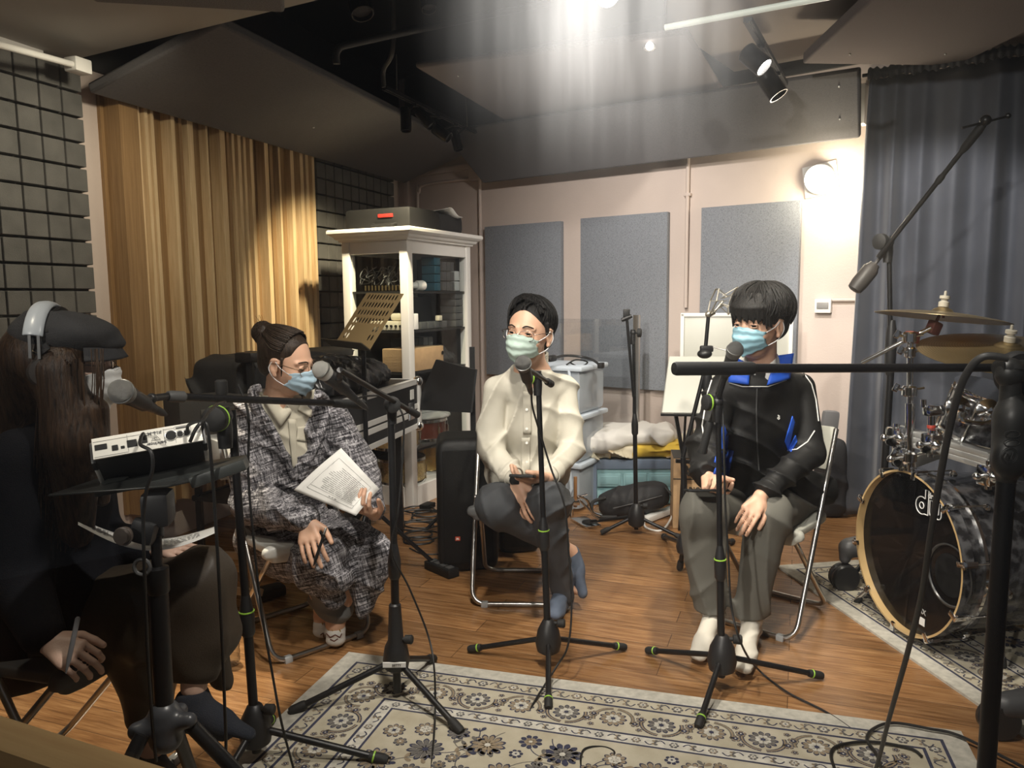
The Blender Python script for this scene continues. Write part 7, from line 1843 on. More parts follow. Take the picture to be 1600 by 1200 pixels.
hands = {'L': dict(Wp=J['wrL'], d=hd_, n=(.25, .8, -.35), s_=(.6, -.35, 0), curls=(.30, .34, .38, .42), sc=.92, thumb=(.5, .6), spread=.0),
         'R': dict(Wp=J['wrR'], d=(.05, -.75, -.35), n=(.15, -.2, .95), s_=(.8, 0, .5), curls=(.55, .6, .62, .66), sc=1.0, thumb=(.9, .7))}
SB, info = bodymesh(py, J, hc, hR, hk, hands, skinA)
eyes(py, hc, hR, hk, (-.45, .02)); lids(py, hc, hR, hk, skinA); brows(py, hc, hR, hk, hair_black, -.001)
mask(py, hc, hR, hk, mat('light_blue_mask', (.26, .47, .56), .75, bump=.2, bscale=500))
# hair: full, straight fringe
lo, hi = bbox([hc], .17); S = SDF(lo, hi, .0035)
def WH(*p): return np.array(hc + hR @ (Vector(p) * hk))
RH = np.array(hR)
S.ell(WH(0, -.020, .048), np.array((.088, .101, .085)) * hk, RH, k=0)
S.ell(WH(0, .026, .064), np.array((.080, .074, .058)) * hk, RH, k=.02)
S.ell(WH(0, -.060, -.005), np.array((.074, .050, .06)) * hk, RH, k=.03)
S.ell(WH(0, .112, -.050), np.array((.12, .080, .074)) * hk, RH, k=.008, sub=True)
S.ell(WH(0, .085, -.075), np.array((.15, .100, .085)) * hk, RH, k=.008, sub=True)
rs = random.Random(4)
for i in range(26):
    a = -1.35 + 2.7 * i / 25; x0, y0 = .070 * math.sin(a), .022 + .078 * math.cos(a); z1 = .022 + rs.uniform(-.008, .010) - (.018 if abs(a) > .95 else 0)
    S.cap(WH(x0 * .8, y0 * .7, .105), WH(x0 * 1.02, y0 + .004, .068), .014, .0105, k=.004); S.cap(WH(x0 * 1.02, y0 + .004, .068), WH(x0 * 1.06 + rs.uniform(-.006, .006), y0 + .003, z1), .0105, .0035, k=.003)
for i in range(22):
    a = rs.random() * 6.28; rr_ = rs.uniform(.02, .075); S.cap(WH(rr_ * math.cos(a) * .5, rr_ * math.sin(a) * .6 - .02, .128), WH(rr_ * math.cos(a) * 1.35, rr_ * math.sin(a) * 1.35 - .02, .085), .012, .008, k=.004)
S.mesh('hair', hair_black, py, 1)
strands(py, hc, hR, hk, hair_black, 760, (.01, -.02), lambda a, rs: (1.36 + rs.uniform(-.16, .08)) if abs(a) < .9 else (1.62 if abs(a) < 1.9 else 1.95), .0042, 3, rad=(.094, .108, .096), ctr=(0, -.018, .048), lift=.017, flick=.06)
# jacket
lo, hi = bbox([J['shR'], J['shL'], J['elR'], J['elL'], J['wrR'], J['pelvis'], J['wrL']], .16); SJ = SDF(lo, hi, .0055)
sv = (J['shR'] - J['shL']).normalized(); nb, ch, pv = J['neck'], J['chest'], J['pelvis']
fr_ = Vector((-.25, -.97, 0))
SJ.cap(J['shR'].lerp(nb, .2) - Z * .015, J['shL'].lerp(nb, .2) - Z * .015, .060, .060, k=.03)
SJ.cap(nb - Z * .06, ch + fr_ * .01, .105, .125, k=.04, flat=(sv, 1.35)); SJ.cap(ch + fr_ * .01, pv + Z * .03 + fr_ * .04, .125, .132, k=.05, flat=(sv, 1.35))
SJ.cap(J['shR'] - Z * .01, J['elR'], .066, .062, k=.014); SJ.cap(J['elR'], J['wrR'].lerp(J['elR'], .12), .062, .044, k=.012)
SJ.cap(J['shL'] - Z * .01, J['elL'], .064, .060, k=.014); SJ.cap(J['elL'], J['wrL'].lerp(J['elL'], .10) + Z * .005, .062, .042, k=.02)
SJ.cap(P(1225, 760, 3.0), P(1285, 765, 3.12), .075, .07, k=.05); SJ.cap(P(1110, 735, 3.0), P(1100, 720, 3.02), .05, .05, k=.03)
SJ.folds([(14, 8, 26), (-16, 10, 22), (26, 10, 4)], .022, wf=6, seed=3)
SJ.cap(nb + Z * .10, nb - Z * .0, .060, .052, k=.01, sub=True)
blackj = mat('black_track_cloth', (.009, .0088, .0085), .6, spec=.35, bump=.25, bscale=500)
SJ.mesh('track_jacket', blackj, py, 2)
blue = mat('royal_blue_cloth', (.012, .085, .52), .6, bump=.2, bscale=400); white_c = mat('white_cotton', (.70, .69, .66), .8)
# shirt neck, tie and blue collar
S2 = SDF(nb - Vector((.14, .14, .12)), nb + Vector((.14, .14, .10)), .004)
S2.cap(nb + Z * .035 + fr_ * .01, nb - Z * .05 + fr_ * .02, .064, .070, k=.02, flat=(sv, 1.1)); S2.cap(nb + Z * .12 - fr_ * .0, nb + Z * .02, .055, .052, k=.006, sub=True); S2.ell(np.array(nb + fr_ * .085 + Z * .03), (.022, .05, .05), k=.01, sub=True)
S2.mesh('white_shirt', white_c, py, 2)
for nm, q, m_ in (('blue_collar', [(1146, 556), (1172, 570), (1170, 601), (1138, 597)], blue), ('blue_collar', [(1212, 556), (1240, 552), (1234, 592), (1198, 602)], blue)):
    mb = patch(SJ, q, 8, 8, .012, .004); mb.build(nm, m_, parent=py, auto=0, solid=.008)
for q in ([(1165, 562), (1181, 585), (1172, 600), (1161, 590)], [(1212, 560), (1217, 576), (1201, 595), (1186, 583)]):
    mb = patch(S2, q, 5, 5, .008); mb.build('shirt_collar', white_c, parent=py, auto=0, solid=.004)
mb = MB(); cR_ = []
for i in range(19):
    a = math.radians(-40 + 245 * i / 18); cR_.append((math.cos(a), math.sin(a)))
for nm, r_, m_, h0, h1 in (('collar_inside', .066, blue, -.030, .042), ('collar_back', .072, blackj, -.035, .040)):
    mb = MB(); vs = []
    for cx_, cy_ in cR_:
        for hh in (h0, (h0 + h1) / 2, h1): vs.append(nb + Vector((cx_ * (r_ + .012 * (h1 - hh) / .07), cy_ * (r_ - .004) + .004, hh - .012 * max(0, -cy_))))
    mb.add(vs, [(3 * i + j, 3 * i + 3 + j, 3 * i + 4 + j, 3 * i + 1 + j) for i in range(18) for j in range(2)]); mb.build(nm, m_, parent=py, auto=0, solid=.004)
mb = MB(); t0_ = hit(S2, 1184, 580, 2.9, .012); t1_ = hit(SJ, 1183, 606, 2.9, .006); mb.box(t0_, (.026, .016, .024), bev=.005); mb.bar(t0_, t1_, .03, .008, bev=.003); mb.build('dark_tie', mat('dark_tie', (.02, .02, .028), .5), parent=py)
line_on(SJ, [(1183, 604), (1182, 640), (1183, 690), (1186, 735)], .0028, .002).build('zip', dgrey, parent=py)
line_on(SJ, [(1139, 598), (1160, 604), (1180, 604), (1200, 604), (1229, 594)], .0020, .004).build('collar_piping', white_c, parent=py)
for pxs in ([(1255, 582), (1268, 600), (1275, 625), (1279, 658)], [(1273, 673), (1262, 690), (1245, 702), (1230, 704)], [(1112, 594), (1106, 612), (1101, 640), (1097, 665), (1099, 678), (1103, 684)]):
    line_on(SJ, pxs, .0026, .001).build('white_piping', white_c, parent=py)
for q in ([(1238, 650), (1242, 660), (1232, 705), (1226, 690)], [(1130, 660), (1138, 680), (1136, 735), (1116, 722)], [(1243, 680), (1246, 690), (1236, 706), (1230, 704)]):
    patch(SJ, q, 5, 8, .003).build('blue_side_panel', blue, parent=py, auto=0, solid=.003)
mb = patch(SJ, [(1128, 700), (1146, 705), (1138, 745), (1112, 748)], 6, 6, .006); mb.build('blue_side_panel', blue, parent=py, auto=0, solid=.004)
lgp = hit(SJ, 1217, 652, 2.9, .003); mb = MB()
for a, b in (((-.004, .008), (.003, .004)), ((.003, .004), (-.003, .0)), ((-.003, 0), (.004, -.003)), ((.004, -.003), (-.002, -.009)), ((-.003, .0), (-.005, -.006))): mb.bar(lgp + Vector((a[0], 0, a[1])), lgp + Vector((b[0], 0, b[1])), .003, .0032)
mb.build('chest_emblem', white_c, parent=py)
for a in 'RL':
    S3w = J['wr' + a].lerp(J['el' + a], .10); dv = (J['wr' + a] - J['el' + a]).normalized()
    mb = MB(); mb.lathe(S3w - dv * .035, dv, [(.046, 0), (.043, .012), (.045, .02), (.041, .03), (.040, .042), (.034, .043)], 24); mb.build('sleeve_cuff', blackj, parent=py)
# trousers
lo, hi = bbox([J['hipR'], J['hipL'], J['knR'], J['knL'], J['anR'], J['anL'], J['pelvis']], .14); lo[2] = max(lo[2], .05); ST = SDF(lo, hi, .0055)
ST.cap(J['hipR'], J['hipL'], .10, .10, k=.03)
hemR, hemL = P(1108, 952, 2.88), P(1171, 962, 2.82)
ST.cap(J['hipR'], J['knR'], .096, .084, k=.03); ST.cap(J['knR'] + Z * .005, hemR, .082, .062, k=.03)
ST.cap(J['hipL'], J['knL'], .10, .080, k=.03); ST.cap(J['knL'] + Z * .005, hemL, .086, .060, k=.03)
ST.folds([(8, 4, 26), (26, 0, 6), (-14, 8, 22)], .020, wf=6, seed=7)
ST.plane((0, 0, .445), (0, 0, -1), lo=(.8, 3.02, .3), hi=(1.6, 3.6, .455))
for hm in (hemR, hemL): ST.plane((hm.x, hm.y, hm.z - .0), (0, 0, -1), lo=(hm.x - .085, hm.y - .12, 0), hi=(hm.x + .085, hm.y + .12, hm.z + .02))
greyt = mat('olive_grey_wool', (.125, .120, .102), .85, bump=.3, bscale=600)
ST.mesh('trousers', greyt, py, 2)
S = SDF(*bbox([J['anR'], J['anL'], J['toeR'], J['toeL']], .09), .0045); S.F[:] = .06
for a in 'RL': foot(S, J['an' + a], J['toe' + a], .037, .02); S.cap(J['an' + a], J['an' + a] + (Vector(J['kn' + a]) - Vector(J['an' + a])).normalized() * .07, .040, .043, k=.015)
S.folds([(10, 10, 60)], .005, wf=12); S.plane((0, 0, .003), (0, 0, -1)); S.mesh('white_socks', mat('cream_sock', (.62, .58, .50), .9, bump=.4, bscale=500), py, 1)
# phone
def phone(label, c, R, m=blk, size=(.075, .150, .009)):
    th = thing('smartphone', label, 'phone', c); mb = MB(); mb.box(c, size, R, .004); b = mb.build('phone_body', m, parent=th)
    mb = MB(); mb.box(c + R @ Vector((0, 0, size[2] / 2)), (size[0] - .006, size[1] - .006, .0008), R); mb.build('screen', mat('dark_screen', (.01, .01, .015), .08), parent=b, smooth=False)
    mb = MB(); mb.box(c + R @ Vector((-.02, .05, -size[2] / 2)), (.022, .022, .002), R, .001); mb.build('camera_bump', dgrey, parent=b)
pc = P(1105, 766, 2.62); Rp = Matrix.Rotation(math.radians(-13), 3, 'X')
phone('black phone held flat by the youth in the black jacket', pc, Matrix.Rotation(math.radians(0), 3, 'Z') @ Rp @ Matrix.Rotation(math.radians(90), 3, 'Z'))

# ================= man in the cream shirt =================
J = dict(neck=P(831, 577, 3.17), chest=P(829, 660, 3.24), pelvis=P(832, 790, 3.45), shR=P(775, 607, 3.17), shL=P(881, 604, 3.24), elR=P(766, 702, 3.16), elL=P(893, 702, 3.20),
         wrR=P(806, 748, 2.98), wrL=P(856, 745, 2.98), hipR=P(800, 796, 3.42), hipL=P(866, 792, 3.44), knR=P(777, 788, 2.99), knL=P(853, 782, 2.96), anR=P(893, 865, 3.22), anL=P(880, 928, 3.16),
         toeR=P(910, 925, 3.16), toeL=G(862, 966, .03))
J['anL'].z = .10
hc, hk = P(827, 522, 3.07), 1.10; hR = headR((-.44, -.90), roll=-5, pitch=0)
pm = thing('person', 'sitting man in a cream button shirt and dark jeans with crossed legs', 'person', Vector((J['pelvis'].x, J['pelvis'].y, .42)))
hands = {'L': dict(Wp=J['wrL'], d=(-.75, -.35, -.10), n=(-.2, .25, .9), s_=(0, -.6, .8), curls=(.5, .55, .6, .62), sc=1.04, thumb=(.5, .3)),
         'R': dict(Wp=J['wrR'], d=(.12, -.25, -.9), n=(.5, .8, -.2), s_=(.8, -.5, .1), curls=(.28, .32, .36, .4), sc=1.04, thumb=(.4, .4))}
SB, info = bodymesh(pm, J, hc, hR, hk, hands, skinA)
eyes(pm, hc, hR, hk, (-.3, -.05)); lids(pm, hc, hR, hk, skinA); brows(pm, hc, hR, hk, hair_black)
mask(pm, hc, hR, hk, mat('pale_green_mask', (.42, .53, .47), .75, bump=.2, bscale=500))
glasses(pm, hc, hR, hk, mat('thin_metal', (.25, .22, .2), .3, 1.0), 'rect')
lo, hi = bbox([hc], .17); S = SDF(lo, hi, .0035)
def WH(*p): return np.array(hc + hR @ (Vector(p) * hk))
RH = np.array(hR)
S.ell(WH(0, -.022, .042), np.array((.0805, .096, .083)) * hk, RH, k=0)
rs = random.Random(16)
for i in range(46):
    x_ = rs.uniform(-.058, .058); y_ = rs.uniform(-.05, .045); S.cap(WH(x_ * .8, y_ - .02, .112 - 5 * x_ * x_), WH(x_ * 1.08 - .012, y_ + .026, .115 - 7 * x_ * x_ - 4 * max(0, y_) ** 2 * 3 + rs.uniform(-.004, .010)), .011, .0035, k=.003)
S.ell(WH(0, -.060, -.015), np.array((.068, .045, .06)) * hk, RH, k=.03)
S.ell(WH(.004, .106, .012), np.array((.072, .066, .080)) * hk, RH, k=.006, sub=True)
S.ell(WH(0, .085, -.070), np.array((.15, .098, .085)) * hk, RH, k=.008, sub=True)
rs = random.Random(6)
for i in range(0):
    a = -1.0 + 2.0 * i / 21; x0 = .058 * math.sin(a * 1.2); S.cap(WH(x0 * .9 + .006, -.02, .125), WH(x0 + .0, .055 - .02 * abs(a), .098 + rs.uniform(-.004, .006)), .010, .007, k=.004)
for sx_ in (-1, 1): S.cap(WH(sx_ * .076, .018, .045), WH(sx_ * .076, .012, .005), .009, .006, k=.004)
S.mesh('hair', hair_black, pm, 1)
strands(pm, hc, hR, hk, hair_black, 560, (.03, -.02), lambda a, rs: (.66 + rs.uniform(-.12, .06)) if abs(a) < .75 else (1.05 if abs(a) < 1.15 else (1.55 if abs(a) < 1.9 else 1.95)), .0034, 5, rad=(.083, .098, .092), ctr=(0, -.020, .046), lift=.011, flick=.03)
lo, hi = bbox([J['shR'], J['shL'], J['elR'], J['elL'], J['wrR'], J['pelvis'], J['wrL']], .15); SJ = SDF(lo, hi, .0055)
sv = (J['shR'] - J['shL']).normalized(); nb, ch, pv = J['neck'], J['chest'], J['pelvis']; fr_ = Vector((-.05, -1, 0))
SJ.cap(J['shR'].lerp(nb, .2) - Z * .01, J['shL'].lerp(nb, .2) - Z * .01, .056, .056, k=.03)
SJ.cap(nb - Z * .05, ch, .085, .108, k=.03, flat=(sv, 1.22)); SJ.cap(ch, pv + fr_ * .06 + Z * .02, .108, .125, k=.05, flat=(sv, 1.2))
SJ.cap(J['shR'], J['elR'], .056, .054, k=.012); SJ.cap(J['elR'], J['wrR'].lerp(J['elR'], .12), .055, .042, k=.012)
SJ.cap(J['shL'], J['elL'], .056, .056, k=.012); SJ.cap(J['elL'], J['wrL'].lerp(J['elL'], .10), .056, .042, k=.012)
SJ.cap(P(780, 745, 3.2), P(870, 742, 3.2), .06, .06, k=.05)
SJ.folds([(12, 8, 30), (-20, 10, 16), (26, 4, 6)], .020, wf=6, seed=11)
SJ.cap(nb + Z * .10, nb - Z * .0 + fr_ * .012, .060, .050, k=.01, sub=True); SJ.ell(np.array(nb + fr_ * .085 - Z * .03), (.026, .05, .05), k=.01, sub=True)
creamc = mat('cream_cotton', (.53, .50, .42), .85, bump=.35, bscale=450, var=.03, vscale=30)
SJ.mesh('button_shirt', creamc, pm, 2)
mb = MB(); ring_ = []
for i in range(17):
    a = math.radians(-240 + 300 * i / 16 + 0); a = math.radians(-62 + 304 * i / 16); ring_.append(nb + Vector((.064 * math.cos(a), .058 * math.sin(a) + .006, .022 - .020 * max(0, -math.sin(a)))))
for dz in (.006, .016, .026, .036, .044): mb.tube([p + Z * dz for p in ring_], .0055, 8, sm=2)
mb.build('stand_collar', creamc, parent=pm)
patch(SJ, [(817, 612), (829, 612), (830, 678), (817, 678)], 4, 12, .007).build('button_placket', creamc, parent=pm, auto=0, solid=.005)
patch(SJ, [(815, 684), (828, 684), (828, 745), (813, 745)], 4, 10, .005).build('lower_placket', creamc, parent=pm, auto=0, solid=.003)
for v_ in (640, 670, 692, 722):
    q = hit(SJ, 823, v_, 3.1, .010); mb = MB(); mb.lathe(q, (0, -1, 0), [(.0, -.002), (.0055, 0), (.0055, .002), (.003, .0025), (0, .002)], 12); mb.build('button', white_plastic, parent=pm)
for a in 'RL':
    w0 = J['wr' + a].lerp(J['el' + a], .10); dv = (J['wr' + a] - J['el' + a]).normalized(); mb = MB(); mb.lathe(w0 - dv * .045, dv, [(.046, 0), (.047, .004), (.044, .05), (.040, .052), (.036, .03)], 24); mb.build('rolled_cuff', creamc, parent=pm)
mb = MB(); w0 = J['wrR']; dv = (J['wrR'] - J['elR']).normalized(); mb.lathe(w0 - dv * .005, dv, [(.026, 0), (.0285, .002), (.0285, .018), (.026, .02)], 20); mb.box(w0 + Vector((-.002, -.029, 0)), (.03, .008, .032), bev=.003); mb.build('wristwatch', blk, parent=pm)
lo, hi = bbox([J['hipR'], J['hipL'], J['knR'], J['knL'], J['anR'], J['anL'], J['pelvis']], .14); lo[2] = max(lo[2], .05); ST = SDF(lo, hi, .0055)
ST.cap(J['hipR'], J['hipL'], .10, .10, k=.03)
ST.cap(J['hipR'], J['knR'] + Z * .0, .10, .088, k=.03); ST.cap(J['knR'] - Z * .004, J['anR'].lerp(J['knR'], .18), .086, .050, k=.03)
ST.cap(J['hipL'], J['knL'], .098, .078, k=.03); ST.cap(J['knL'] + Z * .0, P(874, 900, 3.13), .072, .056, k=.025); ST.cap(P(874, 900, 3.13), P(880, 930, 3.15), .056, .050, k=.02)
ST.folds([(12, 8, 26), (30, 0, 14), (-20, 10, 22)], .018, wf=7, seed=5)
ST.plane((0, 0, .445), (0, 0, -1), lo=(-.3, 3.30, .3), hi=(.5, 3.8, .455))
ST.mesh('jeans', mat('dark_grey_denim', (.042, .045, .050), .75, bump=.4, bscale=700, var=.35, vscale=7), pm, 2)
lo, hi = bbox([J['anR'], J['anL'], J['toeR'], J['toeL']], .09); S = SDF(lo, hi, .0045)
foot(S, J['anL'], J['toeL'], .037, .02); S.cap(J['anL'], J['anL'] + Z * .05, .040, .042, k=.01)
f0_ = J['anR']; t_ = J['toeR']; S.cap(f0_, f0_.lerp(t_, .35), .038, .040, k=.02); S.cap(f0_.lerp(t_, .3), t_, .040, .028, k=.02, flat=((1, .3, 0), .75)); S.cap(f0_ + Vector((-.0, .04, -.01)), f0_.lerp(t_, .5), .032, .03, k=.02)
S.plane((0, 0, .003), (0, 0, -1)); S.mesh('blue_grey_socks', mat('blue_grey_sock', (.075, .095, .135), .9, bump=.4, bscale=500, var=.2, vscale=25), pm, 1)
pc = P(817, 744, 2.84)
phone('dark phone held low in both hands of the man in cream', pc, Matrix((Vector((.97, -.15, 0)), Vector((.15, .985, .0)), Vector((0, -.0, 1)))).transposed() @ Matrix.Rotation(math.radians(-14), 3, 'X'), size=(.092, .11, .011))
# ================= woman in the tweed coat =================
J = dict(neck=P(436, 628, 2.95), chest=P(452, 705, 3.0), pelvis=P(440, 835, 3.10), shR=P(393, 650, 2.92), shL=P(520, 650, 3.06), elR=P(392, 785, 2.84), elL=P(568, 748, 2.98),
         wrR=P(478, 812, 2.66), wrL=P(585, 803, 2.74), hipR=P(425, 850, 3.02), hipL=P(475, 850, 3.12), knR=P(498, 878, 2.72), knL=P(560, 862, 2.86), anR=P(505, 962, 2.92), anL=P(524, 972, 2.84),
         toeR=P(502, 998, 2.88), toeL=G(524, 1004, .03))
J['toeR'].z = .03
hc, hk = P(449, 568, 2.90), 1.02; hR = headR((.97, -.30), roll=3, pitch=-14)
pw = thing('person', 'sitting person in a grey tweed coat with hair in a bun, holding a printed sheet', 'person', Vector((J['pelvis'].x, J['pelvis'].y, .42)))
fdL = (P(552, 793, 2.60) - J['wrL'])
hands = {'R': dict(Wp=J['wrR'], d=P(488, 870, 2.56) - J['wrR'], n=(.1, .85, -.5), s_=(1, .1, 0), curls=(.30, .26, .28, .32), sc=1.0, thumb=(.3, .3), spread=.12),
         'L': dict(Wp=J['wrL'], d=fdL, n=(.2, .2, .95), s_=(.1, -.9, .5), curls=(.50, .55, .6, .62), sc=.96, thumb=(.7, .5))}
SB, info = bodymesh(pw, J, hc, hR, hk, hands, skinA)
eyes(pw, hc, hR, hk, (.05, -.6)); lids(pw, hc, hR, hk, skinA, -12, -30); brows(pw, hc, hR, hk, hair_brown)
mask(pw, hc, hR, hk, mat('pale_blue_mask', (.36, .50, .60), .75, bump=.2, bscale=500))
glasses(pw, hc, hR, hk, mat('thin_gold', (.45, .33, .22), .3, 1.0), 'round', .022)
lo, hi = bbox([hc], .20); S = SDF(lo, hi, .0035)
def WH(*p): return np.array(hc + hR @ (Vector(p) * hk))
RH = np.array(hR)
S.ell(WH(0, -.022, .044), np.array((.080, .098, .083)) * hk, RH, k=0)
S.ell(WH(0, -.065, -.015), np.array((.060, .045, .055)) * hk, RH, k=.03)
S.ell(WH(0, .110, .016), np.array((.088, .088, .094)) * hk, RH, k=.004, sub=True)
S.ell(WH(0, .088, -.080), np.array((.15, .098, .085)) * hk, RH, k=.008, sub=True)
bc = Vector(WH(0, -.118, .088))
rs = random.Random(12)
S.ell(np.array(bc), (.040, .040, .036), k=.02); S.cap(WH(0, -.085, .06), np.array(bc), .045, .03, k=.02)
for i in range(16):
    q = Vector((rs.gauss(0, 1), rs.gauss(0, 1), rs.gauss(0, 1))).normalized(); q2 = q.cross(Vector((rs.gauss(0, 1), rs.gauss(0, 1), rs.gauss(0, 1)))).normalized()
    for k_ in range(5): S.cap(bc + (q * math.cos(k_ * .5) + q2 * math.sin(k_ * .5)) * .036, bc + (q * math.cos(k_ * .5 + .5) + q2 * math.sin(k_ * .5 + .5)) * .036, .010, .009, k=.003)
for sx_ in (-1, 1): S.cap(WH(sx_ * .077, .022, .03), WH(sx_ * .076, .030, -.03), .006, .003, k=.004)
S.mesh('hair', hair_brown, pw, 1)
mb = MB()
for i in range(170):   # locks combed back to the bun
    a = rs.uniform(-1.45, 1.45); h0 = rs.uniform(0, 1); x0 = math.sin(a) * .080; 
    z0 = .050 + .075 * math.cos(a) * (.9) ; p0 = Vector((x0, .038 - .03 * h0 * abs(math.sin(a)) + .012, z0 * (1 - .0) - .0)); p0 = Vector((x0 * 1.01, .012 + .018 * math.cos(a), .044 + .084 * math.cos(a)))
    p1 = Vector((x0 * 1.03, -.03, .048 + .086 * math.cos(a))); p2 = Vector((x0 * .55, -.090, .075 + .05 * math.cos(a))); p3 = Vector((x0 * .25, -.112, .085))
    j = Vector((rs.gauss(0, .0015), rs.gauss(0, .0015), rs.gauss(0, .0015)))
    mb.tube([hc + hR @ ((p + j) * hk) for p in (p0, p1, p2, p3)], lambda t_: .0026 * (.5 + min(.5, t_ * 3)), 5, sm=3)
for i in range(16):
    q = Vector((rs.gauss(0, .6), -1 + rs.gauss(0, .6), .7 + rs.gauss(0, .5))).normalized(); mb.tube([bc + q * .02, bc + q * .045, bc + q * .062 + Vector((rs.gauss(0, .01), 0, rs.gauss(0, .01)))], .0014, 5, sm=3, r2=.0004)
mb.build('hair_strands', hair_brown, parent=pw)
# shirt
nb, ch, pv = J['neck'], J['chest'], J['pelvis']; sv = (J['shR'] - J['shL']).normalized(); fr_ = Vector((.35, -.93, 0)).normalized()
lo, hi = bbox([J['shR'], J['shL'], ch, pv], .13); S2 = SDF(lo, hi, .005)
S2.cap(J['shR'].lerp(nb, .35) - Z * .01, J['shL'].lerp(nb, .35) - Z * .01, .052, .052, k=.03); S2.cap(nb - Z * .035, ch, .083, .106, k=.03, flat=(sv, 1.25)); S2.cap(ch, pv, .098, .11, k=.03, flat=(sv, 1.15))
S2.folds([(20, 6, 14), (-14, 6, 26)], .010, seed=2); S2.cap(nb + Z * .10, nb + Z * .02 + fr_ * .005, .056, .046, k=.01, sub=True); S2.ell(np.array(nb + fr_ * .085 + Z * .01), (.018, .05, .045), k=.01, sub=True)
ivory = mat('ivory_shirt', (.56, .52, .42), .85, bump=.3, bscale=450)
S2.mesh('ivory_shirt', ivory, pw, 2)
for q in ([(401, 608), (428, 606), (456, 642), (438, 668)], [(478, 612), (492, 608), (486, 652), (466, 640)]):
    patch(S2, q, 6, 8, .012, .004).build('shirt_collar', ivory, parent=pw, auto=0, solid=.005)
patch(S2, [(450, 655), (462, 655), (465, 735), (457, 735)], 4, 10, .004).build('button_placket', ivory, parent=pw, auto=0, solid=.004)
patch(S2, [(465, 667), (483, 665), (479, 690), (463, 688)], 4, 6, .004).build('chest_pocket', ivory, parent=pw, auto=0, solid=.004)
# coat
t = NT('grey_tweed'); tc = t.n('TexCoord').outputs['Object']
r0 = t.mapping(tc, rot=(0, math.radians(14), math.radians(-20)))
h1 = t.noise(t.mapping(r0, (22, 22, 520)), 1, 2); h2 = t.noise(t.mapping(r0, (380, 380, 16)), 1, 2)
h3 = t.noise(t.mapping(r0, (10, 10, 150)), 1, 1); h4 = t.noise(t.mapping(r0, (130, 130, 9)), 1, 1)
a_ = t.math('ADD', t.math('MULTIPLY', h1, .5), t.math('MULTIPLY', h3, .5)); b_ = t.math('ADD', t.math('MULTIPLY', h2, .5), t.math('MULTIPLY', h4, .5))
mxx = t.math('MAXIMUM', a_, b_); mnn = t.math('MINIMUM', a_, b_)
c1_ = t.ramp(mxx, [(.48, (.10, .095, .105)), (.56, (.22, .21, .225)), (.66, (.60, .58, .60))]); c2_ = t.ramp(mnn, [(.38, (.05, .05, .065)), (.475, (1, 1, 1))])
t.l(t.mix(1.0, c1_, c2_, 'MULTIPLY'), t.b.inputs['Base Color']); t.b.inputs['Roughness'].default_value = .95; t.bump(t.math('ADD', a_, b_), .7, .004); tweed = t.m
lo, hi = bbox([J['shR'], J['shL'], J['elR'], J['elL'], J['wrR'], J['wrL'], P(600, 930, 2.8), P(400, 850, 3.1), P(570, 960, 2.75)], .12); SJ = SDF(lo, hi, .0055)
SJ.cap(J['shR'].lerp(nb, .30) + Z * .0, J['shL'].lerp(nb, .30), .062, .062, k=.03); SJ.cap(nb - Z * .05, ch, .095, .128, k=.04, flat=(sv, 1.22)); SJ.cap(ch, pv + Z * .02, .128, .145, k=.04, flat=(sv, 1.15))
SJ.cap(J['shR'], J['elR'], .066, .076, k=.016); SJ.cap(J['elR'], J['wrR'].lerp(J['elR'], .10), .078, .052, k=.014); SJ.cap(J['shR'].lerp(J['elR'], .6), P(405, 800, 2.92), .07, .08, k=.03)
SJ.cap(J['shL'], J['elL'], .066, .072, k=.016); SJ.cap(J['elL'], J['wrL'].lerp(J['elL'], .20), .070, .048, k=.014)
# front opening
for (u0, v0, u1, v1, r0_, r1_) in ((446, 618, 460, 690, .100, .066), (460, 690, 462, 752, .066, .016)): [SJ.cap(P(u0, v0, d_), P(u1, v1, d_), r0_, r1_, k=.012, sub=True) for d_ in (2.70, 2.77, 2.84, 2.88)]
SJ.cap(nb + Z * .11, nb - Z * .01 + fr_ * .03, .070, .066, k=.015, sub=True)
# skirt of the coat over seat and knees
SJ.cap(pv, J['knR'] + Vector((0, .02, .01)), .12, .090, k=.05); SJ.cap(pv + Vector((.05, .05, 0)), J['knL'] + Vector((0, .02, .0)), .12, .095, k=.05)
SJ.cap(P(395, 845, 3.02), P(440, 870, 2.95), .08, .085, k=.04); SJ.cap(P(418, 846, 2.88), P(450, 872, 2.80), .055, .055, k=.04); SJ.cap(P(440, 870, 2.92), P(487, 892, 2.72), .08, .060, k=.04)
SJ.cap(P(487, 890, 2.74), P(523, 935, 2.74), .055, .045, k=.03, flat=((.3, -.95, 0), .6)); SJ.cap(J['knR'], P(520, 905, 2.72), .075, .055, k=.03)
SJ.cap(J['knL'], P(590, 890, 2.80), .085, .055, k=.04, flat=((.6, -.8, 0), .7)); SJ.cap(P(588, 870, 2.80), P(575, 945, 2.80), .060, .030, k=.03, flat=((.4, -.9, 0), .7)); SJ.cap(P(555, 880, 2.82), P(565, 950, 2.80), .06, .022, k=.03, flat=((.4, -.9, 0), .7))
SJ.cap(P(500, 885, 2.88), P(520, 930, 2.86), .03, .03, k=.01, sub=False)
SJ.folds([(16, 6, 10), (10, 2, 22), (-18, 8, 8)], .018, wf=5, seed=8)
coat = SJ.mesh('tweed_coat', tweed, pw, 2)
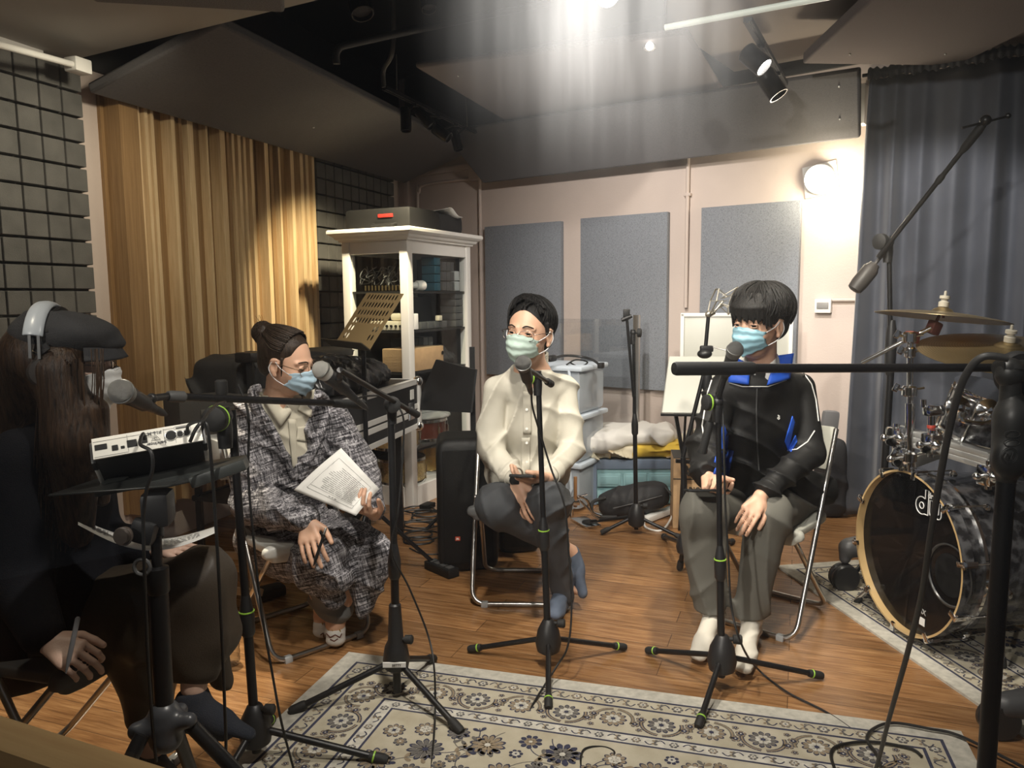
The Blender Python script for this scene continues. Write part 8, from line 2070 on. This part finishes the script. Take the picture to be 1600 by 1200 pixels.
for px_, r_ in (([(407, 606), (396, 612), (402, 640), (420, 665), (440, 700), (458, 745)], .018), ([(497, 615), (508, 628), (505, 660), (492, 700), (470, 748)], .018)):
    pts = [hit(SJ, u_, v_, 2.85, .006) for u_, v_ in px_]; mb = MB()
    for i in range(len(pts)): pass
    mb.tube(pts, lambda t_: .020 * (.5 + math.sin(math.pi * min(.95, t_ + .15)) * .6), 10, sm=4); mb.build('coat_lapel', tweed, parent=pw)
for a in 'R':
    w0 = J['wrR'].lerp(J['elR'], .12); dv = (J['wrR'] - J['elR']).normalized(); mb = MB(); mb.lathe(w0 - dv * .02, dv, [(.056, 0), (.055, .02), (.050, .03), (.040, .026), (.038, .0)], 24); mb.build('sleeve_cuff', tweed, parent=pw)
# trousers and socks
lo, hi = bbox([J['knR'], J['knL'], J['anR'], J['anL']], .11); lo[2] = max(lo[2], .05); ST = SDF(lo, hi, .0055)
ST.cap(J['knR'] - Z * .03 + Vector((0, .03, 0)), P(520, 950, 2.86), .072, .050, k=.03); ST.cap(P(505, 930, 2.88), P(528, 955, 2.84), .055, .052, k=.03); ST.cap(J['knL'] + Vector((0, .0, -.0)), P(528, 945, 2.88), .075, .045, k=.03); ST.cap(J['knR'], P(515, 940, 2.86), .07, .05, k=.03)
ST.cap(P(508, 952, 2.84), P(540, 948, 2.86), .030, .03, k=.015); ST.folds([(14, 4, 36), (20, 0, 8)], .010, seed=4)
ST.mesh('rolled_trousers', mat('mid_grey_cotton', (.13, .13, .125), .85, bump=.3, bscale=500), pw, 2)
lo, hi = bbox([J['anR'], J['anL'], J['toeR'], J['toeL']], .09); S = SDF(lo, hi, .004)
for a in 'RL': foot(S, J['an' + a] - Z * .02, J['toe' + a], .033, .02)
S.plane((0, 0, .003), (0, 0, -1)); S.plane((0, 0, P(500, 975, 2.85).z), (0, 0, 1)); S.mesh('ankle_socks', mat('white_sock', (.66, .64, .60), .9, bump=.4, bscale=500), pw, 1)
mk = mat('brown_sock_print', (.12, .04, .03), .8); ok_ = mat('ochre_sock_print', (.35, .22, .06), .8)
for px_, m_ in (([(513, 985), (517, 981), (520, 986)], ok_), ([(524, 983), (529, 981), (532, 987)], ok_), ([(510, 990), (516, 996), (524, 992), (531, 996), (534, 990)], mk), ([(516, 999), (522, 1002), (528, 998)], mk), ([(499, 972), (503, 970), (504, 976)], ok_), ([(501, 992), (505, 989), (506, 996)], mk)):
    line_on(S, px_, .0022, .0).build('sock_print', m_, parent=pw)
# sheet in her hand
def sheet(label, cs, bend, lines, quadM=True, name='paper_sheet'):
    cs = [Vector(c) for c in cs]; th = thing(name, label, 'paper', sum(cs, Vector()) / 4)
    n = (cs[1] - cs[0]).cross(cs[3] - cs[0]).normalized(); n = -n if n.dot(CAM - cs[0]) < 0 else n
    def f(u, v, o=0): return cs[0].lerp(cs[1], u).lerp(cs[3].lerp(cs[2], u), v) + n * (bend * math.sin(math.pi * u) * (1 - .4 * v) + o)
    mb = MB(); mb.grid(f, 16, 12); b = mb.build('sheet', pap, parent=th, auto=0, solid=.0006)
    mb = MB()
    for (u0, v0, u1, v1, w_) in lines:
        N = max(2, int(8 * math.hypot(u1 - u0, v1 - v0)) + 1)
        pts = [f(u0 + (u1 - u0) * i / N, v0 + (v1 - v0) * i / N, .0012) for i in range(N + 1)]
        for p, q in zip(pts[:-1], pts[1:]): mb.bar(p, q, w_, .0004, n)
    if lines: mb.build('printed_text', mat('grey_ink', (.22, .22, .22), .8), parent=th, smooth=False)
    return th
rs = random.Random(3); ln = []
for (a0, a1, b0, b1) in ((.12, .88, .14, .86),): ln += [(a0, b0, a1, b0, .0007), (a0, b1, a1, b1, .0007), (a0, b0, a0, b1, .0007), (a1, b0, a1, b1, .0007)]
for i in range(15):
    v_ = .26 + i * .036; x = .16 + rs.random() * .04
    for w_ in range(6):
        l_ = rs.uniform(.05, .13)
        if x + l_ > .80: break
        ln.append((x, v_, x + l_, v_, .0016)); x += l_ + .015
for i in range(3): ln.append((.40 + i * .05, .17, .40 + i * .05 + .03, .17, .002))
ln += [(.12, .22, .88, .22, .0006), (.12, .55, .34, .55, .0006), (.34, .22, .34, .86, .0006)]
sheet('printed white sheet tilted in the hand of the person in tweed', [P(459, 766, 2.66), P(533, 700, 2.72), P(593, 764, 2.68), P(556, 806, 2.62)], .012, [(b, 1 - a, d, 1 - c, w_) for (a, b, c, d, w_) in ln])
th = thing('pen', 'dark pen hanging from the fingers of the person in tweed', 'pen', P(500, 845, 2.58))
mb = MB(); a, b = P(509, 826, 2.56), P(490, 884, 2.53); mb.lathe(a, b - a, [(.002, -.004), (.0045, 0), (.0045, .02)], 12); mb.m(1).lathe(a, b - a, [(.0046, .02), (.0055, .10), (.002, (b - a).length)], 12); mb.build('pen_barrel', [steel, blk], parent=th)

# ================= person in the flat cap =================
J = dict(neck=P(92, 668, 1.84), chest=P(85, 770, 1.90), pelvis=P(45, 985, 1.98), shR=P(35, 720, 1.76), shL=P(130, 715, 2.00), elR=P(28, 905, 1.74), elL=P(150, 850, 2.08),
         wrR=P(72, 1003, 1.62), wrL=P(232, 855, 1.98), hipR=P(60, 985, 1.92), hipL=P(80, 980, 2.06), knR=P(318, 905, 1.86), knL=P(265, 945, 2.05), anR=P(303, 1072, 1.84), anL=P(235, 1185, 2.05),
         toeR=P(388, 1146, 1.82), toeL=P(300, 1235, 2.05))
hc, hk = P(106, 570, 1.80), .98; hR = headR((.97, .22), roll=0, pitch=-6)
pd = thing('person', 'person in a grey flat cap, headphones and dark coat seated at far left', 'person', Vector((J['pelvis'].x, J['pelvis'].y, .45)))
hands = {'R': dict(Wp=J['wrR'], d=P(112, 1022, 1.60) - J['wrR'], n=(.1, .55, -.8), s_=(.1, -.4, 1), curls=(.70, .62, .66, .7), sc=.90, thumb=(.5, .5)),
         'L': dict(Wp=J['wrL'], d=(.9, -.1, -.05), n=(0, .2, -1), s_=(0, 1, 0), curls=(.2, .2, .25, .3), sc=.92, thumb=(.3, .3))}
lo, hi = bbox([p for p in J.values()] + [hc + Z * .14], .13)
S = SDF(lo, hi, .004)
head(S, hc, hR, hk); nb = J['neck']; sv = (J['shR'] - J['shL']).normalized()
S.cap(hc + hR @ Vector((0, -.02, -.06)), nb, .046, .052, k=.018); S.cap(J['shR'].lerp(nb, .25), J['shL'].lerp(nb, .25), .042, .042, k=.03); S.cap(nb - Z * .03, J['chest'], .06, .085, k=.03); S.cap(J['chest'], J['pelvis'], .09, .10, k=.03)
for a in 'RL':
    S.cap(J['sh' + a], J['el' + a], .040, .034, k=.02); S.cap(J['el' + a], J['wr' + a], .034, .024, k=.012); S.cap(J['hip' + a], J['kn' + a], .065, .048, k=.03); S.cap(J['kn' + a], J['an' + a], .046, .032, k=.02); S.cap(J['kn' + a].lerp(J['an' + a], .15), J['kn' + a].lerp(J['an' + a], .5), .048, .042, k=.02)
    hand(S, **hands[a])
S.mesh('body', skinB, pd, 1)
eyes(pd, hc, hR, hk, (0, 0)); lids(pd, hc, hR, hk, skinB); brows(pd, hc, hR, hk, hair_brown)
mask(pd, hc, hR, hk * 1.02, mat('white_mask', (.72, .72, .70), .8, bump=.2, bscale=500))
glasses(pd, hc, hR, hk, mat('dark_metal', (.08, .07, .07), .3, .9), 'round', .025)
def WH(*p): return np.array(hc + hR @ (Vector(p) * hk))
RH = np.array(hR)
# long hair: helmet under the cap plus falling locks
lo, hi = bbox([hc, P(20, 760, 1.8), P(170, 840, 1.9)], .13); S = SDF(lo, hi, .0045)
S.ell(WH(0, -.022, .040), (.084, .100, .084), RH, k=0); S.ell(WH(0, .122, -.02), (.074, .074, .11), RH, k=.006, sub=True)
for sg in (-1, 1): S.cap(WH(sg * .078, .020, .02), WH(sg * .082, .040, -.09), .020, .024, k=.02)
S.cap(WH(0, -.07, .0), P(45, 650, 1.82), .075, .070, k=.05, flat=((0, 1, 0), 1.1)); S.cap(P(50, 640, 1.82), P(5, 700, 1.80), .06, .05, k=.05)
S.cap(WH(.075, .0, -.02), P(115, 690, 1.72), .050, .062, k=.04, flat=((0, 1, 0), .7)); S.cap(P(115, 690, 1.72), P(120, 830, 1.74), .064, .040, k=.04, flat=((0, 1, 0), .6)); S.cap(P(150, 640, 1.74), P(160, 780, 1.80), .028, .018, k=.03)
S.mesh('long_hair', hair_long, pd, 2)
mb = MB(); rs = random.Random(21)
for i in range(330):
    a = rs.random()
    if a < .62:   # front side locks, over ear to chest
        u0, v0 = rs.uniform(60, 130), rs.uniform(560, 600); x1 = 62 + (u0 - 62) * 1.12 + rs.gauss(0, 5); yd = 1.715 + abs(rs.gauss(0, .012))
        v2 = rs.uniform(760, 865); pts = [P(u0, v0, 1.705), P(u0 + (x1 - u0) * .4, 650, yd - .012), P(x1, 720, yd - .012), P(x1 + rs.gauss(0, 5), v2, yd + .02)]
    else:         # swept back over the shoulder
        u0, v0 = rs.uniform(30, 62), rs.uniform(572, 610); pts = [P(u0, v0, 1.76 + rs.random() * .04), P(u0 - 14 + rs.gauss(0, 3), 640, 1.745 + rs.random() * .03), P(u0 - 38 + rs.gauss(0, 7), 680 + rs.gauss(0, 8), 1.74), P(u0 - 62 + rs.gauss(0, 9), 715 + rs.gauss(0, 16), 1.74)]
    mb.tube(pts, .0022, 5, sm=4, r2=.0008)
for i in range(16): 
    u0 = rs.uniform(146, 166); mb.tube([P(u0 - 4, 545, 1.72), P(u0 - 2 + rs.gauss(0, 2), 590, 1.715), P(u0 - 4, 640, 1.72), P(u0 + rs.gauss(0, 5), 700, 1.74)], .0014, 5, sm=4, r2=.0006)
mb.build('hair_strands', hair_long, parent=pd)
# flat cap
capm = mat('charcoal_cap_cloth', (.026, .026, .028), .9, bump=.5, bscale=350, var=.15, vscale=30)
lo, hi = bbox([hc], .22); S = SDF(lo, hi, .0045)
S.ell(WH(0, -.020, .066), (.092, .104, .060), RH, k=0); S.ell(WH(0, .03, .080), (.085, .080, .036), RH, k=.03); S.cap(WH(0, -.055, .050), WH(0, -.070, .015), .060, .045, k=.03, flat=((0, 1, 0), 1.15)); S.cap(WH(0, .060, .066), WH(0, .088, .058), .056, .036, k=.03, flat=((0, 0, 1), .45))
S.ell(WH(0, .0, -.035), (.100, .13, .070), RH, k=.01, sub=True); S.folds([(8, 10, 20), (22, 6, 6)], .008, seed=6)
S.mesh('flat_cap', capm, pd, 2)
mb = MB()
def br_(u, v): 
    a = (u - .5) * 2.3; rr_ = .088 + v * .022 * math.cos(a * .62); return Vector(WH(rr_ * math.sin(a) * .86, .014 + rr_ * math.cos(a) * 1.04 , .060 - .030 * v * 1.0 - .012 * abs(math.sin(a))))
mb.grid(br_, 20, 8); mb.build('cap_peak', capm, parent=pd, auto=0, solid=.006)
mb = MB(); q = P(53, 556, 1.70); Rq = Matrix.Rotation(math.radians(28), 3, 'Y')
mb.tube([q + Rq @ Vector((x, 0, z)) for x, z in ((-.010, -.009), (.010, -.009), (.010, .009), (-.010, .009))], .0014, 6, closed=True); mb.build('cap_buckle', mat('dull_brass', (.30, .25, .18), .35, .9), parent=pd)
mb = MB(); mb.bar(P(38, 568, 1.705), P(75, 540, 1.70), .004, .016, (0, 0, 1)); mb.build('cap_strap', capm, parent=pd)
# headphones
hp_ = thing('headphones', 'silver and black headphones worn over the grey flat cap', 'headphones', hc + Z * .13)
wh_s = mat('silver_white_plastic', (.52, .56, .60), .3)
mb = MB(); band = [Vector(WH(.108 * math.sin(a), -.040 - .010 * math.cos(a), .028 + .112 * math.cos(a))) for a in [math.radians(d_) for d_ in range(-68, 69, 8)]]
vs_ = []; ctr_ = Vector(WH(0, -.04, .028))
for p in band:
    n_ = (p - ctr_); n_ = (n_ - hR @ Vector((0, 1, 0)) * n_.dot(hR @ Vector((0, 1, 0)))).normalized()
    for dy, dn in ((-.019, -.003), (-.012, .002), (0, .004), (.012, .002), (.019, -.003)): vs_.append(p + hR @ Vector((0, dy, 0)) + n_ * dn)
mb.add(vs_, [(5 * i + j, 5 * i + j + 1, 5 * i + j + 6, 5 * i + j + 5) for i in range(len(band) - 1) for j in range(4)])
mb.build('head_band', wh_s, parent=hp_, auto=0, solid=.009, bevel=.002)
mb = MB(); band2 = [Vector(WH(.100 * math.sin(a), -.030 - .010 * math.cos(a), .024 + .106 * math.cos(a))) for a in [math.radians(d_) for d_ in range(-60, 61, 8)]]
for dy in (.0, .018): mb.tube([p + hR @ Vector((0, dy, 0)) for p in band2], .008, 8)
mb.build('band_padding', blk, parent=hp_)
for sg in (-1, 1):
    a0_ = Vector(WH(sg * .104, -.040, .072)); a1_ = Vector(WH(sg * .104, -.036, .020))
    mb = MB(); mb.bar(a0_ + hR @ Vector((0, -.009, 0)), a1_ + hR @ Vector((0, -.009, 0)), .006, .004, hR @ Vector((1, 0, 0))); mb.bar(a0_ + hR @ Vector((0, .009, 0)), a1_ + hR @ Vector((0, .009, 0)), .006, .004, hR @ Vector((1, 0, 0))); mb.build('slider', steel, parent=hp_)
    ax_ = hR @ Vector((sg, 0, 0)); mb = MB(); mb.lathe(Vector(WH(sg * .074, -.018, -.010)), ax_, [(.0, 0), (.036, 0), (.040, .008), (.038, .020), (.030, .027), (0, .029)], 28); mb.build('ear_cup', mat('dark_brown_cup', (.035, .028, .024), .5), parent=hp_)
# coat
navy = mat('near_black_navy_wool', (.007, .0075, .011), .9, spec=.2, bump=.4, bscale=400)
lo, hi = bbox([J['shR'], J['shL'], J['elR'], J['elL'], J['wrR'], J['wrL'], J['pelvis']], .16); SJ = SDF(lo, hi, .006)
SJ.cap(J['shR'].lerp(nb, .2), J['shL'].lerp(nb, .2), .066, .066, k=.04); SJ.cap(nb - Z * .04, J['chest'], .10, .125, k=.04, flat=(sv, 1.1)); SJ.cap(J['chest'], J['pelvis'], .13, .16, k=.05)
SJ.cap(J['shR'], J['elR'], .075, .070, k=.03); SJ.cap(J['elR'], J['wrR'].lerp(J['elR'], .12), .070, .050, k=.03); SJ.cap(J['shL'], J['elL'], .072, .070, k=.03); SJ.cap(J['elL'], J['wrL'].lerp(J['elL'], .12), .070, .058, k=.03)
SJ.cap(P(90, 880, 1.9), P(150, 960, 1.9), .11, .09, k=.05)
SJ.folds([(10, 6, 20), (18, 4, 8)], .024, wf=6, seed=9); SJ.cap(nb + Z * .10, nb + Z * .01, .058, .05, k=.01, sub=True); SJ.mesh('dark_coat', navy, pd, 2)
# skirt
brown = mat('brown_satin_skirt', (.048, .036, .025), .55, bump=.15, bscale=300, var=.1, vscale=5)
lo, hi = bbox([J['hipR'], J['hipL'], P(330, 870, 1.8), P(225, 1160, 1.9), P(370, 1060, 2.0)], .15); SS = SDF(lo, hi, .006)
SS.cap(J['pelvis'], J['knR'] - Z * .0, .135, .068, k=.05); SS.cap(J['pelvis'], J['knL'], .13, .09, k=.05)
SS.cap(J['knR'], P(338, 985, 1.86), .066, .048, k=.04); SS.cap(P(340, 985, 1.87), P(285, 1012, 1.84), .048, .045, k=.04); SS.cap(P(300, 930, 1.85), P(230, 990, 1.85), .06, .07, k=.06)
SS.cap(P(318, 940, 1.97), P(345, 1060, 2.02), .05, .035, k=.03, flat=((0, 1, 0), .6)); SS.cap(J['knL'], P(228, 1120, 1.98), .09, .045, k=.05); SS.cap(P(180, 960, 1.9), P(232, 1110, 1.97), .08, .045, k=.06)
SS.cap(P(240, 940, 1.90), P(235, 1060, 1.93), .08, .050, k=.05)
SS.cap(J['knR'], P(306, 1035, 1.85), .066, .056, k=.04)
SS.folds([(14, 10, 6), (20, 2, -8)], .014, wf=6, seed=2)
SS.cap(P(345, 990, 1.88), P(310, 1030, 1.86), .045, .045, k=.03); SS.cap(P(345, 1000, 1.90), P(275, 1040, 1.86), .035, .04, k=.03)
SS.mesh('long_skirt', brown, pd, 2)
lo, hi = bbox([J['anR'], J['toeR']], .10); S = SDF(lo, hi, .004)
aR, tR = J['anR'], J['toeR']; S.cap(P(302, 1088, 1.84), P(296, 1118, 1.84), .038, .038, k=.02); S.cap(P(300, 1105, 1.84), P(345, 1128, 1.83), .042, .034, k=.02); S.cap(P(345, 1128, 1.83), tR, .034, .020, k=.02, flat=((.5, 0, .85), .7)); S.cap(P(292, 1122, 1.84), P(350, 1142, 1.83), .028, .024, k=.02)
q = P(295, 1078, 1.84); S.plane(q, (-.25, 0, 1)); S.mesh('navy_sock', mat('navy_sock', (.018, .022, .032), .9, bump=.5, bscale=450), pd, 1)
# far foot on the floor
lo, hi = bbox([P(235, 1185, 2.05), P(300, 1250, 2.05)], .12); S = SDF(lo, hi, .005); foot(S, J['anL'], Vector((J['anL'].x + .2, J['anL'].y - .02, .03)) if False else J['toeL'], .036); S.mesh('navy_sock', MATS['navy_sock'], pd, 1)
# curved sheet on the lap
th = thing('paper_sheet', 'curved white sheet lying on the lap of the person in the cap', 'paper', P(230, 850, 1.8))
def f(u, v):
    px_ = 122 + (338 - 122) * u; py_ = 820 + 12 * u + 34 * math.sin(math.pi * u) * 1.0 - v * (10 + 8 * math.sin(math.pi * u)); return P(px_, py_, 1.66 + .12 * v + .06 * u)
mb = MB(); mb.grid(f, 24, 8); mb.build('sheet', pap, parent=th, auto=0, solid=.0006)
mb = MB(); rs = random.Random(1)
for i in range(9):
    v_ = .35 + .06 * i
    for a, b in ((.10, .22), (.62, .88)):
        x = a
        while x < b: 
            l_ = rs.uniform(.015, .04); mb.bar(f(x, v_) + Z * .0012, f(min(b, x + l_), v_) + Z * .0012, .0012, .0004); x += l_ + .012
mb.build('printed_text', MATS['grey_ink'], parent=th, smooth=False)
th = thing('pen', 'grey pen held downward in the near hand of the person in the cap', 'pen', P(105, 1010, 1.58))
mb = MB(); a, b = P(122, 964, 1.58), P(103, 1052, 1.56); mb.lathe(a, b - a, [(.003, 0), (.0052, .004), (.0052, .05), (.0050, .09), (.0015, (b - a).length)], 14); mb.build('pen_barrel', mat('grey_pen', (.20, .20, .21), .35), parent=th)
